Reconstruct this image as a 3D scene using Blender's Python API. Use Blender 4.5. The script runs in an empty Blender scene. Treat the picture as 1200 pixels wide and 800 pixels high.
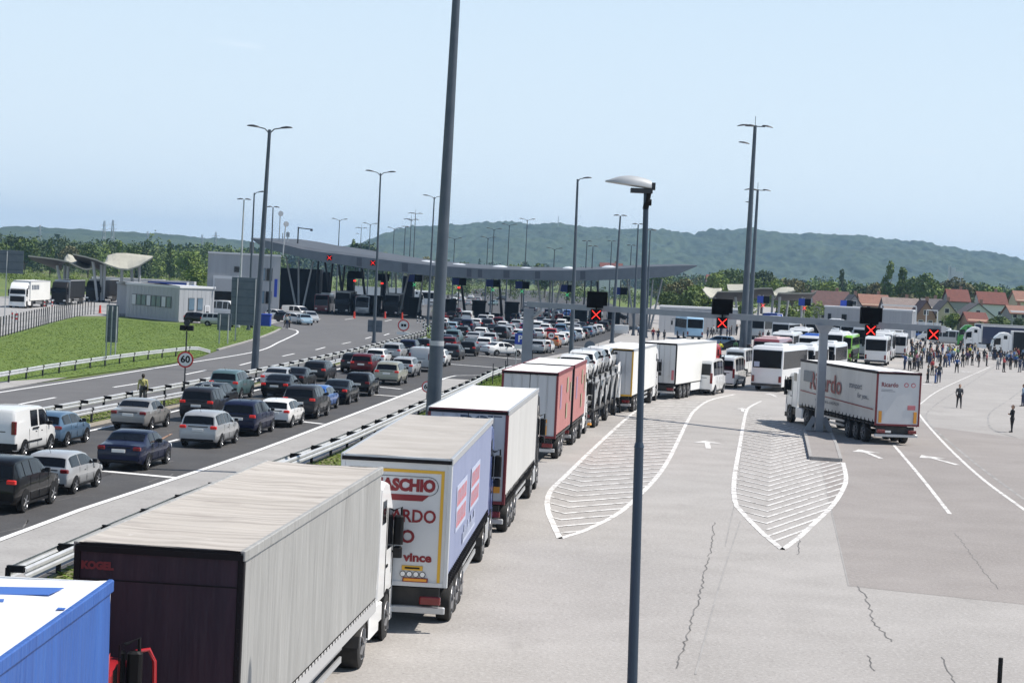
import bpy, bmesh, math, random
import numpy as np
from mathutils import Vector, Matrix, noise
R = math.radians
random.seed(7)
SC = bpy.context.scene
COL = SC.collection

# ------------------------------------------------------------------ camera, sky, sun, exposure
CAMH, FOC, PITCH, ROLL = 8.215, 2354.0, 0.03265, 0.0490
cam_d = bpy.data.cameras.new("camera")
cam = bpy.data.objects.new("camera", cam_d)
COL.objects.link(cam)
CR = Matrix.Rotation(math.pi / 2 - PITCH, 3, 'X') @ Matrix.Rotation(ROLL, 3, 'Z')
cam.matrix_world = Matrix.Translation((0, 0, CAMH)) @ CR.to_4x4()
cam_d.sensor_width = 36
cam_d.lens = FOC / 1200 * 36
cam_d.clip_start = 0.5
cam_d.clip_end = 40000
SC.camera = cam

SUN_AZ, SUN_EL = R(84), R(56)          # azimuth clockwise from +Y
w = bpy.data.worlds.new("World"); SC.world = w; w.use_nodes = True
nt = w.node_tree; nt.nodes.clear()
sky = nt.nodes.new('ShaderNodeTexSky'); sky.sky_type = 'NISHITA'; sky.sun_disc = False
sky.sun_elevation = SUN_EL; sky.sun_rotation = SUN_AZ
sky.air_density = 1.2; sky.dust_density = .25; sky.ozone_density = 1.5; sky.altitude = 150
bg = nt.nodes.new('ShaderNodeBackground'); bg.inputs[1].default_value = 0.088
wo = nt.nodes.new('ShaderNodeOutputWorld')
# faint high cloud wisps in the sky itself
tc = nt.nodes.new('ShaderNodeTexCoord'); mp = nt.nodes.new('ShaderNodeMapping'); mp.inputs['Scale'].default_value = (7, 7, 34)
nz = nt.nodes.new('ShaderNodeTexNoise'); nz.inputs['Scale'].default_value = 1.6; nz.inputs['Detail'].default_value = 5
rp = nt.nodes.new('ShaderNodeValToRGB'); rp.color_ramp.elements[0].position = .66; rp.color_ramp.elements[1].position = .80
rp.color_ramp.elements[1].color = (.32, .32, .32, 1)
mx = nt.nodes.new('ShaderNodeMixRGB'); mx.blend_type = 'MIX'; mx.inputs[2].default_value = (11.5, 11.7, 12, 1)
L = nt.links.new
L(tc.outputs['Generated'], mp.inputs[0]); L(mp.outputs[0], nz.inputs[0]); L(nz.outputs[0], rp.inputs[0])
L(rp.outputs[0], mx.inputs[0])
# bright pale air low over the horizon, the physical sky above it
sx = nt.nodes.new('ShaderNodeSeparateXYZ'); L(tc.outputs['Generated'], sx.inputs[0])
r1 = nt.nodes.new('ShaderNodeValToRGB'); L(sx.outputs[2], r1.inputs[0]); e = r1.color_ramp.elements
e[0].position = .0; e[0].color = (1, 1, 1, 1); e[1].position = .62; e[1].color = (0, 0, 0, 1); em_ = e.new(.16); em_.color = (.94, .94, .94, 1); em_ = e.new(.30); em_.color = (.45, .45, .45, 1)
r2 = nt.nodes.new('ShaderNodeValToRGB'); L(sx.outputs[2], r2.inputs[0]); e = r2.color_ramp.elements
e[0].position = .0; e[0].color = (.655, .745, .80, 1); e[1].position = .19; e[1].color = (.50, .63, .76, 1)
sc_ = nt.nodes.new('ShaderNodeVectorMath'); sc_.operation = 'SCALE'; sc_.inputs[3].default_value = 12.6; L(r2.outputs[0], sc_.inputs[0])
m2_ = nt.nodes.new('ShaderNodeMixRGB'); L(r1.outputs[0], m2_.inputs[0]); L(sky.outputs[0], m2_.inputs[1]); L(sc_.outputs[0], m2_.inputs[2])
L(m2_.outputs[0], mx.inputs[1]); L(mx.outputs[0], bg.inputs[0]); L(bg.outputs[0], wo.inputs[0])

sd = bpy.data.lights.new("sun", 'SUN'); sd.energy = 5.0; sd.angle = R(0.53); sd.color = (1, .935, .85)
so = bpy.data.objects.new("sun", sd); COL.objects.link(so)
sv = Vector((math.sin(SUN_AZ) * math.cos(SUN_EL), math.cos(SUN_AZ) * math.cos(SUN_EL), math.sin(SUN_EL)))
so.rotation_euler = sv.to_track_quat('Z', 'Y').to_euler(); so.location = (60, 0, 80)
SC.view_settings.view_transform = 'Standard'; SC.view_settings.look = 'None'
SC.view_settings.gamma = 1; SC.view_settings.exposure = 0.27
SC.view_settings.use_curve_mapping = False
SC.cycles.max_bounces = 6; SC.cycles.volume_bounces = 0
SC.cycles.transparent_max_bounces = 6

# ------------------------------------------------------------------ where a pixel of the 1200x800 photograph meets the world
def at(px, py, z=0.0):
    d = CR @ Vector(((px - 600) / FOC, -(py - 400) / FOC, -1)); t = (z - CAMH) / d.z
    return Vector((0, 0, CAMH)) + d * t
def atd(px, py, Y):
    d = CR @ Vector(((px - 600) / FOC, -(py - 400) / FOC, -1))
    return Vector((0, 0, CAMH)) + d * (Y / d.y)
def hor(px): return 323.1 + math.tan(ROLL) * (px - 600)

# ------------------------------------------------------------------ materials
M = {}
def mat(name, col, rough=.6, metal=0, coat=0, emit=0, ncol=None, nscale=3., nlo=.35, nhi=.65, bump=0., bscale=20., detail=6, spec=None, coord='Object', stretch=(1,1,1), alpha=None):
    if name in M: return M[name]
    m = bpy.data.materials.new(name); m.use_nodes = True; t = m.node_tree; b = t.nodes['Principled BSDF']
    b.inputs['Base Color'].default_value = (*col, 1); b.inputs['Roughness'].default_value = rough
    b.inputs['Metallic'].default_value = metal
    if coat: b.inputs['Coat Weight'].default_value = coat; b.inputs['Coat Roughness'].default_value = .05
    if spec is not None: b.inputs['Specular IOR Level'].default_value = spec
    if emit: b.inputs['Emission Color'].default_value = (*col, 1); b.inputs['Emission Strength'].default_value = emit
    if ncol or bump:
        c = t.nodes.new('ShaderNodeTexCoord'); mpp = t.nodes.new('ShaderNodeMapping'); mpp.inputs['Scale'].default_value = stretch
        t.links.new(c.outputs[coord], mpp.inputs[0])
    if ncol:
        n = t.nodes.new('ShaderNodeTexNoise'); n.inputs['Scale'].default_value = nscale; n.inputs['Detail'].default_value = detail
        n.inputs['Roughness'].default_value = .6
        r = t.nodes.new('ShaderNodeValToRGB'); e = r.color_ramp.elements
        e[0].position = nlo; e[0].color = (*col, 1); e[1].position = nhi; e[1].color = (*ncol, 1)
        t.links.new(mpp.outputs[0], n.inputs[0]); t.links.new(n.outputs[0], r.inputs[0]); t.links.new(r.outputs[0], b.inputs['Base Color'])
    if bump:
        n2 = t.nodes.new('ShaderNodeTexNoise'); n2.inputs['Scale'].default_value = bscale; n2.inputs['Detail'].default_value = 4
        bp = t.nodes.new('ShaderNodeBump'); bp.inputs['Strength'].default_value = bump; bp.inputs['Distance'].default_value = .05
        t.links.new(mpp.outputs[0], n2.inputs[0]); t.links.new(n2.outputs[0], bp.inputs['Height']); t.links.new(bp.outputs[0], b.inputs['Normal'])
    M[name] = m; return m
def mixn(m, col, scale, lo, hi, fac=1., stretch=(1,1,1), coord='Object', detail=6):
    """lay another noise-shaped tone (stains, grain, painted fold shading) over a material's base colour"""
    t = m.node_tree; b = t.nodes['Principled BSDF']
    c = t.nodes.new('ShaderNodeTexCoord'); mpp = t.nodes.new('ShaderNodeMapping'); mpp.inputs['Scale'].default_value = stretch
    n = t.nodes.new('ShaderNodeTexNoise'); n.inputs['Scale'].default_value = scale; n.inputs['Detail'].default_value = detail; n.inputs['Roughness'].default_value = .62
    r = t.nodes.new('ShaderNodeValToRGB'); r.color_ramp.elements[0].position = lo; r.color_ramp.elements[1].position = hi
    r.color_ramp.elements[1].color = (fac, fac, fac, 1)
    x = t.nodes.new('ShaderNodeMixRGB'); x.inputs[2].default_value = (*col, 1)
    t.links.new(c.outputs[coord], mpp.inputs[0]); t.links.new(mpp.outputs[0], n.inputs[0]); t.links.new(n.outputs[0], r.inputs[0]); t.links.new(r.outputs[0], x.inputs[0])
    inp = b.inputs['Base Color']
    if inp.links: t.links.new(inp.links[0].from_socket, x.inputs[1])
    else: x.inputs[1].default_value = inp.default_value
    t.links.new(x.outputs[0], inp)
    return m
# ground
mat('apron_concrete', (.312,.296,.281), .85, ncol=(.368,.351,.336), nscale=.35, bump=.25, bscale=9)
mixn(M['apron_concrete'], (.25,.236,.225), .05, .48, .75, .8, (1,.5,1))
mixn(M['apron_concrete'], (.46,.445,.43), 9, .50, .66, .55, detail=8)
mixn(M['apron_concrete'], (.17,.16,.15), 13, .55, .66, .6, detail=9)
mixn(M['apron_concrete'], (.20,.188,.178), .5, .60, .74, .45, (1,.35,1), detail=9)
mixn(M['apron_concrete'], (.16,.15,.145), 1.1, .70, .76, .6)
mat('apron_patch', (.24,.218,.205), .85, ncol=(.285,.262,.248), nscale=.3, bump=.25, bscale=9)
mixn(M['apron_patch'], (.21,.192,.18), .07, .5, .75, .6, (1,.5,1))
mixn(M['apron_patch'], (.37,.345,.33), 9, .50, .66, .5, detail=8)
mixn(M['apron_patch'], (.14,.13,.12), 13, .56, .68, .55, detail=9)
mat('asphalt', (.062,.061,.063), .8, ncol=(.078,.077,.078), nscale=.5, bump=.25, bscale=12, spec=.3)
mixn(M['asphalt'], (.10,.098,.096), .12, .5, .72, .7, (1,.3,1))
mixn(M['asphalt'], (.03,.03,.032), 10, .52, .66, .6, detail=9)
mixn(M['asphalt'], (.115,.113,.11), 12, .60, .70, .6, detail=9)
mat('asphalt_far_lane', (.115,.113,.115), .8, ncol=(.135,.133,.134), nscale=.4, bump=.25, bscale=12, spec=.3)
mixn(M['asphalt_far_lane'], (.16,.157,.155), .1, .5, .72, .7, (1,.3,1))
mixn(M['asphalt_far_lane'], (.075,.075,.077), 9, .52, .66, .6, detail=9)
mat('shoulder', (.30,.29,.28), .85, ncol=(.36,.35,.338), nscale=.4, bump=.2, bscale=9)
mixn(M['shoulder'], (.24,.23,.22), 1.5, .55, .7, .5)
mixn(M['shoulder'], (.19,.18,.17), 10, .54, .66, .6, detail=9)
mat('truck_road', (.27,.265,.26), .85, ncol=(.33,.325,.32), nscale=.2)
mat('road_paint', (.80,.80,.79), .6, ncol=(.62,.615,.60), nscale=3, nlo=.5, nhi=.75)
mat('worn_paint', (.70,.69,.675), .75, ncol=(.38,.365,.35), nscale=2.2, nlo=.46, nhi=.62, detail=9)
mat('dark_seam', (.10,.098,.095), .9, ncol=(.2,.195,.19), nscale=1.5)
mat('faint_seam', (.27,.262,.255), .9, ncol=(.34,.33,.32), nscale=1.0)
mat('tyre_track', (.20,.195,.19), .9, ncol=(.36,.35,.34), nscale=.8)
mat('tuft_grass', (.095,.165,.014), .9, ncol=(.16,.215,.03), nscale=.5)
mixn(M['tuft_grass'], (.55,.55,.40), 5., .70, .73, .9)
mat('faint_band', (.29,.275,.262), .9, ncol=(.355,.338,.322), nscale=.8)
mat('grass', (.062,.115,.010), .9, ncol=(.115,.175,.018), nscale=.6, bump=.8, bscale=6)
mixn(M['grass'], (.17,.20,.035), 1.6, .5, .72, .7)
mixn(M['grass'], (.30,.31,.18), 7, .66, .72, .7)
mixn(M['grass'], (.028,.060,.006), 5, .52, .75, .7)
mat('dry_grass', (.10,.12,.03), .9, ncol=(.19,.17,.09), nscale=1.2, bump=.8, bscale=8)
mat('gravel', (.33,.29,.24), .9, ncol=(.20,.18,.14), nscale=6, bump=.8, bscale=12)
mat('field', (.07,.12,.018), .95, ncol=(.13,.17,.03), nscale=.02)
mixn(M['field'], (.13,.11,.065), .008, .52, .62, .8, (1,.4,1))
mat('coach_glass', (.006,.007,.009), .22, spec=.12)
mat('wood_green', (.028,.052,.016), .9, ncol=(.075,.105,.028), nscale=.09, bump=0, detail=8)
mat('hill_green', (.022,.046,.024), .9, ncol=(.055,.085,.034), nscale=.012, nlo=.38, nhi=.66, detail=9)
mixn(M['hill_green'], (.018,.034,.016), .006, .5, .68, .7)
mixn(M['hill_green'], (.09,.12,.045), .035, .58, .72, .6)
# metals and paints
mat('galvanised', (.56,.575,.59), .45, .3, ncol=(.46,.475,.49), nscale=2)
mat('galv_matt', (.43,.45,.47), .55, .2, ncol=(.35,.37,.39), nscale=2)
mat('dark_steel', (.035,.038,.045), .5, .3)
mat('mast_blue_grey', (.055,.075,.10), .5, .2, ncol=(.08,.10,.125), nscale=1.2)
mat('lamp_blue', (.035,.055,.085), .45, .3)
mat('black', (.008,.008,.009), .6, spec=.2)
mat('black_plastic', (.010,.010,.011), .5, spec=.25)
mat('tyre', (.016,.016,.017), .85, ncol=(.03,.029,.028), nscale=6)
mat('rim', (.55,.56,.58), .3, .8)
mat('steel_rim', (.30,.30,.31), .45, .5)
mat('white_paint', (.80,.80,.79), .35, coat=.3)
mat('glass', (.006,.007,.009), .07, spec=.35)
mat('pale_glass', (.10,.16,.22), .08, coat=.6)
mat('brake_light', (.16,.008,.010), .25, coat=.5)
mat('lit_brake', (.55,.02,.015), .3, emit=.12)
mat('amber', (.9,.25,.02), .3, emit=.25)
mat('head_lamp', (.75,.78,.8), .1, .2, coat=1)
mat('plate', (.72,.72,.70), .5)
mat('lit_red', (1,.03,.02), .4, emit=1.7)
mat('lit_green', (.05,.75,.30), .4, emit=.9)
mat('sign_face_black', (.005,.005,.006), .8, spec=.08)
mat('red_paint', (.50,.02,.018), .45)
mat('blue_sign', (.01,.045,.36), .45)

# ------------------------------------------------------------------ tagging and mesh building
THINGS = []
def tag(o, label=None, cat=None, group=None, kind=None):
    if label: o['label'] = label
    if cat: o['category'] = cat
    if group: o['group'] = group
    if kind: o['kind'] = kind
    return o
def empty(name, loc=(0,0,0), rz=0., label=None, cat=None, group=None):
    o = bpy.data.objects.new(name, None); COL.objects.link(o); o.location = loc; o.rotation_euler = (0, 0, rz)
    o.empty_display_size = .3
    return tag(o, label, cat, group)
def kids(o): return [c for c in list(bpy.data.objects) if c.parent == o]
def cache_tree(o):
    """nested (object, [children]) so that copies need no search"""
    return (o, [cache_tree(c) for c in kids(o)])
def copy_tree(tree, parent=None):
    """copy a thing, its parts and their sub-parts"""
    c = tree[0].copy(); COL.objects.link(c); c.parent = parent
    for ch in tree[1]: copy_tree(ch, c)
    return c

class MB:
    def __init__(s): s.v = []; s.f = []; s.m = []
    def add(s, vs, fs, mi=0):
        n = len(s.v); s.v += [tuple(v) for v in vs]; s.f += [tuple(i + n for i in f) for f in fs]; s.m += [mi] * len(fs); return s
    def box(s, x0, x1, y0, y1, z0, z1, mi=0, mtx=None):
        vs = [(x0,y0,z0),(x1,y0,z0),(x1,y1,z0),(x0,y1,z0),(x0,y0,z1),(x1,y0,z1),(x1,y1,z1),(x0,y1,z1)]
        if mtx is not None: vs = [mtx @ Vector(v) for v in vs]
        return s.add(vs, [(0,3,2,1),(4,5,6,7),(0,1,5,4),(1,2,6,5),(2,3,7,6),(3,0,4,7)], mi)
    def rbox(s, x0, x1, y0, y1, z0, z1, r=.04, mi=0, n=2):
        """box with rounded vertical edges and chamfered top"""
        pts = []
        for cx, cy, a0 in ((x1-r,y1-r,0),(x0+r,y1-r,90),(x0+r,y0+r,180),(x1-r,y0+r,270)):
            for k in range(n+1):
                a = R(a0 + 90*k/n); pts.append((cx+r*math.cos(a), cy+r*math.sin(a)))
        c = ((x0+x1)/2, (y0+y1)/2)
        ins = [(p[0]+(c[0]-p[0])*min(1, r*.7/max(.01, abs(p[0]-c[0]))), p[1]+(c[1]-p[1])*min(1, r*.7/max(.01, abs(p[1]-c[1])))) for p in pts]
        rings = [[(x,y,z0) for x,y in pts], [(x,y,z1-r*.7) for x,y in pts], [(x,y,z1) for x,y in ins]]
        return s.loft(rings, mi=mi)
    def loft(s, rings, closed=True, caps=True, mi=0):
        n = len(rings[0]); vs = [p for r_ in rings for p in r_]; fs = []
        for i in range(len(rings)-1):
            for j in range(n if closed else n-1):
                k = (j+1) % n; fs.append((i*n+j, i*n+k, (i+1)*n+k, (i+1)*n+j))
        if caps and closed: fs.append(tuple(reversed(range(n)))); fs.append(tuple((len(rings)-1)*n + j for j in range(n)))
        return s.add(vs, fs, mi)
    def tube(s, path, rad, n=8, mi=0, caps=True):
        path = [Vector(p) for p in path]; rad = rad if isinstance(rad, (list, tuple)) else [rad]*len(path); rings = []
        for i, p in enumerate(path):
            a = path[max(0,i-1)]; b = path[min(len(path)-1,i+1)]; t = (b-a).normalized()
            u = t.cross(Vector((0,0,1)) if abs(t.z) < .95 else Vector((0,1,0))).normalized(); v = t.cross(u)
            rings.append([p + (u*math.cos(2*math.pi*k/n) + v*math.sin(2*math.pi*k/n))*rad[i] for k in range(n)])
        return s.loft(rings, mi=mi, caps=caps)
    def bar(s, a, b, w_, h_=None, mi=0):
        a, b = Vector(a), Vector(b); h_ = h_ or w_; t = (b-a).normalized()
        u = t.cross(Vector((0,0,1)) if abs(t.z) < .95 else Vector((0,1,0))).normalized()*w_/2; v = u.cross(t).normalized()*h_/2
        return s.loft([[p-u-v, p+u-v, p+u+v, p-u+v] for p in (a, b)], mi=mi)
    def disc_cyl(s, c, axis, r, h, n=16, mi=0):
        c = Vector(c); ax = Vector(axis).normalized(); return s.tube([c-ax*h/2, c+ax*h/2], r, n, mi)
    def poly(s, pts, mi=0): return s.add(pts, [tuple(range(len(pts)))], mi)
    def prism(s, pts, z0, z1, mi=0):
        a = [(p[0], p[1], z0) for p in pts]; b = [(p[0], p[1], z1) for p in pts]
        return s.loft([a, b], mi=mi)
    def xprism(s, prof, x0, x1, mi=0):
        """profile in (y,z) extruded along x"""
        return s.loft([[(x0, y, z) for y, z in prof], [(x1, y, z) for y, z in prof]], mi=mi)
    def build(s, name, mats, parent=None, smooth=False, fix=True):
        me = bpy.data.meshes.new(name); me.from_pydata(s.v, [], s.f)
        mats = mats if isinstance(mats, (list, tuple)) else [mats]
        for m in mats: me.materials.append(M[m] if isinstance(m, str) else m)
        if len(mats) > 1: me.polygons.foreach_set('material_index', s.m)
        if fix:
            bm = bmesh.new(); bm.from_mesh(me); bmesh.ops.recalc_face_normals(bm, faces=bm.faces); bm.to_mesh(me); bm.free()
        if smooth:
            me.polygons.foreach_set('use_smooth', [True]*len(me.polygons))
            try: me.set_sharp_from_angle(angle=R(40 if smooth is True else smooth))
            except Exception: pass
        me.update()
        o = bpy.data.objects.new(name, me); COL.objects.link(o)
        if parent: o.parent = parent
        return o

def glyphs(txt, size, name, m, parent, loc, rot, bold=0., width=None, depth=.004, align='CENTER', shear=0):
    """lettering as a mesh; rot is the euler of its plane"""
    cu = bpy.data.curves.new(name, 'FONT'); cu.body = txt; cu.size = size; cu.align_x = align; cu.align_y = 'CENTER'
    cu.extrude = depth/2; cu.offset = bold; cu.resolution_u = 3; cu.shear = shear
    t = bpy.data.objects.new(name+'_c', cu); COL.objects.link(t); bpy.context.view_layer.update()
    dg = bpy.context.evaluated_depsgraph_get(); me = bpy.data.meshes.new_from_object(t.evaluated_get(dg))
    bpy.data.objects.remove(t); me.materials.clear(); me.materials.append(M[m] if isinstance(m, str) else m)
    o = bpy.data.objects.new(name, me); COL.objects.link(o); o.parent = parent
    if width:
        xs = [v.co.x for v in me.vertices]; k = width/max(.001, max(xs)-min(xs))
        for v in me.vertices: v.co.x *= k
    o.location = loc; o.rotation_euler = rot
    return o
# ================================================================== THE SETTING
def resample(pts, step=6.):
    """smooth (Catmull-Rom) world polyline from world points"""
    P = [Vector(p) for p in pts]; P = [P[0]*2-P[1]] + P + [P[-1]*2-P[-2]]; out = []
    for i in range(1, len(P)-2):
        n = max(1, int((P[i+1]-P[i]).length/step))
        for k in range(n):
            t = k/n; a,b,c,d = P[i-1:i+3]
            out.append(.5*((2*b)+(c-a)*t+(2*a-5*b+4*c-d)*t*t+(3*b-a-3*c+d)*t**3))
    out.append(P[-2]); return out
def pix(pts, z=0.): return [at(x, y, 0)+Vector((0,0,z)) for x, y in pts]
def sheet(name, pts, z, m, kind='structure'):
    """a ground polygon triangulated from a world outline"""
    bm = bmesh.new(); vs = [bm.verts.new((p[0], p[1], z)) for p in pts]; f = bm.faces.new(vs)
    bmesh.ops.triangulate(bm, faces=[f]); bmesh.ops.recalc_face_normals(bm, faces=bm.faces)
    if sum(f.normal.z for f in bm.faces) < 0: bmesh.ops.reverse_faces(bm, faces=bm.faces)
    me = bpy.data.meshes.new(name); bm.to_mesh(me); bm.free(); me.materials.append(M[m])
    o = bpy.data.objects.new(name, me); COL.objects.link(o)
    if kind: o['kind'] = kind
    return o
def ribbon(mb, line, wd, z, off=0., mi=0):
    """flat strip of width wd along a world polyline, shifted sideways (+ = right)"""
    vs = []
    for i, p in enumerate(line):
        a = line[max(0,i-1)]; b = line[min(len(line)-1,i+1)]; t = (b-a); t.z = 0; t.normalize(); n = Vector((t.y, -t.x, 0))
        c = p + n*off; vs += [(*(c-n*wd/2).xy, z), (*(c+n*wd/2).xy, z)]
    mb.add(vs, [(2*i, 2*i+1, 2*i+3, 2*i+2) for i in range(len(line)-1)], mi)
def shift(line, off):
    out = []
    for i, p in enumerate(line):
        a = line[max(0,i-1)]; b = line[min(len(line)-1,i+1)]; t = (b-a); t.z = 0; t.normalize()
        out.append(p + Vector((t.y, -t.x, 0))*off)
    return out

# base land
mb = MB(); mb.add([(-9000,-300,-.03),(9000,-300,-.03),(9000,9000,-.03),(-9000,9000,-.03)], [(0,1,2,3)])
tag(mb.build('terrain', 'field'), kind='structure')

RLpx = [(-150,690),(0,632.7),(96.7,596.7),(187,567),(300,529),(400,491),(497,453.6),(521,443.5)]
LLpx = [(-150,560),(0,528),(102,506),(200,483.5),(283,462),(384,436),(450,418.5),(520,399)]
RL = resample(pix(RLpx)); LL = resample(pix(LLpx))
RAILR = shift(resample(pix(RLpx + [(560,432)])), 3.3)      # barrier between the queue and the lorry lane
NR = resample(pix([(-150,545),(45,509),(85,500),(115,493.5),(300,456),(400,430),(450,417),(500,402)]))
FR = resample(pix([(-150,531),(45,496),(200,464.5),(300,444),(400,421),(450,408),(500,393)]))

# apron: everything right of the right-hand barrier
ap = [RAILR[0]+Vector((-2,-60,0))] + shift(RAILR, -.5) + pix([(600,425),(640,416),(700,398),(740,372),(775,352),(1000,366),(1400,384)])
ap += [Vector((420, 300, 0)), Vector((420,-60,0))]
sheet('truck_apron', ap, .004, 'apron_concrete')
# highway carriageway with the queue
hw = list(reversed(shift(LL, -.9))) + [RAILR[0]+Vector((-9,-40,0)), RAILR[0]+Vector((0,-40,0))] + shift(RAILR, .2)[:-1]
hw += pix([(569,441),(597,429.5),(627,420.5),(655,415),(673,411.5),(720,396),(745,384),(760,372),(700,350),(640,341),(560,338),(520,346),(500,372),(510,395)])
sheet('highway', hw, .010, 'asphalt')
# far carriageway and the plaza in front of the canopy
fc = pix([(-150,480),(0,455),(85,444),(200,427),(235,418.5),(255,411),(300,398),(327,387),(330,384),(318,380.5),(240,379.5),(150,372),(150,362),(232,366),(236,358),(300,350),(400,340),(470,337),(520,343)])
fc += pix([(505,365),(500,380)]) + list(reversed(FR))
fc += [FR[0]+Vector((-9,-30,0))]
sheet('carriageway', fc, .016, 'asphalt_far_lane')
# light shoulder strips
mb = MB(); ribbon(mb, RL, 2.9, .017, 1.6); tag(mb.build('road_shoulder', 'shoulder', fix=False), kind='structure')
sheet('verge_shoulder', pix([(-150,470),(0,447),(60,441.5),(100,438.5),(60,446),(0,456.5),(-150,481)]), .024, 'shoulder')
# lawn on the left
sheet('lawn', pix([(-200,430),(0,396),(57,380.5),(90,372),(150,374),(200,379.3),(260,380),(300,381),(330,383.5),(330,386),(300,396.5),(255,410),(235,417.5),(200,426),(85,442),(0,447.5),(-150,470)]), .030, 'grass')
# median strip of grass
md = shift(FR, .3) + list(reversed(shift(LL, -1.3)))
sheet('median_grass', [p for p in md], .022, 'dry_grass')
mb = MB(); ribbon(mb, LL, .7, .028, -1.0); tag(mb.build('gravel_strip', 'gravel', fix=False), kind='structure')
# verge between barrier and lorries, and the long grass island at the gore
vg = RAILR[8:]
mb = MB(); ribbon(mb, RAILR, 1.8, .024, .9); tag(mb.build('verge', 'dry_grass', fix=False), kind='structure')
sheet('grass_island', pix([(556,452),(569,444.5),(583,440),(610,431),(640,423.5),(672,414.5),(700,405),(705,408),(680,418),(655,427),(600,446),(575,455),(555,462)]), .030, 'grass')
sheet('island_path', pix([(566,440.5),(597,430.5),(612,427),(600,433),(575,441.5),(569,444)]), .036, 'shoulder')
# lorry road far left
sheet('truck_road', pix([(-200,425),(0,394),(57,378.5),(90,370.5),(146,370.5),(148,360),(225,360),(232,352),(100,345),(-200,352)]), .020, 'truck_road')
sheet('parking_pavement', pix([(232,378.5),(318,380),(326,378),(372,377),(376,373.5),(330,372),(232,374)]), .036, 'truck_road')
# grass strip behind the lorry park on the right
sheet('grass_bank', pix([(1062,386),(1130,393),(1250,402),(1400,410),(1400,388),(1200,376),(1062,371)]), .012, 'grass')
sheet('darker_paving', pix([(961,541),(978,610),(994.6,686.5),(1200,708),(1500,745),(1500,560),(1250,520),(1092,500),(1076,492),(973,509)]), .008, 'apron_patch')
# pale kerb on the lawn edge
mb = MB(); kl = resample(pix([(255,410.5),(300,397.5),(320,390),(328,386)]), 3.)
for a, b in zip(kl[:-1], kl[1:]): mb.bar(a+Vector((0,0,.06)), b+Vector((0,0,.06)), .25, .14)
tag(mb.build('kerb', 'shoulder'), kind='structure')

# -------- painted markings
mb = MB()
for line, wd, z in ((RL, .24, .024), (LL, .22, .034)): ribbon(mb, line, wd, z)
gore = resample(pix([(521,443.5),(534,440.3),(548,440),(569,440)]), 2.); ribbon(mb, gore, .2, .024)
fe = resample(pix([(-150,485),(0,460),(104,444),(207,427.5),(300,412),(328,400.5),(345,392.5),(349,389.5),(347,387),(338,385),(328,384)]), 3.); ribbon(mb, fe, .22, .026)
def dash(p0, p1, wd=.2, z=.024):
    a, b = at(*p0), at(*p1); ribbon(mb, [a, b], wd, z)
for a in [((22,474),(65,466)),((133,454),(165,449)),((217,439),(241,434)),((281,428),(297,424)),((331,417.5),(345,414.5)),((370,410),(381,407)),
          ((401,403),(411,401)),((428,397),(435,395)),((450,393),(456,391)),((451,376.5),(459,374.6)),((404,374.6),(415,373)),((-60,489),(-15,481))]: dash(*a, z=.026)
for a in [((195,518.5),(209,515)),((-40,572),(0,563)),((270,497),(281,494)),((330,477.5),(338,475)),((395,456.5),(402,454))]: dash(*a, z=.020)
for a, b in [((120,552),(206,560)),((318,490),(379,497)),((400,459.5),(470,465)),((525,426.5),(583,431)),((560,416.6),(620,422)),((567,407.5),(650,414)),((640,404),(700,408.5)),((420,451),(470,456))]:
    dash(a, b, .42, .021)
dash((425,446.5),(430,448)); 
tag(mb.build('lane_markings', 'road_paint', fix=False), kind='structure')
# apron markings
mb = MB()
def curve(pts, wd=.16, z=.014, step=2.): ribbon(mb, resample(pix(pts), step), wd, z)
isl1 = [(765,464),(752,476),(731,493),(694,527),(659,561),(645,575),(641,590),(643,602),(649,616),(656,631)]
isl1r = [(656,631),(683,622.6),(712,609),(741,588),(779,546),(806,493),(815,480),(832,469),(861,462)]
isl2 = [(892,470),(880,476),(874,484),(866,527),(861,556),(860,578),(864,594),(876,607),(895,626),(917,644)]
isl2r = [(917,644),(935,631),(953,614),(975,593),(988,573),(991.5,560),(988,542)]
for l_ in (isl1, isl1r, isl2, isl2r): curve(l_, .20)
def in_poly(poly, x, y):
    c = False
    for (x0,y0),(x1,y1) in zip(poly, poly[1:]+poly[:1]):
        if (y0 > y) != (y1 > y) and x < (x1-x0)*(y-y0)/(y1-y0)+x0: c = not c
    return c
def chevrons(outline, y_end, apex, rise=(2.3, 2.3), step=1.9, wd=.25):
    """chevron bars laid out on the ground inside a world outline, apex towards the viewer"""
    Y0 = min(p[1] for p in outline); Y = Y0 + 1.2
    while Y < y_end:
        for s in (-1, 1):
            pts = []
            for q in range(90):
                x = apex(Y) + s*q*.12; y = Y + q*.12*rise[0 if s < 0 else 1]
                if in_poly(outline, x, y): pts.append(Vector((x, y, 0)))
                elif pts: break
            if len(pts) > 3:
                a, b = pts[0], pts[-1]; h = wd*.95
                mb.add([(a.x, a.y-h, .02), (b.x, b.y-h, .02), (b.x, b.y+h*.3, .02), (a.x, a.y+h*.3, .02)], [(0,1,2,3) if s > 0 else (3,2,1,0)])
        Y += step
def outl(a, b): return [(p.x, p.y) for p in resample(pix(a), 1.)] + [(p.x, p.y) for p in resample(pix(b), 1.)]
chevrons(outl(isl1, isl1r), at(700,468).y, lambda Y: 1.68 + (Y-65)*.088, (1.9, 1.1))
chevrons(outl(isl2, isl2r+[(950,540),(943,507),(905,490)]), at(900,486).y, lambda Y: Y*309/FOC)
curve([(1047,521),(1080,560),(1113,602)], .16); curve([(1072,462),(1074,478),(1082,492),(1110,523),(1150,560),(1200,597),(1300,672)], .16)
curve([(1076,475),(1105,455),(1160,430)], .13)
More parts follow.
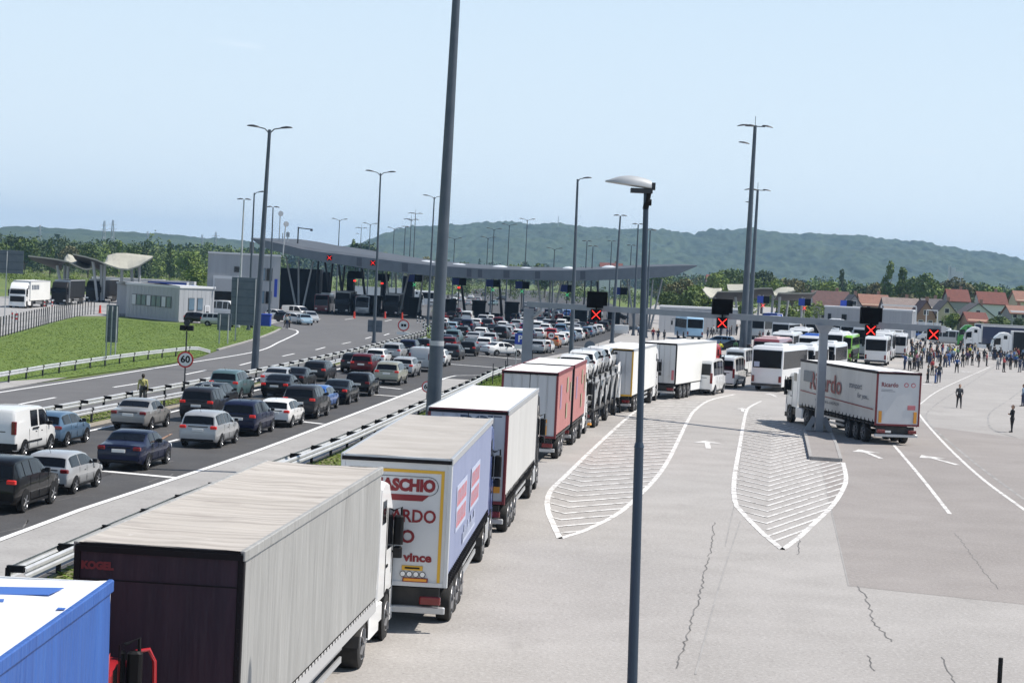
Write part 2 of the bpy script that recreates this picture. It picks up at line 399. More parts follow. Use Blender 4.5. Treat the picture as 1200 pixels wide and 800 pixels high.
def arrow(px, py, ang, s=1.):
    o = at(px, py); c, sn = math.cos(ang), math.sin(ang)
    def w_(x, y): return (o.x + (x*c + y*sn)*s, o.y + (-x*sn + y*c)*s, .020)
    mb.add([w_(-.11,-2.4), w_(.11,-2.4), w_(.11,.29), w_(-.11,.29)], [(0,1,2,3)])
    mb.add([w_(-.6,.3), w_(.6,.3), w_(0,1.7)], [(0,1,2)])
arrow(829,520,.08,1.25); arrow(1017,531,-.05,1.25); arrow(1097,538,-.15,1.25)
arrow(905,463,0); arrow(1090,451,-.3); arrow(1135,436,-.3); arrow(870,480,.1)
tag(mb.build('apron_markings', 'worn_paint', fix=False), kind='structure')
# cracks and seams
mb = MB()
def crack(pts, wd=.03, jit=.05, z=.012, step=.30):
    line = resample(pix(pts), step); line = [p + Vector((random.uniform(-jit, jit), random.uniform(-jit, jit), 0)) for p in line]
    ribbon(mb, line, wd, z)
crack([(838,612),(836,620),(835,633),(831,652)]); crack([(830,653),(822,690),(812,725),(800,762),(791,783)], .036)
crack([(1006,687),(1014,700),(1021,717),(1022,727),(1035,741),(1045,752)], .036); crack([(937,633),(936,650)]); crack([(1018,768),(1024,786)]); crack([(1103,770),(1117,799)])
crack([(1120,625),(1150,665),(1170,690)], .02)
for k in range(70):                                   # patched cracks in the queue's asphalt
    t = random.uniform(0, 1); q = shift(RL, -random.uniform(.8, 8))[int(t*(len(RL)-1))]
    ln = [q + Vector((j*.5*random.choice((1,.6)), j*random.uniform(.2,.9), 0)) for j in range(random.randint(3,7))]
    ribbon(mb, [a+Vector((random.uniform(-.12,.12),random.uniform(-.12,.12),0)) for a in ln], .045, .0150+k*.00003)
tag(mb.build('cracks', 'dark_seam', fix=False), kind='structure')
mb = MB()
ribbon(mb, resample(pix([(868,610),(845,680),(815,790)]), 2), .05, .011); ribbon(mb, resample(pix([(961,541),(994.6,686.5)]), 2), .04, .0115)
ribbon(mb, resample(pix([(870,500),(866,560),(850,640)]), 2), .04, .011)
for y0 in (523,506): ribbon(mb, resample(pix([(700,y0-8),(860,y0+3),(1060,y0+12)]), 2), .05, .0112)
tag(mb.build('joints', 'faint_seam', fix=False), kind='structure')
mb = MB()
for pts in ([(1200,405),(1150,440),(1110,465),(1092,478),(1085,488),(1092,500),(1115,520),(1160,556),(1250,620)], [(1180,470),(1162,482),(1158,492),(1165,504),(1200,515)],
            [(1200,455),(1183,468)]):
    ribbon(mb, resample(pix(pts), 2), .13, .0125)
tag(mb.build('tyre_marks', 'tyre_track', fix=False), kind='structure')
# raised kerbed island under the gantry column
isl = pix([(943,507.5),(950,538.5),(985,541),(980,524),(973,508)])
mb = MB(); mb.prism(isl, 0, .16); io = mb.build('traffic_island', 'apron_patch'); tag(io, kind='structure')
mb = MB()
lp = isl + [isl[0]]
for a, b in zip(lp[:-1], lp[1:]): mb.bar(a+Vector((0,0,.08)), b+Vector((0,0,.08)), .16, .19)
tag(mb.build('island_kerb', 'shoulder'), kind='structure')

def tufts(name, outline, n, label, seed, hmax=.16):
    rng = np.random.default_rng(seed); xs = [p[0] for p in outline]; ys = [p[1] for p in outline]; V_ = []
    while len(V_) < n:
        x, y = rng.uniform(min(xs), max(xs)), rng.uniform(min(ys), max(ys))
        if not in_poly(outline, x, y): continue
        a = rng.uniform(0, 6.28); w_ = rng.uniform(.02, .07); h = rng.uniform(.02, hmax*.35); c_, s_ = math.cos(a)*w_, math.sin(a)*w_; l_ = rng.uniform(-.16, .16)
        V_.append([(x-c_, y-s_, .02), (x+c_, y+s_, .02), (x+c_*.6+l_, y+s_*.6, h), (x-c_*.6+l_, y-s_*.6, h)])
    me = quad_mesh(name, np.array(V_).reshape(-1, 3), 'tuft_grass'); o = bpy.data.objects.new(name, me); COL.objects.link(o); return tag(o, label, 'grass', kind='stuff')
def quad_mesh(name, V, m):
    me = bpy.data.meshes.new(name); n = len(V); me.vertices.add(n); me.vertices.foreach_set('co', V.astype(float).ravel())
    me.loops.add(n); me.loops.foreach_set('vertex_index', np.arange(n)); me.polygons.add(n//4)
    me.polygons.foreach_set('loop_start', np.arange(0, n, 4)); me.polygons.foreach_set('loop_total', np.full(n//4, 4)); me.update()
    me.materials.append(M[m]); return me
lw = [(p.x, p.y) for p in pix([(-20,424),(0,397),(57,381),(90,373),(150,375),(200,380),(260,381),(300,382),(325,385),(300,396),(255,409),(235,417),(200,425),(85,441),(0,446),(-20,448)])]
tufts('grass_tufts', lw, 42000, 'tufts and weeds of the lawn on the left', 1, .22)
vv = [(p.x, p.y) for p in shift(RAILR, 0)] + [(p.x, p.y) for p in reversed(shift(RAILR, 1.8))]
tufts('grass_tufts', vv, 14000, 'rough grass along the barrier beside the lorries', 2, .25)
mm = [(p.x, p.y) for p in shift(FR, .3)] + [(p.x, p.y) for p in reversed(shift(LL, -1.4))]
tufts('grass_tufts', mm, 12000, 'rough grass of the central strip', 3, .25)
ii = [(p.x, p.y) for p in pix([(556,452),(569,444.5),(583,440),(610,431),(640,423.5),(672,414.5),(700,405),(705,408),(680,418),(655,427),(600,446),(575,455)])]
tufts('grass_tufts', ii, 3500, 'grass of the gore island by the parking sign', 4, .25)

# -------- hills
def vnoise(x, y, seed=0):
    xi = np.floor(x).astype(int); yi = np.floor(y).astype(int); xf = x-xi; yf = y-yi
    def h(a, b): 
        n = (a*374761393 + b*668265263 + seed*1442695) & 0x7fffffff; n = ((n ^ (n >> 13))*1274126177) & 0x7fffffff; return ((n ^ (n >> 16)) & 0xffff)/65535.
    u = xf*xf*(3-2*xf); v = yf*yf*(3-2*yf)
    return (h(xi,yi)*(1-u)+h(xi+1,yi)*u)*(1-v) + (h(xi,yi+1)*(1-u)+h(xi+1,yi+1)*u)*v
def hill(name, ridge, Y0, Y1, label_m, dx, dy, base=0, seed=1, tree=7.):
    """ridge: photo pixels of the skyline; front foot at Y0, crest at Y1"""
    cr = [atd(x, y, Y1) for x, y in ridge]; cx = [c.x for c in cr]; cz = [c.z for c in cr]
    xs = np.arange(min(cx), max(cx), dx); ys = np.concatenate([np.arange(Y0, Y1+dy*8, dy), [Y1+400]])
    X, Y = np.meshgrid(xs, ys); rz = np.interp(X, cx, cz)
    t = np.clip((Y-Y0)/(Y1-Y0), 0, 1); prof = t*t*(3-2*t)*.35 + t*.65
    spur = (vnoise(X/330, Y/700, seed)-.5)*.55 + (vnoise(X/120, Y/260, seed+3)-.5)*.25
    Z = base + (rz-base)*prof*(1+spur*(1-prof)*1.6)
    Z += (vnoise(X/13, Y/22, seed+5)*1. + vnoise(X/6.5, Y/14, seed+6)*.7 + vnoise(X/45, Y/90, seed+7)*1.6 - 1.6)*tree*1.35*np.clip(t*6, 0, 1)
    Z[-1] = -2.5; Z[0] = -2.5
    ny, nx = X.shape; V = np.stack([X, Y, Z], -1).reshape(-1, 3)
    i = np.arange(nx*ny).reshape(ny, nx); F = np.stack([i[:-1,:-1], i[:-1,1:], i[1:,1:], i[1:,:-1]], -1).reshape(-1, 4)
    me = bpy.data.meshes.new(name); me.vertices.add(len(V)); me.vertices.foreach_set('co', V.ravel())
    me.loops.add(F.size); me.loops.foreach_set('vertex_index', F.ravel()); me.polygons.add(len(F))
    me.polygons.foreach_set('loop_start', np.arange(0, F.size, 4)); me.polygons.foreach_set('loop_total', np.full(len(F), 4))
    me.update(); me.materials.append(M[label_m]); o = bpy.data.objects.new(name, me); COL.objects.link(o); o['kind'] = 'structure'
    return o
hill('hills', [(330,303),(400,293),(425,288),(445,281),(470,271),(500,267.5),(540,266),(570,264),(600,262.5),(640,262.5),(665,266),(690,268),(740,269),(780,273),(810,275),(840,271),(870,269.5),(900,271),(930,275),(960,277.5),(1000,276),(1040,281),(1080,284),(1105,291),(1130,296),(1160,299),(1200,309),(1260,320),(1400,345)],
     2900, 4300, 'hill_green', 4., 12., 0, 1, 6.)
hill('distant_ridge', [(-200,262),(0,268),(50,268),(100,270),(150,272),(200,276),(240,281),(280,284),(330,287),(380,293),(420,300),(460,306)],
     2300, 3300, 'hill_green', 4., 14., 0, 9, 3.2)

# -------- trees
LEAFM = {}
def leafmat(name, a, b, seed=0.):
    m = mat(name, a, .75, ncol=b, nscale=.32, nlo=.40, nhi=.62, detail=5, coord='Generated' if False else 'Object')
    return m
leafmat('leaf_spring', (.095,.16,.018), (.18,.235,.035)); leafmat('leaf_mid', (.050,.095,.016), (.115,.165,.030))
leafmat('leaf_dark', (.026,.055,.016), (.065,.100,.026)); leafmat('leaf_brown', (.085,.088,.030), (.155,.150,.055))
leafmat('leaf_grey', (.055,.080,.035), (.105,.130,.06))
mat('bark', (.07,.055,.04), .9, ncol=(.13,.11,.085), nscale=4)
def crown_quads(rng, lobes, n, leaf):
    """n leaf-clump faces scattered through the lobes (cx,cy,cz,rx,ry,rz)"""
    V = []; wts = [l_[3]*l_[4]*l_[5] for l_ in lobes]; W = sum(wts)
    for l_, wt in zip(lobes, wts):
        k = max(6, int(n*wt/W))
        d = rng.normal(size=(k,3)); d /= np.linalg.norm(d, axis=1)[:,None]; r = rng.uniform(.45, 1.04, size=(k,1))**.5
        c = np.array(l_[:3]) + d*r*np.array(l_[3:6])
        a = rng.normal(size=(k,3)); a /= np.linalg.norm(a, axis=1)[:,None]; b = np.cross(a, d + rng.normal(size=(k,3))*.5); b /= (np.linalg.norm(b, axis=1)[:,None]+1e-6)
        s = leaf*rng.uniform(.6, 1.4, size=(k,1))
        V.append(np.stack([c-a*s, c-b*s*.7, c+a*s, c+b*s*.7], 1))
    return np.concatenate(V).reshape(-1, 3)
def quad_mesh(name, V, m):
    me = bpy.data.meshes.new(name); n = len(V); me.vertices.add(n); me.vertices.foreach_set('co', V.astype(float).ravel())
    me.loops.add(n); me.loops.foreach_set('vertex_index', np.arange(n)); me.polygons.add(n//4)
    me.polygons.foreach_set('loop_start', np.arange(0, n, 4)); me.polygons.foreach_set('loop_total', np.full(n//4, 4)); me.update()
    me.materials.append(M[m]); return me
def tree_lobes(rng, h, wd, kind):
    L_ = []
    if kind == 'round':
        L_.append((0,0,h*.6,wd*.36,wd*.36,h*.3))
        for k in range(9):
            a = rng.uniform(0,6.3); q = rng.uniform(.18,.36)*wd; L_.append((q*math.cos(a), q*math.sin(a), h*rng.uniform(.35,.85), wd*rng.uniform(.12,.22), wd*rng.uniform(.12,.22), h*rng.uniform(.09,.17)))
    elif kind == 'tall':
        for k in range(10):
            a = rng.uniform(0,6.3); z = rng.uniform(.22,.92); q = rng.uniform(.05,.25)*wd*(1.2-z); L_.append((q*math.cos(a), q*math.sin(a), h*z, wd*rng.uniform(.16,.3)*(1.25-z*.8), wd*.24*(1.25-z*.8), h*rng.uniform(.08,.15)))
    elif kind == 'cone':
        for k in range(9):
            z = .12+k*.1; L_.append((rng.uniform(-.1,.1), rng.uniform(-.1,.1), h*z, wd*.5*(1.06-z), wd*.5*(1.06-z), h*.09))
    else:
        for k in range(7):
            a = rng.uniform(0,6.3); q = rng.uniform(0,.4)*wd; L_.append((q*math.cos(a), q*math.sin(a)*.6, h*rng.uniform(.3,.65), wd*rng.uniform(.15,.28), wd*.2, h*rng.uniform(.2,.36)))
    return L_
def crown_mesh(name, seed, h, wd, kind, n, leaf, m):
    rng = np.random.default_rng(seed); return quad_mesh(name, crown_quads(rng, tree_lobes(rng, h, wd, kind), n, leaf), m)
def trunk_mb(rng, h, wd):
    t = MB(); t.tube([(0,0,-.1),(.05,0,h*.3),(0,.1,h*.6),(.1,0,h*.85)], [h*.022+.06,h*.018+.04,h*.011+.02,.03], 7)
    for k in range(5):
        a = rng.uniform(0,6.3); z = h*rng.uniform(.25,.6); q = wd*.3; t.tube([(0,0,z),(q*.5*math.cos(a),q*.5*math.sin(a),z+h*.09),(q*math.cos(a),q*math.sin(a),z+h*.2)], [h*.009+.02,h*.006+.01,.02], 5)
    return t
TREES = {}
def tree_proto(kind, h, wd, m, n=1500, leaf=.32, seed=0):
    key = (kind, m, seed)
    if key not in TREES:
        rng = np.random.default_rng(seed+50); 
        tm = trunk_mb(rng, 10, 7 if kind != 'tall' else 4).build('trunk', 'bark', smooth=True); me = tm.data; bpy.data.objects.remove(tm)
        TREES[key] = (crown_mesh('crown', seed, 10, 8 if kind in ('round','bush') else 5, kind, n, leaf, m), me)
    return TREES[key]
def tree(kind, p, h, wd, m, label, seed=0, name='tree', group=None, cat='tree'):
    cm, tm = tree_proto(kind, h, wd, m, seed=seed)
    s = wd/(8 if kind in ('round','bush') else 5)
    root = empty(name, (p[0], p[1], 0), random.uniform(0, 6.28), label, cat, group); root.scale = (s, s, h/10)
    for nm, me in (('crown', cm), ('trunk', tm)):
        o = bpy.data.objects.new(nm, me); COL.objects.link(o); o.parent = root
    return root
def wood(name, m, items, label, n=260, leaf=.55, kinds=('round','tall'), seed=3, cat='trees'):
    """a far belt of trees as one mass; items = (x, y, h, w)"""
    rng = np.random.default_rng(seed); out = []
    for (x, y, h, wd) in items:
        V = crown_quads(rng, tree_lobes(rng, h, wd, kinds[int(rng.integers(len(kinds)))]) + [(0,0,h*.28,wd*.42,wd*.42,h*.3)], int(n*2.2), leaf*.62*wd/8*rng.uniform(.8,1.2))
        V[:,2] = np.maximum(V[:,2], 0); out.append(V + np.array([x, y, 0]))
    me = quad_mesh(name, np.concatenate(out), m); o = bpy.data.objects.new(name, me); COL.objects.link(o)
    return tag(o, label, cat, kind='stuff')
def belt(name, m, label, px0, px1, Y0, Y1, count, hmin, hmax, seed, n=240, top=None, kinds=('round','tall'), leaf=.5):
    rng = np.random.default_rng(seed); it = []
    for k in range(count):
        px = px0 + (px1-px0)*(k+rng.uniform(-.6,.6))/count; Y = rng.uniform(Y0, Y1); x = (px-600)/FOC*Y; h = rng.uniform(hmin, hmax)
        it.append((x, Y, h, h*rng.uniform(.55,.95)))
    return wood(name, m, it, label, n=n, seed=seed, kinds=kinds, leaf=leaf)
belt('far_wood', 'leaf_dark', 'distant dark wood along the foot of the left ridge', -40, 470, 1500, 2200, 170, 15, 24, 11, n=130, leaf=1.1)
belt('far_wood', 'leaf_mid', 'lighter green wood behind the left truck canopies', -40, 330, 900, 1400, 90, 13, 20, 12, n=220, leaf=.7)
belt('tree_row', 'leaf_spring', 'row of pale spring green trees left of the grey building', 90, 330, 760, 880, 34, 9, 15, 13, n=260, leaf=.5)
belt('tree_row', 'leaf_dark', 'dark tree belt behind the left truck road', -30, 250, 800, 900, 26, 12, 17, 14, n=260, leaf=.5)
belt('hedge', 'leaf_spring', 'bright green scrub bank along the left truck road', -60, 262, 470, 640, 120, 2.2, 4.6, 15, n=130, kinds=('bush',), leaf=.5)
belt('scrub', 'leaf_mid', 'low green scrub beyond the main canopy', 390, 760, 640, 900, 80, 3, 7, 16, n=130, kinds=('bush','round'), leaf=.6)
belt('far_wood', 'leaf_grey', 'hazy wood at the foot of the big hill', 380, 1260, 1700, 2700, 260, 14, 24, 17, n=110, leaf=1.2)
belt('far_wood', 'leaf_mid', 'middle wood between the houses and the hill', 760, 1260, 1000, 1600, 140, 11, 18, 18, n=200, leaf=.8)
belt('far_wood', 'leaf_brown', 'brownish half leafed trees in front of the hill', 460, 1240, 900, 1500, 60, 9, 15, 19, n=170, leaf=.7)
belt('far_wood', 'leaf_spring', 'spring green trees scattered below the hill', 780, 1240, 800, 1300, 50, 9, 15, 20, n=200, leaf=.7)
# -------- the air: fading of far things
mat_h = bpy.data.materials.new("haze"); mat_h.use_nodes = True; t = mat_h.node_tree; t.nodes.clear()
pv = t.nodes.new('ShaderNodeVolumePrincipled'); pv.inputs['Color'].default_value = (.40, .66, 1, 1); pv.inputs['Density'].default_value = .000095; pv.inputs['Anisotropy'].default_value = .2
oo = t.nodes.new('ShaderNodeOutputMaterial'); t.links.new(pv.outputs[0], oo.inputs['Volume']); M['haze'] = mat_h
mb = MB(); mb.box(-9500, 9500, -400, 9500, -4, 190); tag(mb.build('haze', 'haze'), kind='stuff')
# ================================================================== BARRIERS, MASTS, SIGNS
def wbeam(mb, line, z0, flip=1, mi=0):
    prof = [(0,.0),(.05,.03),(.05,.10),(.0,.15),(.05,.20),(.05,.27),(0,.31)]
    rings = []
    for i, p in enumerate(line):
        a = line[max(0,i-1)]; b = line[min(len(line)-1,i+1)]; t = (b-a); t.z = 0; t.normalize(); n = Vector((t.y, -t.x, 0))*flip
        zz = z0[i] if isinstance(z0, list) else z0
        rings.append([p + n*u + Vector((0,0,zz+v)) for u, v in prof] + [p + n*(u-.012) + Vector((0,0,zz+v)) for u, v in reversed(prof)])
    mb.loft(rings)
_pm = MB(); _pm.box(-.05,.05,-.06,.06,-.2,.74); _pm.box(-.06,.10,-.06,.06,.60,.76); _po = _pm.build('post', 'dark_steel'); POST_ME = _po.data; bpy.data.objects.remove(_po)
_pm = MB(); _pm.box(-.05,.05,-.06,.06,-.2,.72); _pm.box(-.02,.40,-.07,.07,.62,.78); _po = _pm.build('post', 'black'); POST2_ME = _po.data; bpy.data.objects.remove(_po)
def guardrail(line, label, group='steel crash barriers', flip=1, step=4., post=None, zs=.44, both=False):
    o0 = line[0]; root = empty('guardrail', (o0.x, o0.y, 0), 0, label, 'crash barrier', group)
    loc = [p - Vector((o0.x, o0.y, 0)) for p in line]
    mb = MB(); wbeam(mb, loc, zs, flip); mb.build('rail_beam', 'galvanised', root)
    if both:
        mb = MB(); wbeam(mb, shift(loc, .4), zs, 1); mb.build('rail_beam', 'galvanised', root)
    acc = 0; k = 0
    for a, b in zip(loc[:-1], loc[1:]):
        d = (b-a).length
        while acc < d and k < 99:
            p = a + (b-a)*(acc/d); o = bpy.data.objects.new('post', post or POST_ME); COL.objects.link(o); o.parent = root
            o.location = p; o.rotation_euler = (0, 0, math.atan2(b.y-a.y, b.x-a.x)-math.pi/2); acc += step; k += 1
        acc -= d
    return root
guardrail(RAILR[:-1], 'long steel crash barrier between the car queue and the lorry lane', post=POST2_ME, flip=-1, step=4, both=True)
guardrail(NR, 'near rail of the central crash barrier beside the car queue', flip=1)
guardrail(FR, 'far rail of the central crash barrier beside the empty carriageway', flip=1, post=POST2_ME)
gl = resample(pix([(-60,461),(0,450),(55,440),(110,431),(165,423),(222,416)]))
guardrail(gl, 'steel crash barrier along the foot of the lawn', flip=1)
end = pix([(222,416),(232,415),(246,414)]); mb = MB()
wbeam(mb, [p-end[0] for p in end], [.44,.36,.0]); eo = mb.build('barrier_end', 'galvanised'); eo.location = end[0]
tag(eo, 'end piece of the lawn crash barrier sloping down into the grass', 'crash barrier')

MC = {}
def mast(top, Y=None, h=18.4, kind='double', label='', group='tall lamp masts', matn='mast_blue_grey', lean=0., r=.13, base=None, rz=0., tz=None):
    """lamp mast whose top meets the sky at a photo pixel; distance from its base pixel or its height"""
    if base is not None: p = at(*base); Y = p.y; zt = atd(top[0], top[1], Y)
    else:
        if Y is None: Y = (h-CAMH)*FOC/(hor(top[0])-top[1])
        zt = atd(top[0], top[1], Y); p = Vector((zt.x + .0, Y, 0))
    h = zt.z if base is not None else h
    root = empty('light_mast', (p.x, p.y, 0), rz, label, 'lamp mast', group)
    key = (kind, round(h,1), matn, r)
    q = Vector((zt.x-p.x, 0, h)); q.rotate(Matrix.Rotation(-rz, 3, 'Z'))
    mb = MB(); mb.tube([(0,0,-.1),(q.x*.05,q.y*.05,h*.05),(q.x*.5,q.y*.5,h*.5),q], [r*1.5,r*1.45,r*1.05,r*.62], 10); mb.tube([(0,0,-.05),(0,0,.25)], r*2.1, 10)
    mb.build('pole', matn, root, smooth=True)
    def head(x, y, z, s, tilt=.1, w_=.36, l_=.95):
        m = MB(); rings = []
        for t, ww, hh in ((0,.5,.05),(.15,.9,.11),(.5,1,.15),(.85,.8,.10),(1,.35,.03)):
            rings.append([(x+s*l_*t, y+ww*w_/2*math.cos(a), z+tilt*l_*t+max(-.02, hh*math.sin(a))) for a in [i*math.pi/4 for i in range(8)]])
        m.loft(rings); o = m.build('lamp_head', 'dark_steel', root, smooth=True); return o
    if kind == 'double':
        for s in (1,-1):
            m = MB(); m.tube([q+Vector((0,0,-.3)), q+Vector((s*.35,0,.05)), q+Vector((s*.8,0,.14))], .05, 6); m.build('arm', matn, root)
            head(q.x+s*.75, q.y, h+.12, s)
    elif kind == 'single':
        m = MB(); m.tube([q+Vector((0,0,-.3)), q+Vector((.25,0,.05)), q+Vector((.6,0,.1))], .05, 6); m.build('arm', matn, root); head(q.x+.5, q.y, h+.1, 1)
    elif kind == 'flood':
        m = MB(); m.tube([q+Vector((-1,0,-.1)), q+Vector((1,0,-.1))], .06, 6); m.tube([q, q+Vector((0,0,.9))], .03, 6); m.build('crossarm', matn, root)
        for s, yy in ((1,0),(-1,0)):
            head(q.x+s*.7, q.y, h-.0, s, -.15, .5, 1.1)
        head(q.x-.1, q.y-.5, h-.1, -1, 0, .5, .9); head(q.x-.5, q.y-.2, h-1.9, -1, 0.12, .5, 1.1)
    elif kind == 'wide':
        for s in (1,-1): head(q.x+s*.1, q.y, h+.05, s, -.06, .4, .8)
    return root
mast((316,152), base=(298,437), label='tall lamp mast with two heads standing in the central barrier beside the waiting cars', r=.19)
mast((446,203), base=(438,402), label='lamp mast with a grey sign back fixed low on its pole, in the barrier')
mast((509,231), base=(501,383), label='lamp mast just left of the thick foreground mast', r=.14)
mast((677,210), base=(669,420), kind='single', label='slim mast with one short lamp arm rising right of the thick mast', r=.17)
mast((727,253), base=(717,402), kind='wide', label='lamp mast between the slim mast and the near curved lamp post', r=.17)
mast((748,263), base=(742,393), kind='wide', label='shorter lamp mast directly left of the near curved lamp post', r=.15)
mast((762,270), base=(757,396), kind='wide', label='lamp mast almost hidden behind the near curved lamp post', r=.13)
mast((286,234), base=(279,384), kind='wide', label='lamp mast in front of the grey building rising left of the bracket mast', r=.13, matn='galv_matt')
mast((298,226), base=(291,387), kind='single', label='lamp mast with one head behind the large grey sign back', r=.13, matn='mast_blue_grey')
mast((320,243), base=(315,380), kind='wide', label='lamp mast at the right corner of the grey building', r=.12)
mast((885,147), base=(869,432), kind='flood', label='very tall floodlight mast left of the pair on the right', r=.27, group='floodlight masts')
mast((888,222), base=(877,408), kind='flood', label='floodlight mast half hidden right behind the very tall one', r=.26, group='floodlight masts')
far = [(398,258,'double',18),(423.5,267,'flood',20),(434,263,'double',18),(462,268,'double',18),(475,266,'wide',18),(482,257,'flood',20),(487,250,'flood',22),(533,280,'double',16),(572,279,'double',16),(579,269,'double',18),(597,264,'double',19),
       (618,258,'double',20),(650,292,'double',14),(688,283,'wide',15),(695,289,'wide',14),(717,283,'wide',16),(740,288,'wide',15)]
for i, (x, y, k, h) in enumerate(far):
    words_ = ['first','second','third','fourth','fifth','sixth','seventh','eighth','ninth','tenth','eleventh','twelfth','thirteenth','fourteenth','fifteenth','sixteenth','seventeenth'][i]
    mast((x, y), h=h, kind=k, label='%s from the left of the small far masts rising above the canopy roof' % words_, group='far lamp masts', r=.12)
# the thick mast in the foreground
def thick_mast():
    p = Vector((at(503,562).x, at(503,562).y, 0)); zt = atd(538, -60, p.y)
    root = empty('light_mast', p, 0, 'thick blue grey mast rising out of the top of the picture beside the lorries', 'lamp mast')
    q = Vector((zt.x-p.x, 0, zt.z)); mb = MB(); k = 27/q.z; q2 = q*k
    mb.tube([(0,0,-.1),(0,0,.02), q2*.12, q2*.20], [.31,.31,.29,.28], 24); mb.build('pole', 'mast_blue_grey', root, smooth=True)
    mb = MB(); mb.tube([q2*.20, q2*.6, q2], [.255,.175,.10], 24); mb.build('upper_pole', 'mast_blue_grey', root, smooth=True)
    mb = MB(); mb.tube([q2*.197, q2*.204], .285, 24); mb.box(-.07,.07,-.32,-.28,.6,1.3); mb.build('collar', 'galv_matt', root)
    mb = MB(); mb.tube([q2+Vector((-1,0,-.2)), q2+Vector((1,0,-.2))], .06, 8); mb.build('crossarm', 'mast_blue_grey', root)
    for s in (-1, 1): mb = MB(); mb.box(q2.x+s*.9-.3, q2.x+s*.9+.3, -.25,.25, q2.z-.2, q2.z-.05); mb.build('lamp_head', 'dark_steel', root)
thick_mast()
# near street lamp with the curved head
def near_lamp():
    Y = 30.6; zt = atd(757.5, 224, Y); zb = atd(741, 800, Y); k = (zt.x-zb.x)/(zt.z-zb.z); xb = zb.x - k*zb.z
    root = empty('street_lamp', (xb, Y, 0), 0, 'near dark blue street lamp with a curved grey head reaching left', 'street lamp')
    H_ = zt.z; q = Vector((k*H_, 0, H_)); zc = atd(744.5, 520, Y).z
    mb = MB(); mb.tube([(0,0,-.1),(k*zc,0,zc-.05)], [.085,.072], 20); mb.tube([(k*zc,0,zc-.05),(k*zc,0,zc+.03)], [.080,.060], 20); mb.build('lower_pole', 'lamp_blue', root, smooth=True)
    mb = MB(); mb.tube([(k*zc,0,zc), q+Vector((0,0,-.02))], [.056,.040], 20); mb.build('upper_pole', 'lamp_blue', root, smooth=True)
    mb = MB(); mb.tube([q+Vector((.0,0,-.28)), q+Vector((.03,0,-.02)), q+Vector((0,0,.1))], [.045,.05,.05], 10); mb.disc_cyl(q+Vector((.05,0,-.17)), (1,0,0), .05, .07, 12); mb.build('bracket', 'black', root)
    # head: a long tapering shell, domed above and flat below, tip to the left
    m_up = MB(); rings = []; n = 14
    for i in range(n+1):
        t = i/n; x = .07 - t*.70; wv = .165*math.sin(math.pi*min(1, .22+.78*(1-t)**.55)*.62)+.02
        hh = .135*(1-(2*t-.75)**2*.42) * (1-t**5) + .008; zb_ = q.z + .02 + t*.075
        wv = .15*(1-t**4)**.6*(.75+.25*math.sin(math.pi*t)) + .015
        rings.append([(q.x+x, wv*math.cos(a), zb_+.13+(hh*math.sin(a) if math.sin(a) > 0 else .02*math.sin(a)) - .10) for a in [j*2*math.pi/16 for j in range(16)]])
    m_up.loft(rings); m_up.build('lamp_head', 'galv_matt', root, smooth=60)
    mb = MB(); mb.box(q.x-.24, q.x+.09, -.10, .10, q.z-.035, q.z+.035); mb.build('gear_tray', 'dark_steel', root)
    mb = MB(); mb.box(q.x-.005, q.x+.13, -.07, .07, q.z+.02, q.z+.13); mb.build('end_cap', 'dark_steel', root)
near_lamp()

# road signs
mat('sign_back', (.085,.11,.14), .5, .15, ncol=(.11,.135,.165), nscale=1.5)
mat('sign_white', (.75,.75,.74), .5); mat('sign_red', (.55,.03,.03), .5)
def sign_board(px0, px1, ytop, ybot, yground, label, name='sign_board', legs=2, face='sign_back', ribs=4, yaw=0., Y=None, group='backs of road signs'):
    xc = (px0+px1)/2; p = at(xc, yground) if Y is None else Vector((atd(xc, yground, Y).x, Y, 0)); s = FOC/p.y
    hw_ = (px1-px0)/2/s; zt = atd(xc, ytop, p.y).z; zb = atd(xc, ybot, p.y).z
    root = empty(name, p, yaw, label, 'road sign', group)
    mb = MB(); mb.rbox(-hw_, hw_, -.0, .06, zb, zt, .03); mb.build('panel', face, root)
    mb = MB()
    for k in range(ribs): z = zb + (zt-zb)*(k+.5)/ribs; mb.box(-hw_*.98, hw_*.98, -.05, -.003, z-.04, z+.04)
    mb.build('rib', 'mast_blue_grey', root)
    xs = [0] if legs == 1 else ([-hw_*.6, hw_*.6] if legs == 2 else [-hw_*.75, 0, hw_*.75])
    for x in xs: mb = MB(); mb.tube([(x, -.11, -.1), (x, -.11, zt-.1)], .06, 8); mb.build('leg', 'galv_matt', root)
    return root
sign_board(122.5,137,357,401,417, 'grey back of a narrow upright sign on the lawn', legs=3)
sign_board(268.5,304,325,381,400, 'large grey back of a road sign in front of the grey building', legs=2, ribs=6)
sign_board(253.5,270,367,387,403, 'small grey sign back on two legs at the lawn edge', legs=2, ribs=2)
sign_board(-14,24,293,320,390, 'wide blue grey sign back on one stout post at the far left', legs=1, ribs=3, Y=225)
sign_board(430,447,375,389,402, 'square grey sign back fixed on a lamp mast in the barrier', legs=1, ribs=1)
sign_board(402,413,371,380,384, 'tiny grey sign back on the plaza', legs=1, ribs=1) if False else None
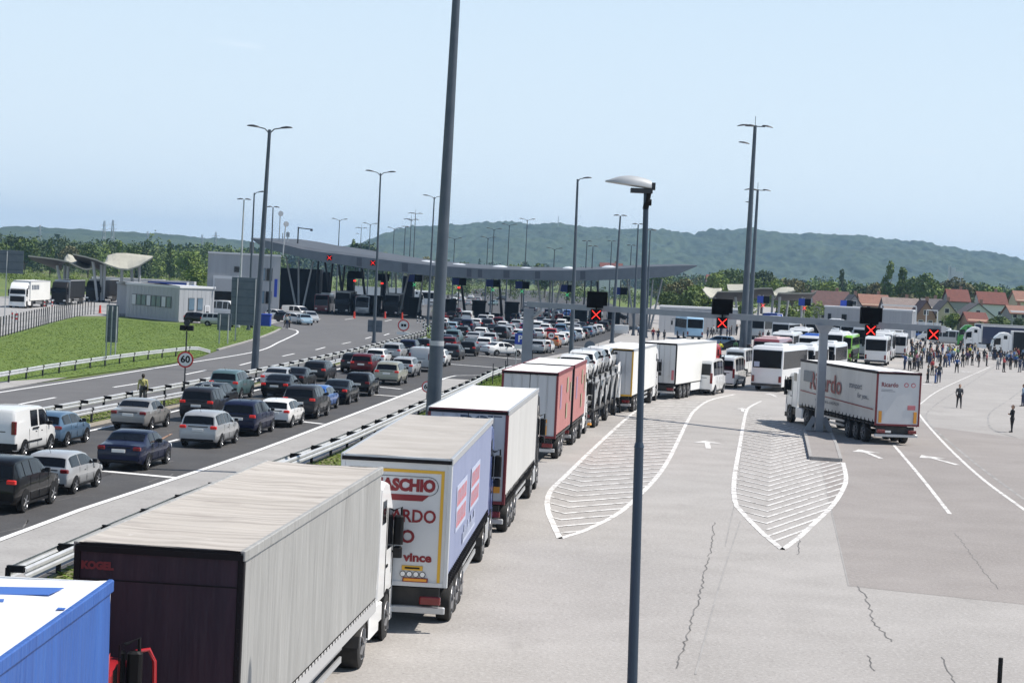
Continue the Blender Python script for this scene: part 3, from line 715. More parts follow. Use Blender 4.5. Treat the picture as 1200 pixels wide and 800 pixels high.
def round_sign(px, py, rpx, yground, txt, label, back=False, Y=None, extra=None, rz=0.):
    p = at(px, yground) if Y is None else Vector((atd(px, py, Y).x, Y, 0)); c = atd(px, py, p.y); s = FOC/p.y; r = rpx/s
    root = empty('speed_sign' if txt else 'round_sign', (p.x, p.y, 0), rz, label, 'road sign')
    lean = (c.x-p.x)
    mb = MB(); mb.tube([(0,.05,-.1),(0,.05,c.z+r+(.0 if not extra else extra))], .045, 8); mb.build('pole', 'dark_steel', root)
    if back:
        mb = MB(); mb.disc_cyl((0,-.04,c.z), (0,1,0), r, .03, 28); mb.build('disc', 'sign_back', root); return root, c, r
    mb = MB(); mb.disc_cyl((0,-.02,c.z), (0,1,0), r, .03, 32); mb.build('red_rim', 'sign_red', root)
    mb = MB(); mb.disc_cyl((0,-.04,c.z), (0,1,0), r*.80, .02, 32); mb.build('disc', 'sign_white', root)
    if txt: glyphs(txt, r*1.15, 'digits', 'black', root, (0,-.055,c.z), (math.pi/2,0,0), bold=.012*r/.35, width=r*1.15)
    else:
        mb = MB(); mb.rbox(-r*.42, -r*.02, -.062, -.052, c.z-r*.22, c.z+r*.22, .02); mb.rbox(r*.06, r*.46, -.062, -.052, c.z-r*.22, c.z+r*.22, .02); mb.build('car_symbols', 'black', root)
    return root, c, r
r_, c_, q_ = round_sign(215.5, 421, 9.6, 462, '60', 'white 60 speed sign with a red rim on a thin pole in the central barrier', extra=1.25)
mb = MB(); zt = atd(215.5, 384, c_.y).z
for sx in (-.22, .22): mb.rbox(sx-.19, sx+.19, -.18, .18, zt-.16, zt+.16, .05)
mb.build('warning_lamps', 'black', r_); mb = MB(); mb.tube([(0,.05,zt-.1),(0,.05,zt+.2)], .05, 8); mb.disc_cyl((0,0,zt+.33), (0,1,0), .2, .05, 16); mb.build('lamp_top', 'dark_steel', r_)
round_sign(499.5, 453, 6.6, 478, '60', 'white 60 speed sign half hidden behind the thick mast')
r_, c_, q_ = round_sign(472, 381, 6.8, 400, '', 'no overtaking sign at the start of the central barrier')
mb = MB(); mb.rbox(-.75,.75,-.05,-.01, atd(472,392,c_.y).z, atd(472,389,c_.y).z, .03); mb.build('distance_plate', 'sign_white', r_)
round_sign(645, 393, 4.6, 414, '', 'small round sign in front of the queue right of the parking sign')
round_sign(690, 405.5, 6.4, 428, '', 'blank grey back of a round sign beside the slim mast', back=True)
# parking sign
p = at(608, 430); c = atd(608, 397, p.y); s = FOC/p.y; hw_ = 6.3/s
root = empty('parking_sign', p, 0, 'blue square parking sign with a white P', 'road sign')
mb = MB(); mb.rbox(-hw_, hw_, -.03, .0, c.z-hw_, c.z+hw_, .05); mb.build('panel', 'blue_sign', root)
glyphs('P', hw_*1.7, 'letter', 'sign_white', root, (0,-.04,c.z), (math.pi/2,0,0), bold=.02)
mb = MB(); mb.rbox(-hw_, hw_, -.03, .0, c.z-hw_-.42, c.z-hw_-.03, .04); mb.build('lower_plate', 'sign_white', root)
for x in (-.3,.3): mb = MB(); mb.tube([(x,.05,-.1),(x,.05,c.z)], .035, 6); mb.build('leg', 'galv_matt', root)
for i, (px, yg) in enumerate([(577,451),(594,440),(591.5,446),(623,436)]):
    q = at(px, yg); mb = MB(); mb.tube([(0,0,-.05),(0,0,1.6)], .035, 6); o = mb.build('marker_post', 'dark_steel'); o.location = q
    tag(o, ['leftmost thin dark post on the gore island','thin dark post beside the parking sign, second from the right','thin dark post, second from left on the gore island','rightmost thin dark post by the gantry leg'][i], 'post', 'thin marker posts')
# striped delineators
mat('stripe_white', (.75,.75,.74), .5)
def delineator(px, py, i, red=False, h=1.05, g='black and white posts at the barrier start'):
    p = at(px, py); mb = MB()
    for k in range(5): mb.rbox(-.10,.10,-.04,.04, h*k/5, h*(k+1)/5, .03, mi=k % 2)
    o = mb.build('striped_post', ['stripe_white', 'sign_red' if red else 'black']); o.location = p; return o
ORD = ['first','second','third','fourth','fifth','sixth','seventh','eighth','ninth','tenth','eleventh','twelfth']
for i, (x, y) in enumerate([(489,378),(492.5,379),(497,381),(501,383),(505,385),(496,386),(499,388.5),(502,391),(505,394),(508,397)]):
    tag(delineator(x, y, i), '%s black and white striped post at the start of the barrier, counted from the left' % ORD[i], 'post', 'black and white striped posts')
for i, (x, y, l_) in enumerate([(52,361,'left red and white beacon by the truck canopy'),(61,361,'right red and white beacon by the truck canopy'),(14,376,'red and white beacon behind the far left fence'),(19,377,'second red and white beacon behind the far left fence')]):
    tag(delineator(x, y, i, True, 1.25), l_, 'beacon', 'red and white beacons')
mat('cone_red', (.62,.045,.02), .5)
for i, (x, y) in enumerate([(117,367),(144,364),(415,373),(451,373),(471,374)]):
    p = at(x, y); mb = MB(); mb.tube([(0,0,.06),(0,0,1.15)], [.2,.12], 10); mb.box(-.28,.28,-.28,.28,0,.06); o = mb.build('red_bollard', 'cone_red'); o.location = p
    tag(o, ['red bollard left of the low grey building','red bollard beside the left corner of the low grey building','leftmost red bollard under the main canopy','middle red bollard under the main canopy','rightmost red bollard under the main canopy'][i], 'bollard', 'red bollards')
# palisade fence far left
fl = resample(pix([(-60,409),(0,395.5),(57,379.5),(84,372.5),(110,368.5),(146,369.5)]), 2.2)
root = empty('fence', fl[0], 0, 'dark post fence along the top of the lawn at the far left', 'fence')
k = 0; pm = MB(); pm.tube([(0,0,0),(0,0,2.0)], .06, 6); po = pm.build('post', 'dark_steel'); pme = po.data; bpy.data.objects.remove(po)
for p in fl:
    if k >= 95: break
    o = bpy.data.objects.new('post', pme); COL.objects.link(o); o.parent = root; o.location = p-fl[0]; k += 1
mb = MB()
for z in (.5, 1.1, 1.75):
    for a, b in zip(fl[:-1], fl[1:]): mb.bar(a-fl[0]+Vector((0,0,z)), b-fl[0]+Vector((0,0,z)), .02)
mb.build('wires', 'dark_steel', root)

# -------- gantries
mat('gantry_grey', (.26,.285,.32), .5, .2, ncol=(.22,.24,.275), nscale=1)
def xmark(mb, c, s, mi=0, th=.2, ax=Vector((1,0,0))):
    for sg in (1,-1): mb.bar(c - ax*s - Vector((0,0,s*sg)), c + ax*s + Vector((0,0,s*sg)), s*th, .04, mi)
A = Vector((1.0, 134, 0)); A.x = atd(617, 420, 134).x; Bc = at(959, 508)
zA = atd(620, 352, A.y).z; zB = atd(962, 372, Bc.y).z; dv = (Bc-A); E_ = A + dv*1.33
root = empty('gantry', Bc, 0, 'grey portal gantry with lane signals over the lorry lanes', 'gantry')
mb = MB(); a_ = A-Bc; e_ = E_-Bc; zE = zB + (zB-zA)*.33
mb.bar(a_+Vector((0,0,zA-.25)), e_+Vector((0,0,zE-.25)), .42, .36); mb.build('beam', 'gantry_grey', root)
mb = MB(); mb.loft([[(-.22,-.25,.15),(.22,-.25,.15),(.22,.25,.15),(-.22,.25,.15)],[(-.22,-.25,zB-.9),(.22,-.25,zB-.9),(.22,.25,zB-.9),(-.22,.25,zB-.9)],[(-.5,-.32,zB-.43),(.5,-.32,zB-.43),(.5,.32,zB-.43),(-.5,.32,zB-.43)]])
mb.box(-.75,.75,-.55,.55,.10,.16); mb.bar((-.7,0,.16),(-.26,0,.95),.06,.3); mb.bar((.7,0,.16),(.26,0,.95),.06,.3); mb.build('column', 'gantry_grey', root)
mb = MB(); mb.box(a_.x-.35,a_.x+.35,a_.y-.35,a_.y+.35,0,zA-.53); mb.bar(a_+Vector((.3,-.5,zA-1.1)), a_+Vector((.9,-3,zA-.55)),.2); mb.build('column', 'gantry_grey', root)
for (x0,x1,y0,y1,xm,ym) in ((687,711,341.5,360.5,698,368.5),(833,857,350,368.5,845,378),(1007,1032,360,379.5,1018,386.5)):
    # intersection with the beam by its photo x
    best = min((A+dv*t/400. for t in range(0, 540)), key=lambda P_: abs(atd(x0+(x1-x0)/2, 360, P_.y).x-P_.x)); s = FOC/best.y; c = best-Bc
    zt = atd((x0+x1)/2, y0, best.y).z; zb = atd((x0+x1)/2, y1, best.y).z; zm = atd(xm, ym, best.y).z; h_ = (x1-x0)/2/s; cx = atd(xm, ym, best.y).x-Bc.x
    mb = MB(); mb.rbox(c.x-h_, c.x+h_, c.y-.75, c.y-.30, zb, zt, .04); mb.build('message_board', 'sign_face_black', root)
    mb = MB(); hs = 6.3/s; mb.rbox(cx-hs, cx+hs, c.y-.7, c.y-.35, zm-hs, zm+hs, .04); mb.bar((cx,c.y-.5,zb+.0),(cx,c.y-.5,zm+hs),.08); sb = mb.build('signal_box', 'sign_face_black', root)
    mb = MB(); xmark(mb, Vector((cx, c.y-.72, zm)), hs*.78, th=.26); mb.build('red_cross', 'lit_red', sb)
bp = A+dv*1.30; zx = atd(1091, 391.5, bp.y).z; hx = 6.4*bp.y/FOC; xx = atd(1091, 391.5, bp.y).x
mb = MB(); mb.rbox(xx-hx-Bc.x, xx+hx-Bc.x, bp.y-.7-Bc.y, bp.y-.35-Bc.y, zx-hx, zx+hx, .04); mb.bar((xx-Bc.x,bp.y-.5-Bc.y,zx+hx-.02),(xx-Bc.x,bp.y-.3-Bc.y,zE-.5),.08); sb = mb.build('signal_box', 'sign_face_black', root)
mb = MB(); xmark(mb, Vector((xx-Bc.x, bp.y-.72-Bc.y, zx)), hx*.78, th=.26); mb.build('red_cross', 'lit_red', sb)
# the far white portal behind the buses
for (xa, ya, xb, yb, base, lab) in ((1033,357,1074,359,401,'thin white portal frame behind the buses'),(1086,363,1099,364,392,'small thin portal frame left of the cream house')):
    Y = at(xb, base).y; a = atd(xa, ya, Y); b = atd(xb, yb, Y); root = empty('portal_frame', (b.x, Y, 0), 0, lab, 'gantry')
    mb = MB(); mb.bar((a.x-b.x,0,a.z),(0,0,b.z),.22); mb.build('beam', 'sign_white', root)
    for x in (0, a.x-b.x): mb = MB(); mb.bar((x,0,0),(x,0,b.z-.11),.2); mb.build('leg', 'sign_white', root)

# -------- main canopy
mat('canopy_fascia', (.12,.142,.168), .5, .1, ncol=(.15,.172,.198), nscale=.6)
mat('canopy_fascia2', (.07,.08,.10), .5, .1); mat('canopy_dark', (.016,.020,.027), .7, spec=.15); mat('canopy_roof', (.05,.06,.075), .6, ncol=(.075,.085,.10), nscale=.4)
mat('dome_white', (.62,.64,.66), .35, coat=.3)
mat('booth', (.012,.014,.018), .6, spec=.15)
FT = [(294,279),(309,281.5),(330,286),(354,292),(380,296),(400,298),(440,303),(480,308),(508,311),(560,314.5),(620,316.7),(676,316.7),(720,315),(753,313),(780,311.8),(800,311.3),(817,311)]
FB = [(294,280),(309,290),(330,296),(354,301.5),(380,307),(400,310),(440,316.5),(480,320.5),(508,323.5),(560,326.5),(620,328),(676,329),(720,328),(753,326.4),(780,324.6),(793,322.5),(817,312)]
YC = 344.; XO = -5.
def interp(T, x): return float(np.interp(x, [t[0] for t in T], [t[1] for t in T]))
sts = sorted(set([t[0] for t in FT]+[t[0] for t in FB]))
root = empty('canopy', (XO, YC, 0), 0, 'huge wing shaped grey canopy roof spanning the border booths', 'canopy')
rings = []; under = []
for x in sts:
    t = atd(x, interp(FT, x), YC); b = atd(x, interp(FB, x), YC); rise = float(np.interp(x, [294,345,400,520,817],[.35,1.75,1.5,.9,.35]))
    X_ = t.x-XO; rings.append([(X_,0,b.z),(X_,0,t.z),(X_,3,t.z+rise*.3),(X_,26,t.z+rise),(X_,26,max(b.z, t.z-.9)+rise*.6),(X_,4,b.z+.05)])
mb = MB()
n = 6
for i in range(len(rings)-1):
    for j in range(n):
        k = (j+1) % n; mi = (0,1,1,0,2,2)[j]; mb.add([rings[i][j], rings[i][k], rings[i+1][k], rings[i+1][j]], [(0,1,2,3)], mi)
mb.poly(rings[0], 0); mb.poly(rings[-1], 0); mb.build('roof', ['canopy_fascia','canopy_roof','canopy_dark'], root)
# fascia: darker end panels and joints
for x0, x1 in ((418,424),(471,478),(547,552.5),(560,565),(590,597),(627,633),(680,686)):
    a0 = atd(x0, interp(FT,x0)+1.2, YC); a1 = atd(x1, interp(FT,x1)+1.2, YC); b1 = atd(x1, interp(FB,x1)-1.6, YC); b0 = atd(x0, interp(FB,x0)-1.6, YC)
    mb = MB(); mb.loft([[Vector((p.x-XO, yy, p.z)) for p in (a0,a1,b1,b0)] for yy in (-.06,-.004)]); mb.build('fascia_panel', 'canopy_fascia2', root)
for (x0, x1, yb) in ((384,434,301.5),(435,474,305),(486,514,309.5),(524,551,313),(574,598,315),(604,629,317.5),(657,676,316.7),(703,725,315.4)):
    xm = (x0+x1)/2; Yd = YC+14; c = atd(xm, yb, Yd); rx = (x1-x0)/2*Yd/FOC; m = MB(); V_ = []
    rr = []
    for i in range(5):
        f = math.cos(i*math.pi/8); z = math.sin(i*math.pi/8)*.95
        rr.append([(c.x-XO+rx*f*math.cos(a), 14+5*f*math.sin(a), c.z-.25+z*1.0) for a in [k*math.pi/8 for k in range(16)]])
    m.loft(rr, caps=True); m.build('skylight', 'dome_white', root, smooth=60)
mat('strut_grey', (.34,.36,.38), .5, .2)
def strut(x0, y0, x1, y1, Y, m='strut_grey', w_=.32):
    a = atd(x0, y0, Y); b = atd(x1, y1, Y); mb = MB(); mb.tube([(a.x-XO, Y-YC, a.z), (b.x-XO, Y-YC, max(0, b.z))], [w_*.42, w_*.62], 10); mb.build('column', m, root, smooth=True)
for a in [(335,300,347,361,352),(350,303,350,361,353),(367,306,355,361,352),(452,318,458,366,356),(479,321,468,367,356),(496,323,490,366,357),(464,320,464,368,362),
          (630,329,637,379,350),(645,329,643,379,356),(658,330,646,379,350),(735,328,744,384,350),(765,328,760,386,350),(776,327,762,386,350),(752,328,752,384,360)]: strut(*a)
for a in [(373,306,370,366,366),(381,307,389,366,366),(390,308,384,366,366),(397,310,403,366,366),(404,311,398,366,366),(424,313,430,368,368),(511,322,514,368,366),(540,326,545,368,368),(700,330,703,380,366),(585,327,588,370,366)]: strut(*a, m='dark_steel', w_=.45)
# dark block added to deepen the shade under the roof's left end
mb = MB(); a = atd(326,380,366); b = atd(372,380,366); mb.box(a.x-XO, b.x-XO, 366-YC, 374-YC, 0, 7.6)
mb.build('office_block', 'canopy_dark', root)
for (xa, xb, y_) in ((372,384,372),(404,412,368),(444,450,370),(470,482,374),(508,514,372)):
    a = atd(xa,380,y_); b = atd(xb,380,y_); mb = MB(); mb.box(a.x-XO, b.x-XO, y_-YC, y_-YC+3, 0, 7.2); mb.build('service_core', 'canopy_dark', root)  # dark boxes added to make the space below the canopy darker
# small lane signals on the fascia
for px in (386, 437):
    c = atd(px, interp(FT,px)+5.5, YC-.2); mb = MB(); mb.box(c.x-XO-.42, c.x-XO+.42, -.2, -.05, c.z-.42, c.z+.42); sb = mb.build('signal_box', 'sign_face_black', root)
    mb = MB(); xmark(mb, Vector((c.x-XO, -.22, c.z)), .34, th=.34); mb.build('red_cross', 'lit_red', sb)
# booths
for i, (px, w_) in enumerate([(438,2.4),(412,2.2),(486,2.2),(527,2.2),(561,2.4),(600,2.4),(680,2.6),(720,2.2)]):
    Y = 356. + (i % 3)*2; c = atd(px, 360, Y); root2 = empty('border_booth', (c.x, Y, 0), 0, 'dark border booth, %s from the left under the main canopy' % ORD[[1,0,2,3,4,5,6,7][i]], 'booth', 'border booths')
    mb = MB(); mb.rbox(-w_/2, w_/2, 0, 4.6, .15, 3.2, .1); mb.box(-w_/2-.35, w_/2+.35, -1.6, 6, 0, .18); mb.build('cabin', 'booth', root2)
    mb = MB(); mb.rbox(-w_/2-.15, w_/2+.15, -.3, 4.9, 3.2, 3.5, .1); mb.build('booth_roof', 'canopy_dark', root2)
    for s in (-1,1): mb = MB(); mb.box(s*w_/2-.02 if s < 0 else w_/2, s*w_/2 if s < 0 else w_/2+.02, .4, 3.6, 1.2, 2.6); mb.build('window', 'pale_glass', root2)
# hanging lane boards: blue half, black half, a lit signal below
for i, (px, py, lit) in enumerate([(486,326,'green'),(538,330,'none'),(578,332,'green'),(612,334,'green'),(665,338,'green'),(727,341,'none'),(416,322,'none'),(448,325,'none')]):
    Y = 362.; c = atd(px, py, Y); root2 = empty('lane_board', (c.x, Y, 0), 0, '%s hanging lane board from the left under the main canopy' % ORD[[2,3,4,5,6,7,0,1][i]], 'lane sign', 'lane boards under the canopy')
    mb = MB(); mb.box(-1.25, -.02, -.1, .1, c.z-.65, c.z+.65); mb.build('blue_panel', 'blue_sign' if i < 6 else 'sign_face_black', root2)
    mb = MB(); mb.box(.02, 1.3, -.1, .1, c.z-.65, c.z+.65); mb.build('black_panel', 'sign_face_black', root2)
    mb = MB(); mb.tube([(0,.2,0),(0,.2,10.2 if i not in (2,3,4,5) else 8.4)], .09, 6); mb.build('hanger', 'dark_steel', root2)
    if lit == 'green': mb = MB(); xmark(mb, Vector((0,-.15,c.z-1.15)), .30, th=.4); mb.build('green_arrow', 'lit_green', root2)
    elif px < 560: mb = MB(); mb.box(-.2,.25,-.15,-.1,c.z-1.2,c.z-.95); mb.build('red_lamp', 'lit_red', root2)

# -------- curved shell canopies
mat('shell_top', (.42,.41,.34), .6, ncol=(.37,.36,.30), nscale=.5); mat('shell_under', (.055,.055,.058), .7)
def shell(near, back, Y, dY, label, cols, thick=.25, group='curved shell canopies'):
    xs = np.linspace(0, 1, 15); f = lambda T, t: (float(np.interp(t, np.linspace(0,1,len(T)), [p[0] for p in T])), float(np.interp(t, np.linspace(0,1,len(T)), [p[1] for p in T])))
    o = atd(near[0][0], near[0][1], Y); root = empty('shell_canopy', (o.x, Y, 0), 0, label, 'canopy', group); mb = MB(); G_ = []
    for t in xs:
        a = atd(*f(near, t), Y) - Vector((o.x, Y, 0)); b = atd(*f(back, t), Y+dY) - Vector((o.x, Y, 0))
        G_.append([a+(b-a)*(k/4) - Vector((0,0,.25*math.sin(math.pi*k/4))) for k in range(5)])
    for i in range(len(G_)-1):
        for k in range(4):
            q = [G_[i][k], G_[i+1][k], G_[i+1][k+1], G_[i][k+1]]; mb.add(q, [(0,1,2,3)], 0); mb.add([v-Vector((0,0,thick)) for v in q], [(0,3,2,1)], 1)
    edge = [g[0] for g in G_] + G_[-1][1:] + [g[-1] for g in reversed(G_[:-1])] + list(reversed(G_[0][1:-1]))
    for a, b in zip(edge, edge[1:]+edge[:1]): mb.add([a, b, b-Vector((0,0,thick)), a-Vector((0,0,thick))], [(0,1,2,3)], 0)
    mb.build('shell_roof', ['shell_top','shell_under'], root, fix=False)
    for (x0,y0,x1,y1,dd) in cols:
        a = atd(x0,y0,Y+dd)-Vector((o.x,Y,0)); b = atd(x1,y1,Y+dd)-Vector((o.x,Y,0)); mb = MB(); mb.tube([a, (b.x, b.y, max(0,b.z))], [.28,.22], 8); mb.build('column', 'strut_grey', root, smooth=True)
    return root
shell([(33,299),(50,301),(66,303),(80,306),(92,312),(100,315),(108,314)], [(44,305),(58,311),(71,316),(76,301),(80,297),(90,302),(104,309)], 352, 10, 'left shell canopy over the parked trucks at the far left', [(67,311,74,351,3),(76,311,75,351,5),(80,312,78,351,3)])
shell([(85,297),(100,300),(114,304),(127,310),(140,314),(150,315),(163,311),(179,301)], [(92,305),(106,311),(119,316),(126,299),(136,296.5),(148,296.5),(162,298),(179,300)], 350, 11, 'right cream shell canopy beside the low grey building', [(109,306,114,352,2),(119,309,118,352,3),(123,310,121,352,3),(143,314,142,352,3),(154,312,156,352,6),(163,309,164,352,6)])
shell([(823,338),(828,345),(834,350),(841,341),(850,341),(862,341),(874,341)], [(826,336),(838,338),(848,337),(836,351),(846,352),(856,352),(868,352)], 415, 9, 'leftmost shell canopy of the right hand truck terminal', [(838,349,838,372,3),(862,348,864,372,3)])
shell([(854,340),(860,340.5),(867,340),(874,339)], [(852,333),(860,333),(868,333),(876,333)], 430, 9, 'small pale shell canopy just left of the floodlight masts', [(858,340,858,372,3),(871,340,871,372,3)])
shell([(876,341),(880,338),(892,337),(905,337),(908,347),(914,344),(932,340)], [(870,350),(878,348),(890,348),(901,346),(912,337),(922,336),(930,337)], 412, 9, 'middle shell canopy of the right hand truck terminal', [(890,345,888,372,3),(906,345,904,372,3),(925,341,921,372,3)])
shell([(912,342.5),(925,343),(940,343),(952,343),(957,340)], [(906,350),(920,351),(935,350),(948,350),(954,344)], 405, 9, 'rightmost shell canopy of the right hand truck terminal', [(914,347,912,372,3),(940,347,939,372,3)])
for i, (x, y) in enumerate([(894.5,351),(943,354),(992,356)]):
    Y = 395.; c = atd(x, y, Y); root2 = empty('lane_board', (c.x, Y, 0), 0, ['left','middle','right'][i]+' blue and black lane board by the right hand shell canopies', 'lane sign', 'lane boards by the shell canopies')
    mb = MB(); mb.box(-1.2,0,-.1,.1,c.z-.68,c.z+.68); mb.build('blue_panel', 'blue_sign', root2); mb = MB(); mb.box(.01,1.2,-.1,.1,c.z-.68,c.z+.68); mb.build('black_panel', 'sign_face_black', root2)
    mb = MB(); mb.tube([(0,.2,0),(0,.2,c.z+.9)], .1, 6); mb.build('post', 'strut_grey', root2)
    mb = MB(); xmark(mb, Vector((0,-.15,c.z-1.15)), .34, th=.4); mb.build('red_cross', 'lit_red', root2)

# -------- buildings
mat('panel_grey', (.31,.325,.35), .55, .1, ncol=(.35,.365,.39), nscale=.3, stretch=(6,6,.2)); mat('panel_white', (.55,.565,.59), .55)
mat('door_grey', (.36,.37,.39), .6); mat('trim_dark', (.05,.055,.06), .5)
mat('window_frame', (.09,.10,.11), .5)
def box_building(name, corners, h, label, m='panel_grey', wins=(), doors=(), parapet=True, cat='building'):
    """corners: ground points, counter clockwise seen from above; wins: (edge, u0, u1, z0, z1)"""
    o = corners[0]; root = empty(name, o, 0, label, cat); C_ = [Vector((c.x-o.x, c.y-o.y, 0)) for c in corners]
    mb = MB(); mb.prism(C_, 0, h); mb.build('wall', m, root)
    mb = MB(); cen = sum(C_, Vector())/len(C_); mb.prism([c+(c-cen).normalized()*.18 for c in C_], h, h+.28); mb.build('roof_edge', 'panel_white', root)
    mb = MB()
    for a, b in zip(C_, C_[1:]+C_[:1]):
        L_ = (b-a).length; n_ = int(L_/1.1); t = (b-a).normalized(); nn = Vector((t.y,-t.x,0))
        for k in range(1, n_): p = a+t*(L_*k/n_)+nn*.006; mb.bar(p+Vector((0,0,.25)), p+Vector((0,0,h-.05)), .035, .02)
        mb.bar(a+nn*.03+Vector((0,0,.12)), b+nn*.03+Vector((0,0,.12)), .06, .24)
    mb.build('cladding_ribs', 'door_grey', root)
    for (e, u0, u1, z0, z1, mm) in wins:
        a, b = C_[e], C_[(e+1) % len(C_)]; t = (b-a); nn = Vector((t.y,-t.x,0)).normalized(); p, q = a+t*u0+nn*.03, a+t*u1+nn*.03
        mb = MB(); mb.loft([[p+Vector((0,0,z0)), q+Vector((0,0,z0)), q+Vector((0,0,z1)), p+Vector((0,0,z1))], [v+nn*.05 for v in (p+Vector((0,0,z0)), q+Vector((0,0,z0)), q+Vector((0,0,z1)), p+Vector((0,0,z1)))]]); wo_ = mb.build('window', 'window_frame', root)
        tt = t.normalized()*.09; p2, q2 = p+tt+nn*.055, q-tt+nn*.055
        mb = MB(); mb.loft([[v+nn*k for v in (p2+Vector((0,0,z0+.09)), q2+Vector((0,0,z0+.09)), q2+Vector((0,0,z1-.09)), p2+Vector((0,0,z1-.09)))] for k in (0,.02)]); mb.build('pane', mm, wo_)
    for (e, u0, u1, z1, mm) in doors:
        a, b = C_[e], C_[(e+1) % len(C_)]; t = (b-a); nn = Vector((t.y,-t.x,0)).normalized(); p, q = a+t*u0+nn*.02, a+t*u1+nn*.02
        mb = MB(); mb.loft([[v+nn*k for v in (p, q, q+Vector((0,0,z1)), p+Vector((0,0,z1)))] for k in (0,.1)]); do = mb.build('door', 'panel_white', root)
        tt = t.normalized()*.25; mb = MB(); mb.loft([[v+nn*k for v in (p+tt+nn*.11, q-tt+nn*.11, q-tt+nn*.11+Vector((0,0,z1*.62)), p+tt+nn*.11+Vector((0,0,z1*.62)))] for k in (0,.01)]); mb.build('opening', 'black', do)
        mb = MB(); mb.loft([[v+nn*k for v in (p+tt+nn*.11+Vector((0,0,z1*.63)), q-tt+nn*.11+Vector((0,0,z1*.63)), q-tt+nn*.11+Vector((0,0,z1*.93)), p+tt+nn*.11+Vector((0,0,z1*.93)))] for k in (0,.03)]); mb.build('shutter', mm, do)
    return root
a, b = at(147,371), at(209,377.3); c = Vector((atd(250,372,b.y+9).x, b.y+9, 0))
wl = [(0, .12+k*.094, .12+k*.094+.083, 1.75, 3.25, 'pale_glass' if k % 3 else 'panel_white') for k in range(8)] + [(1, .25, .42, 1.5, 3.2, 'pale_glass'), (1, .5, .66, 1.5, 3.2, 'pale_glass')]
box_building('office_building', [a, b, c, Vector((c.x-15, c.y+9, 0)), Vector((a.x+3, a.y+9, 0))], 4.45, 'low grey building with a row of eight small windows behind the lawn', wins=wl, doors=[(1,.72,.86,2.2,'door_grey')])
Y = 300.; a = atd(241,370,Y); a.z = 0; b = atd(326,370,Y+2); b.z = 0
wn = [(0,.36,.44,atd(275,319,Y).z,atd(275,312,Y).z,'glass'),(0,.70,.80,atd(309,329,Y).z,atd(309,314,Y).z,'pale_glass'),(0,.81,.895,atd(309,329,Y).z,atd(309,314,Y).z,'glass'),(0,.70,.80,atd(309,356,Y).z,atd(309,341,Y).z,'pale_glass'),(0,.81,.895,atd(309,356,Y).z,atd(309,341,Y).z,'glass')]
rb = box_building('customs_building', [a, b, b+Vector((-3.3,24,0)), a+Vector((-3.3,24,0))], 9.35, 'tall grey clad building with a wide garage door left of the main canopy', wins=wn, doors=[(0,.08,.45,6.1,'door_grey')])
mb = MB(); mb.box(10.05,10.5,-.14,-.02,3.3,6.0); mb.build('blue_banner', 'blue_sign', rb); mb = MB(); mb.box(5.3,5.9,6,6.6,9.6,11.4); mb.build('chimney', 'trim_dark', rb)
mb = MB(); mb.tube([(10.2,8,9.6),(10.4,8,14.2)], .09, 6); mb.disc_cyl((10.5,7.8,14.4), (.3,-1,.1), .42, .12, 14); mb.build('antenna_mast', 'galv_matt', rb)
# arm lamp on the canopy roof, antenna frames
c = atd(349,282,352); root = empty('roof_lamp', (c.x, 352, c.z-.6), 0, 'small mast with a sideways arm on the left end of the canopy roof', 'lamp mast'); zt = atd(349,266,352).z-c.z+.6
mb = MB(); mb.tube([(0,0,0),(0,0,zt)], .12, 8); mb.tube([(0,0,zt-.15),(2.3,0,zt-.3)], .1, 6); mb.build('pole', 'dark_steel', root); mb = MB(); mb.box(2.1,2.5,-.15,.15,zt-.6,zt-.2); mb.build('camera', 'dark_steel', root)
for i, (px, y0, y1) in enumerate([(327,247,283),(331,273,283),(337,271,283)]):
    c = atd(px, y1, 350); zt = atd(px, y0, 350).z; mb = MB(); mb.tube([(0,0,0),(0,0,zt-c.z+.5)], .09, 6)
    if i == 0: mb.disc_cyl((.1,-.1,zt-c.z), (.3,-1,.1), .45, .15, 14)
    if i == 2: mb.box(-.3,.3,-.05,.05,zt-c.z-.5,zt-c.z+.3)
    o = mb.build('antenna', 'galv_matt'); o.location = (c.x, 350, c.z-.5); tag(o, ['tall antenna with a round dish on the canopy roof','short plain antenna on the canopy roof','short antenna with a square panel on the canopy roof'][i], 'antenna', 'roof antennas')
# low flat buildings at the right of the canopy
Y = 335; a = atd(772,380,Y); b = atd(862,380,Y+6); a.z = b.z = 0
box_building('service_building', [a, b, b+Vector((1,8,0)), a+Vector((1,8,0))], atd(800,361,Y).z, 'long low grey service building behind the pale blue bus', m='panel_grey', wins=[(0,.3,.36,1.4,2.4,'glass')])
Y = 385; a = atd(965,390,Y); b = atd(1068,390,Y-8); a.z = b.z = 0
box_building('terminal_building', [a, b, b+Vector((3,12,0)), a+Vector((2,12,0))], atd(990,361,Y).z, 'low white and grey terminal building behind the row of coaches', wins=[(0,.04,.08,2.4,4.0,'glass'),(0,.2,.26,2.4,4.0,'glass'),(0,.55,.62,2.4,4.0,'glass')])

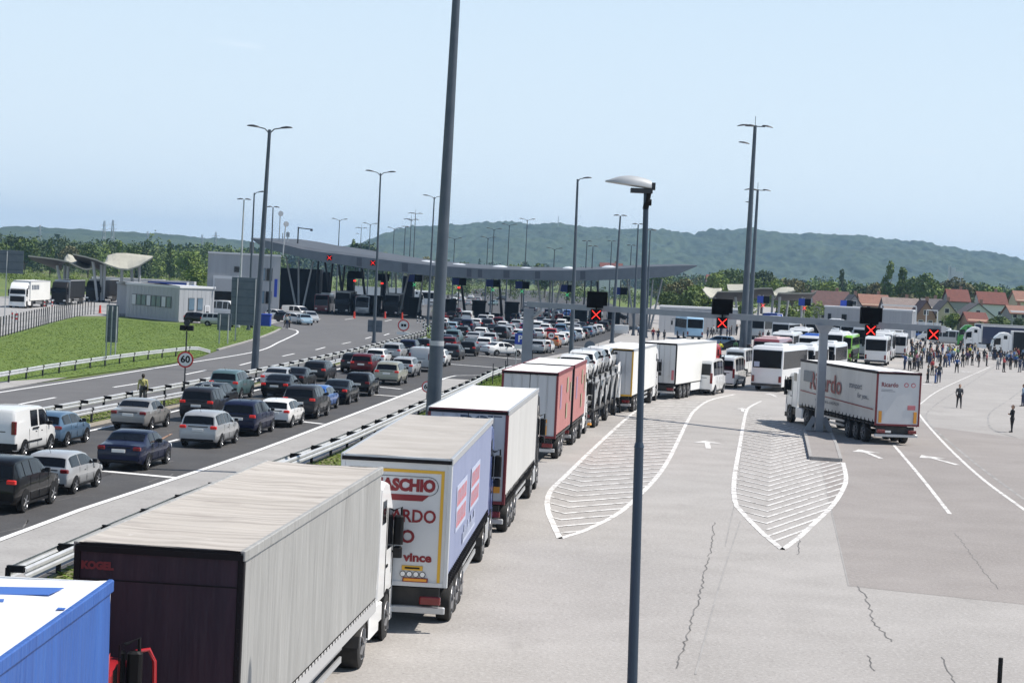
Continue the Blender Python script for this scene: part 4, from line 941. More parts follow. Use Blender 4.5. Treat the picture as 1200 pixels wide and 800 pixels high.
# -------- houses
mat('roof_red', (.17,.055,.04), .85, ncol=(.13,.045,.035), nscale=1.2); mat('roof_orange', (.27,.14,.10), .85, ncol=(.22,.115,.085), nscale=1.2)
mat('roof_brown', (.085,.045,.042), .8, ncol=(.12,.06,.055), nscale=1.); mat('roof_grey', (.085,.080,.082), .8, ncol=(.12,.11,.11), nscale=1.)
mat('roof_taupe', (.20,.155,.14), .8, ncol=(.25,.2,.18), nscale=1.)
mat('wall_cream', (.55,.50,.37), .8); mat('wall_white', (.62,.63,.64), .8); mat('wall_grey', (.30,.30,.31), .8); mat('wall_brick', (.36,.21,.15), .8)
def house(px0, px1, yr, ye, Y, gable, roof, wall, label, dep=9., rz=0., wins=2, chim=True):
    """px0..px1 roof span, yr ridge, ye eave (photo pixels) at distance Y; gable: 'front' or 'side'"""
    xm = (px0+px1)/2; c = atd(xm, ye, Y); s = FOC/Y; W = (px1-px0)/s; zr = atd(xm, yr, Y).z; ze = min(c.z, zr-.8); ze = max(ze, 2.2)
    root = empty('house', (c.x, Y, 0), rz, label, 'house', 'houses behind the lorry park'); hw_ = W/2-.4
    mb = MB(); mb.box(-hw_, hw_, 0, dep, 0, ze)
    if gable == 'front': mb.loft([[(-hw_, y, ze), (hw_, y, ze), (0, y, zr-.25)] for y in (0.001, dep-.001)])
    else: mb.loft([[(x, .0, ze), (x, dep, ze), (x, dep/2, zr-.25)] for x in (-hw_+.001, hw_-.001)])
    mb.build('wall', wall, root); mb = MB(); o_ = .5
    if gable == 'front':
        for s_ in (-1, 1): mb.loft([[(s_*(hw_+o_), y, ze-.35), (0, y, zr), (0, y, zr-.22), (s_*(hw_+o_), y, ze-.57)] for y in (-o_, dep+o_)])
    else:
        for y0, y1 in ((-o_, dep/2), (dep+o_, dep/2)): mb.loft([[(x, y0, ze-.3), (x, y1, zr), (x, y1, zr-.22), (x, y0, ze-.52)] for x in (-W/2, W/2)])
    rf = mb.build('roof', roof, root)
    if chim: mb = MB(); mb.box(hw_*.35, hw_*.35+.7, dep*.55, dep*.55+.7, zr-1.2, zr+.9); mb.build('chimney', 'wall_brick', rf)
    nfl = 2 if ze > 4.6 else 1
    for f in range(nfl + (1 if gable == 'front' and zr-ze > 2.4 else 0)):
        for k in range(wins if f < nfl else 1):
            x = (-hw_ + 2*hw_*(k+.5)/wins) if f < nfl else 0; z = 1.1+f*2.7 if f < nfl else ze+.2
            if z+1.2 > (ze if f < nfl else zr-.6): continue
            mb = MB(); mb.box(x-.6, x+.6, -.06, -.003, z, z+1.25); wf = mb.build('window', 'sign_white', root); mb = MB(); mb.box(x-.5, x+.5, -.08, -.062, z+.1, z+1.15); mb.build('pane', 'glass', wf)
    return root
house(953,998,341,357,520,'side','roof_brown','wall_grey','wide dark brown roofed house right of the shell canopies', dep=10)
house(990,1012,345,359,505,'front','roof_grey','wall_grey','dark gable end between the brown roof and the orange roof')
house(1008,1044,345,357,515,'side','roof_orange','wall_cream','house with a long orange tiled roof')
house(1036,1080,349,363,505,'side','roof_taupe','wall_grey','house with a wide taupe roof right of the orange one')
house(1072,1098,352,370,490,'front','roof_brown','wall_brick','brown timber gabled house beside the cream one')
house(1082,1108,350,361,520,'side','roof_grey','wall_cream','dark grey roof joining the cream house')
house(1095,1124,352,368,498,'front','roof_grey','wall_cream','cream house with a dark gable roof')
house(1124,1168,355,370,500,'front','roof_grey','wall_white','white house with a shallow gable right of the cream one')
house(1111,1138,339,352,560,'side','roof_red','wall_grey','red roofed house above the white gable')
house(1147,1182,342,355,560,'side','roof_red','wall_white','house with a dull red roof and chimney near the right edge')
house(1190,1216,341,352,560,'side','roof_orange','wall_cream','orange roofed house cut by the right edge')
house(1133,1160,366,376,470,'side','roof_red','wall_brick','low salmon roofed shed at the foot of the houses', wins=1, chim=False)
house(1183,1206,358,366,500,'side','roof_orange','wall_grey','small low orange roofed house at the right edge')
house(828,850,322,330,900,'side','roof_red','wall_white','small distant red roofed house left of the floodlight masts')
house(703,730,308,314,1000,'side','roof_red','wall_white','tiny far red roofed house above the canopy')
house(960,1012,362,370,420,'side','roof_taupe','wall_white','low taupe roofed building in front of the brown house', wins=3, chim=False) if False else None
c = atd(1121,326,1500); mb = MB(); mb.box(-5,-1,0,8,0,c.z+8); mb.box(-1,5,0,8,0,c.z+5); mb.box(-6,-4.6,0,3,0,c.z+9.5); o = mb.build('tower_block', 'wall_white'); o.location = (c.x,1500,0)
tag(o, 'pale distant factory block rising from the trees on the right', 'building')
# fence wall behind the lorry park
fp = [at(1060,390), at(1150,396)]; root = empty('wall', fp[0]+Vector((0,40,0)), 0, 'low white panel wall in front of the cream house', 'wall'); v = fp[1]-fp[0]
n_ = 9
for k in range(n_):
    a = v*(k/n_); b = v*((k+1)/n_); mb = MB(); mb.bar(a+Vector((.1,0,1.1)), b+Vector((-.1,0,1.1)), .12, 2.2); mb.build('panel', 'wall_white', root)
# pylons on the left skyline
for i, (px, yt, Y) in enumerate([(122.5,259,2100),(132.5,258,2000),(47,264,2300),(173,271,2400),(237,275,2400),(253,272,2200)]):
    c = atd(px, yt, Y); root = None; mb = MB(); H_ = c.z
    for sx, sy in ((-1,-1),(1,-1),(1,1),(-1,1)): mb.bar((sx*H_*.06,sy*H_*.06,0),(sx*.5,sy*.5,H_),.55)
    for z in range(1, 7): w_ = H_*.06*(1-z/7)+.5; mb.bar((-w_,-w_,H_*z/7),(w_,w_,H_*(z+.6)/7),.3); mb.bar((w_,-w_,H_*z/7),(-w_,w_,H_*(z+.6)/7),.3)
    for z in (.8,.9): mb.bar((-4,0,H_*z),(4,0,H_*z),.35)
    o = mb.build('pylon', 'galv_matt'); o.location = (c.x, Y, 0); tag(o, '%s faint lattice pylon from the left on the left skyline' % ORD[[1,2,0,3,4,5][i]], 'pylon', 'lattice pylons')
c = atd(654.5,253,4200); mb = MB(); zt = c.z; mb.tube([(0,0,zt-45),(0,0,zt)],[1.6,.5],6); o = mb.build('transmitter_mast', 'galv_matt'); o.location = (c.x,4200,0); tag(o, 'thin transmitter mast on the crest of the hill', 'transmitter mast')

# -------- single trees
tl = [(1042,309,560,'tall','leaf_mid'),(1058,311,600,'tall','leaf_mid'),(1075,318,590,'round','leaf_mid'),(1090,322,600,'round','leaf_spring'),(1030,326,570,'round','leaf_brown'),(1010,330,600,'round','leaf_dark'),
      (988,317,760,'tall','leaf_dark'),(970,325,640,'round','leaf_spring'),(950,328,680,'round','leaf_mid'),(930,322,640,'round','leaf_brown'),(912,326,600,'round','leaf_spring'),(895,312,640,'round','leaf_dark'),(880,320,560,'round','leaf_mid'),
      (858,310,700,'round','leaf_mid'),(842,314,640,'round','leaf_spring'),(820,330,430,'round','leaf_spring'),(808,335,400,'round','leaf_mid'),(795,325,440,'round','leaf_brown'),(832,342,430,'bush','leaf_spring'),(785,338,410,'round','leaf_mid'),
      (1110,326,640,'round','leaf_brown'),(1128,324,640,'round','leaf_brown'),(1150,326,660,'round','leaf_mid'),(1165,331,640,'round','leaf_spring'),(1190,333,620,'round','leaf_mid'),(1141,346,540,'cone','leaf_dark'),(1105,336,590,'round','leaf_spring'),
      (1170,366,440,'bush','leaf_mid'),(1196,370,430,'round','leaf_dark'),(1115,363,480,'bush','leaf_spring'),(1150,375,430,'bush','leaf_brown'),(945,350,450,'bush','leaf_spring'),(921,352,440,'bush','leaf_spring'),(872,352,440,'bush','leaf_spring'),(1060,338,560,'bush','leaf_brown'),(1085,340,560,'bush','leaf_brown'),
      (415,283,900,'tall','leaf_mid'),(428,279,900,'round','leaf_dark'),(450,299,800,'round','leaf_mid'),(500,300,800,'round','leaf_brown'),(545,303,800,'round','leaf_mid'),(600,306,800,'round','leaf_spring'),(640,308,800,'round','leaf_mid'),(775,311,800,'round','leaf_mid'),
      (30,275,700,'round','leaf_mid'),(60,281,680,'tall','leaf_mid'),(22,272,720,'round','leaf_dark'),(160,284,700,'round','leaf_mid'),(170,282,690,'cone','leaf_dark'),(105,282,720,'round','leaf_mid'),(140,284,720,'tall','leaf_spring'),(200,286,720,'tall','leaf_mid'),(222,290,680,'round','leaf_spring'),(231,310,520,'bush','leaf_spring'),(-5,278,650,'round','leaf_mid'),(82,284,700,'round','leaf_brown')]
names = {'tall':'tall narrow tree','round':'broad round tree','cone':'dark conical tree','bush':'low bushy tree'}; cols = {'leaf_mid':'mid green','leaf_dark':'dark green','leaf_spring':'light spring green','leaf_brown':'brownish'}
seen = {}
tl.sort()
for i, (px, yt, Y, kd, lm) in enumerate(tl):
    c = atd(px, yt, Y); h = max(2.5, c.z); w_ = h*{'tall':.42,'round':.8,'cone':.45,'bush':1.3}[kd]
    where = 'at the far left behind the truck road' if px < 240 else 'behind the main canopy' if px < 780 else 'left of the floodlight masts' if px < 890 else 'behind the shell canopies' if px < 1000 else 'behind the houses on the right'
    key = (kd, lm, where); seen[key] = seen.get(key, 0)+1
    lab = ('%s %s %s' % (cols[lm], names[kd], where)) if kd != 'cone' else 'dark conical evergreen %s' % where
    if seen[key] > 1: lab = '%s %s %s' % (ORD[seen[key]-1], lab.replace(' '+where, ''), where)
    tree(kd, c, h, w_, lm, lab, seed=i % 3, group='trees around the border post')
# ================================================================== VEHICLES
def smooth_mesh(o, ang=35):
    me = o.data; me.polygons.foreach_set('use_smooth', [True]*len(me.polygons)); me.set_sharp_from_angle(angle=R(ang)); return o
PROF = {
 'hatchback': dict(L=4.1, W=1.74, belt=.93, p=[(0,.50),(.0,.66),(.03,.84),(.07,.96),(.30,1.34),(.46,1.42),(1.1,1.46),(1.8,1.45),(2.25,1.38),(3.0,.99),(3.25,.94),(3.8,.81),(4.04,.64),(4.1,.5)], rear=(3,4), front=(8,9), wb=(.78,3.28)),
 'saloon': dict(L=4.55, W=1.78, belt=.93, p=[(0,.50),(.0,.68),(.03,.88),(.10,.98),(.55,1.02),(.78,1.06),(1.32,1.35),(1.55,1.40),(2.1,1.43),(2.6,1.38),(3.35,.99),(3.6,.94),(4.2,.81),(4.49,.64),(4.55,.5)], rear=(5,6), front=(9,10), wb=(1.0,3.66)),
 'estate': dict(L=4.6, W=1.78, belt=.94, p=[(0,.50),(.0,.66),(.03,.84),(.07,.97),(.34,1.34),(.52,1.42),(1.5,1.47),(2.4,1.46),(2.75,1.38),(3.45,.99),(3.7,.94),(4.25,.81),(4.54,.64),(4.6,.5)], rear=(3,4), front=(8,9), wb=(.9,3.6)),
 'off-roader': dict(L=4.45, W=1.84, belt=1.10, p=[(0,.55),(.0,.75),(.03,.98),(.06,1.12),(.22,1.55),(.38,1.65),(1.3,1.70),(2.1,1.68),(2.45,1.60),(3.05,1.16),(3.3,1.10),(4.1,.98),(4.4,.78),(4.45,.6)], rear=(3,4), front=(8,9), wb=(.88,3.52)),
 'people carrier': dict(L=4.55, W=1.82, belt=1.02, p=[(0,.52),(.0,.70),(.03,.90),(.06,1.04),(.22,1.48),(.38,1.58),(1.3,1.64),(2.1,1.62),(2.6,1.52),(3.6,1.06),(3.8,1.0),(4.25,.86),(4.5,.68),(4.55,.52)], rear=(3,4), front=(8,9), wb=(.9,3.65)),
 'van': dict(L=4.85, W=1.92, belt=1.12, p=[(0,.50),(.0,.75),(.02,1.05),(.04,1.2),(.10,1.80),(.20,1.92),(1.6,1.97),(3.0,1.95),(3.35,1.84),(3.95,1.22),(4.15,1.12),(4.6,.98),(4.81,.74),(4.85,.55)], rear=(3,4), front=(8,9), wb=(.95,3.95)),
 'minibus': dict(L=5.9, W=2.0, belt=1.3, p=[(0,.50),(.0,.85),(.02,1.2),(.04,1.35),(.09,2.35),(.20,2.52),(2.0,2.60),(4.0,2.58),(4.5,2.42),(5.05,1.40),(5.25,1.22),(5.68,1.02),(5.86,.74),(5.9,.55)], rear=(3,4), front=(8,9), wb=(1.1,4.75)),
}
def sec_pts(P_, y, zt, solid=False):
    L_, W, belt, roof = P_['L'], P_['W'], P_['belt'], max(q[1] for q in P_['p'])
    tr = min(1, .90 + .10*min(1, y/.45)**.5) if y < .45 else 1; tf = 1-.15*max(0, (y-(L_-.75))/.75)**2
    w_ = W/2*tr*tf; g = max(0, min(1, (zt-belt)/(roof-belt)))
    boxy = P_ in (PROF['van'], PROF['minibus']); wr = w_*((1-g)*.90 + g*(.88 if boxy else .76)); zs = min(belt, zt-.05)
    zb = .24 + .10*max(0, 1-y/.5) + .05*max(0, 1-(L_-y)/.5)
    return [(w_*.88, y, zb), (w_*.975, y, min(.42, zt-.08)), (w_, y, min(.66, zt-.06)), (w_*.975, y, zs), (wr, y, zt-(.05 if g > .5 else .03)), (wr*.82, y, zt-.008), (wr*.45, y, zt), (0, y, zt+.004)]
def car_body(P_):
    rings = []
    for y, z in P_['p']:
        h = sec_pts(P_, y, z); rings.append(h + [(-a, b, c) for a, b, c in reversed(h[:-1])])
    # denser stations along the flat parts
    mb = MB(); mb.loft(rings); return mb
def interp_sec(P_, y):
    ys = [q[0]+i*1e-5 for i, q in enumerate(P_['p'])]; return sec_pts(P_, y, float(np.interp(y, ys, [q[1] for q in P_['p']])))
def glass_patch(P_, i0, i1, f0, f1, inset=.93, off=.012):
    (y0, z0), (y1, z1) = P_['p'][i0], P_['p'][i1]; mb = MB(); n = Vector((0, -(z1-z0), (y1-y0))).normalized()*off
    if y1 < y0: n = -n
    rows = []
    for f in np.linspace(f0, f1, 5):
        y, z = y0+(y1-y0)*f, z0+(z1-z0)*f; s = sec_pts(P_, y, z); wr = s[4][0]*inset; row = []
        for t in (-1,-.82,-.4,0,.4,.82,1):
            x = wr*t; X = [q[0] for q in reversed(s[4:])]; Z = [q[2] for q in reversed(s[4:])]; row.append(Vector((x, y, float(np.interp(abs(x), X, Z)))) + n)
        rows.append(row)
    m_ = len(rows[0]); mb.add([p for r_ in rows for p in r_], [(i*m_+j, i*m_+j+1, (i+1)*m_+j+1, (i+1)*m_+j) for i in range(4) for j in range(m_-1)])
    return mb
def side_patch(P_, ya, yb, s, lo=.10, hi=.90, off=.010):
    mb = MB(); ys = np.linspace(ya, yb, 6); V_ = []
    for y in ys:
        q = interp_sec(P_, y); c, d = Vector(q[3]), Vector(q[4]); d.z -= .0
        e = d - c; l_ = c+e*lo; u = c+e*hi; n = Vector((e.z, 0, -e.x)).normalized()*off
        V_ += [(s*(l_.x+n.x), l_.y, l_.z+n.z), (s*(u.x+n.x), u.y, u.z+n.z)]
    mb.add(V_, [(2*i, 2*i+2, 2*i+3, 2*i+1) for i in range(5)]); return mb
WHEELS = {}
def wheel_parts(r, w_, rim='rim', rk=.66):
    key = (r, w_, rim)
    if key not in WHEELS:
        mb = MB(); mb.loft([[(x, rr*math.cos(a), rr*math.sin(a)) for a in [k*math.pi/12 for k in range(24)]] for x, rr in ((-w_/2,r*.9),(-w_/2+.02,r*.98),(-w_/2+.05,r),(w_/2-.05,r),(w_/2-.02,r*.98),(w_/2,r*.9))]); t = mb.build('tyre', 'tyre', smooth=30)
        mb = MB(); mb.tube([(-w_/2-.02,0,0),(w_/2+.02,0,0)], r*.16, 8)
        for s in (-1, 1):
            mb.loft([[(s*x, rr*math.cos(a), rr*math.sin(a)) for a in [k*math.pi/10 for k in range(20)]] for x, rr in ((w_/2-.01,r*rk),(w_/2+.012,r*rk*.97),(w_/2-.02,r*rk*.86))])
            for k in range(5):
                a = k*2*math.pi/5; mb.bar((s*(w_/2+.003),0,0), (s*(w_/2+.003), r*rk*.92*math.cos(a), r*rk*.92*math.sin(a)), r*.17, .03)
        m = mb.build('rim', rim); WHEELS[key] = (t.data, m.data); bpy.data.objects.remove(t); bpy.data.objects.remove(m)
    return WHEELS[key]
def add_wheel(root, x, y, r=.31, w_=.2, rim='rim', name='wheel', full=True):
    t, m = wheel_parts(r, w_, rim); o = bpy.data.objects.new(name, t); COL.objects.link(o); o.parent = root; o.location = (x, y, r)
    if full: q = bpy.data.objects.new('rim', m); COL.objects.link(q); q.parent = o
    return o
PAINT = {'white':(.74,.74,.73),'silver':(.40,.41,.42),'pewter':(.27,.265,.255),'grey':(.16,.165,.175),'black':(.005,.005,.006),'navy':(.010,.014,.040),'dark blue':(.012,.022,.07),'blue':(.035,.13,.42),'steel blue':(.08,.15,.24),'maroon':(.10,.010,.014),'red':(.42,.02,.02),'teal':(.10,.17,.18),'beige':(.34,.34,.27),'light blue':(.30,.42,.50),'brown':(.06,.04,.03),'orange':(.55,.2,.05),'graphite':(.020,.021,.025),'purple':(.07,.03,.16)}
def paint(c):
    dark = sum(PAINT[c]) < .35
    return mat('paint_'+c.replace(' ','_'), PAINT[c], .42 if dark else .35, .0 if c in ('white','black','navy','graphite') else .25, coat=.5 if dark else .8, spec=.12 if dark else .5)
CARS = {}
def car_proto(kind, full):
    key = (kind, full)
    if key in CARS: return CARS[key]
    P_ = PROF[kind]; root = empty('car', (0,0,0)); W, L_ = P_['W'], P_['L']; r = .31 if kind not in ('off-roader','van','minibus') else .35
    b = smooth_mesh(car_body(P_).build('body', paint('silver')), 38); b.parent = root
    for y in P_['wb']:                           # arches, sitting 4 mm proud of the flank
        pass
    if full:
        for s in (-1, 1):
            for y in P_['wb']:
                mb = MB(); x = s*(interp_sec(P_, y)[2][0]+.004); pts = [(x, y+(r+.055)*math.cos(a), r+(r+.055)*math.sin(a)) for a in [k*math.pi/12 for k in range(-1, 14)]]; mb.loft([[Vector(p) for p in pts], [Vector((p[0]-s*.03, p[1], p[2])) for p in pts]]); mb.build('wheel_arch', 'black_plastic', root)
            mb = MB()
            for y in (P_['wb'][0]+(P_['wb'][1]-P_['wb'][0])*.16, (P_['wb'][0]+P_['wb'][1])/2-.05, P_['wb'][1]-.52):
                q = interp_sec(P_, y); mb.bar((s*(q[2][0]+.002), y, .38), (s*(q[3][0]+.004), y, q[3][2]), .012)
            q0 = interp_sec(P_, P_['wb'][0]+.5); mb.box(s*q0[1][0]-.012, s*q0[1][0]+.012, P_['wb'][0]+.45, P_['wb'][1]-.45, .25, .33); mb.build('door_seam', 'black_plastic', root)
        mb = MB(); mb.rbox(-W/2*.82, W/2*.82, -.022, .1, .33, .42, .02); mb.build('bumper_strip', 'black_plastic', root)
        mb = MB(); zb_ = P_['belt']-.02; mb.rbox(-W/2*.5, W/2*.5, .012, .1, zb_-.045, zb_-.01, .01); mb.build('tailgate_trim', 'black_plastic', root)
        for s in (-1, 1):
            q = interp_sec(P_, P_['p'][9][0]-.25); m = MB(); m.rbox(s*(W/2+.02)-.09, s*(W/2+.02)+.09, q[0][1]-.06, q[0][1]+.06, P_['belt']+.02, P_['belt']+.17, .03); m.build('mirror', paint('graphite') if kind != 'van' else 'black_plastic', root)
            for yd in (-.15, .85 if kind != 'van' else .5):
                y = (P_['wb'][0]+P_['wb'][1])/2+yd-.1; m = MB(); q = interp_sec(P_, y); m.box(s*q[3][0]-.02, s*q[3][0]+.02, y-.08, y+.08, P_['belt']-.16, P_['belt']-.13); m.build('door_handle', 'black_plastic', root)
    if kind != 'van' or not full:
        g = glass_patch(P_, *P_['rear'], .10, .90).build('rear_window', 'glass', root)
    g = glass_patch(P_, *P_['front'], .06, .94).build('windscreen', 'glass', root)
    yr = P_['p'][P_['rear'][0]][0]*.3+P_['p'][P_['rear'][1]][0]*.7; yf = P_['p'][P_['front'][0]][0]; ym = (yr+yf)/2+.05
    for s in (-1, 1):
        if kind == 'van': spans = [(yf-1.75, yf-.95), (yf-.78, yf+.32)]
        elif kind == 'minibus': spans = [(.5,1.6),(1.75,2.9),(3.05,4.0),(4.15,4.75)]
        else: spans = [(yr+.12, ym-.05), (ym+.04, yf+.38)]
        if kind in ('estate','people carrier','off-roader'): spans = [(yr+.12, yr+.62), (yr+.70, ym+.08), (ym+.17, yf+.38)]
        for a, b2 in spans: side_patch(P_, a, b2, s).build('side_window', 'glass', root)
    zl = {'hatchback':.86,'saloon':.86,'estate':.88,'off-roader':1.02,'people carrier':.96,'van':1.15,'minibus':1.1}[kind]
    for s in (-1, 1):
        hgt = .34 if kind == 'van' else .5 if kind == 'minibus' else .13; m = MB(); xo = sec_pts(P_, 0.03, .9)[2][0]
        if kind in ('van','minibus'): m.rbox(s*(xo-.09)-.085, s*(xo-.09)+.095, -.03, .14, zl-hgt/2, zl+hgt, .03)
        else: m.rbox(s*(xo-.14)-.14, s*(xo-.14)+.152, -.025, .16, zl-hgt/2-.0, zl+hgt/2+.0, .04)
        m.build('tail_light', 'brake_light', root)
        m = MB(); xf = sec_pts(P_, L_-.2, .7)[2][0]; m.rbox(s*(xf-.2)-.18, s*(xf-.2)+.17, L_-.42, L_-.03, .60, .76, .05); m.build('headlight', 'head_lamp', root)
    m = MB(); zp = .76 if kind in ('hatchback','saloon','estate') else .82; m.rbox(-.26, .26, -.035, .0, zp-.06, zp+.06, .01); m.build('number_plate', 'plate', root)
    for s in (-1, 1):
        for y in P_['wb']: add_wheel(root, s*(W/2-.11), y, r, .2, full=full)
    if full:
        m = MB(); m.tube([(0, P_['p'][5][0]+.1, P_['p'][5][1]), (0, P_['p'][5][0]-.12, P_['p'][5][1]+.2)], .008, 4); m.build('aerial', 'black', root)
    CARS[key] = (root, cache_tree(root)); return CARS[key]
USEDP = set()
def set_paint(o, m):
    o.material_slots[0].link = 'OBJECT'; o.material_slots[0].material = M[m] if isinstance(m, str) else m
QUEUE = []
def car(kind, col, p, hd, label=None, lit=False, full=None, group='cars waiting in the queue', face=False, center=False, name=None):
    """p = ground point of the rear centre"""
    full = (p.length < 175) if full is None else full
    root, tree_ = car_proto(kind, full)
    if (kind, full) in USEDP: c = copy_tree(tree_)
    else: c = root; USEDP.add((kind, full))
    c.name = {'van':'van','minibus':'minibus','off-roader':'off_roader','people carrier':'people_carrier'}.get(kind, kind+'_car' if kind != 'van' else 'van') if name is None else name
    c.location = (p.x, p.y, .018); c.rotation_euler = (0, 0, hd); c['category'] = 'van' if kind in ('van','minibus') else 'car'; c['group'] = group
    sc_ = random.uniform(.97, 1.03); c.scale = (sc_, sc_, sc_*random.uniform(.98, 1.03))
    for ch in c.children if c is not root else kids(c):
        if ch.name.startswith('body'): set_paint(ch, paint(col))
        if ch.name.startswith('tail_light') and lit: set_paint(ch, 'lit_brake')
    if label: c['label'] = label
    return c

# -------- the nearest cars, one by one (right rear wheel contact read from the photograph)
def near_car(kind, col, wx, wy, label, hd=-.105, lit=False, W=None, **k):
    P_ = PROF[kind]; q = at(wx, wy); f = Vector((-math.sin(hd), math.cos(hd), 0)); r_ = Vector((f.y, -f.x, 0))
    p = q - f*P_['wb'][0] - r_*(P_['W']/2-.02); o = car(kind, col, p, hd, label, lit, full=True, **k); QUEUE.append((p, kind, col)); return o, p
NEAR = [
 ('off-roader','black',29.5,601,'black off-roader with one lit tail lamp cut by the left edge in the nearer lane',True),
 ('hatchback','silver',88.7,579,'silver three door hatchback directly ahead of the black off-roader',False),
 ('saloon','navy',172.5,551,'navy saloon with an arm held out of its window, ahead of the silver hatchback',False),
 ('people carrier','silver',260,525,'silver people carrier with red lamps lit and roof bars, below the speed sign',True),
 ('people carrier','navy',304,511,'dark navy people carrier between the silver people carrier and the white hatchback',True),
 ('hatchback','white',343,501,'white hatchback with curved red lamps behind a dark off-roader in the nearer lane',True),
 ('off-roader','graphite',372,491,'dark graphite off-roader between the white hatchback and the bright blue hatchback',True),
 ('hatchback','blue',386,481.5,'bright blue hatchback left of the black saloons in the nearer lane',False),
 ('saloon','black',410,474,'black saloon just ahead of the bright blue hatchback',True),
 ('hatchback','black',435,464.6,'black hatchback right behind the beige people carrier',False),
 ('people carrier','beige',469,451.7,'beige green people carrier with a large rear window left of the thick mast',True),
 ('estate','silver',485.5,442,'silver estate with dark glass in front of the beige people carrier',True),
 ('van','silver',506,436,'small silver van partly hidden behind the thick mast',False),
 ('hatchback','white',523,429.7,'white car showing only its right flank past the thick mast',False),
 ('van','white',27.5,537,'white panel van with black side strips cut by the left edge',False),
 ('hatchback','steel blue',78,524,'steel blue hatchback in front of the white panel van',False),
 ('saloon','pewter',177,505,'pale grey saloon below the man at the central barrier',False),
 ('off-roader','graphite',254,495,'dark graphite off-roader with left lamp lit, beside the silver people carrier',True),
 ('estate','black',262,481,'black estate with bicycles carried at its tail, under the 60 sign',False),
 ('off-roader','teal',282,469,'teal grey off-roader right of the bicycle carrying estate',True),
 ('saloon','black',341,467,'black saloon with both red lamps lit in the farther lane',True),
 ('saloon','silver',338,457,'silver saloon showing its roof behind the black saloon with lit lamps',True),
 ('saloon','black',359,457,'second black saloon, right of the silver saloon roof',False),
 ('estate','graphite',384,447.5,'graphite estate at the front of the saloons next to the barrier',False),
 ('people carrier','maroon',438,439.5,'maroon people carrier left of the beige one',True),
 ('hatchback','graphite',425,437,'graphite hatchback half hidden behind the maroon people carrier',False),
 ('hatchback','white',452,429,'white hatchback with dark rear window beyond the maroon people carrier',True),
 ('people carrier','silver',471,422.5,'silver blue people carrier beside the lamp mast with the sign back',True),
 ('off-roader','navy',489,419,'large navy off-roader left of the thick mast',True),
 ('estate','black',505,414,'black estate just left of the thick mast',False),
]
for k_ in NEAR:
    o, p = near_car(k_[0], k_[1], k_[2], k_[3], k_[4], lit=k_[5])
    if k_[4].startswith('black estate with bic'):
        bk = empty('bicycle_rack', (p.x+.1, p.y-.25, 0), -.105, 'rack with two bicycles on the tail of the black estate', 'bicycle rack')
        mb = MB()
        for x in (-.35,.35): mb.tube([(x,.2,.45),(x,-.05,.9),(x,.05,1.35)], .02, 6)
        mb.build('rack_frame', 'galv_matt', bk)
        for j, yy in enumerate((-.06,-.22)):
            for x in (-.5,.5):
                m = MB(); m.loft([[(x+ (.31+rr*math.cos(b_))*math.cos(a), yy+rr*math.sin(b_), 1.05+(.31+rr*math.cos(b_))*math.sin(a)) for b_ in [q*math.pi/3 for q in range(6)]] for rr in (.02,) for a in [q*math.pi/9 for q in range(19)]], caps=False); m.build('bicycle_wheel', 'black', bk)
            m = MB()
            for a, b in (((-.5,yy,1.05),(-.15,yy,1.5)),((-.15,yy,1.5),(.32,yy,1.5)),((.32,yy,1.5),(.02,yy,1.02)),((.02,yy,1.02),(-.15,yy,1.5)),((.32,yy,1.5),(.5,yy,1.05)),((-.5,yy,1.05),(.02,yy,1.02)),((.32,yy,1.5),(.38,yy,1.68))): m.bar(a, b, .035)
            m.build('bicycle_frame', 'sign_white' if j else 'galv_matt', bk)
    if 'arm held out' in k_[4]:
        P_ = PROF['saloon']; f = Vector((math.sin(.105), math.cos(.105), 0)); r_ = Vector((f.y,-f.x,0)); c = p + f*2.45 + r_*.83; ARM = c
    if 'panel van with black' in k_[4]:
        for yy, zz, l_ in ((2.1,1.12,.7),(1.9,.62,1.9)):
            m = MB(); m.rbox(.955,.972,yy-l_/2,yy+l_/2,zz-.035,zz+.035,.02); s_ = m.build('side_strip', 'black_plastic', o)
        m = MB(); m.box(-.95,.95,-.03,.1,.38,.62); m.build('rear_bumper', 'black_plastic', o); m = MB(); m.box(-.006,.006,-.012,.05,.66,1.8); m.build('door_seam', 'black', o)
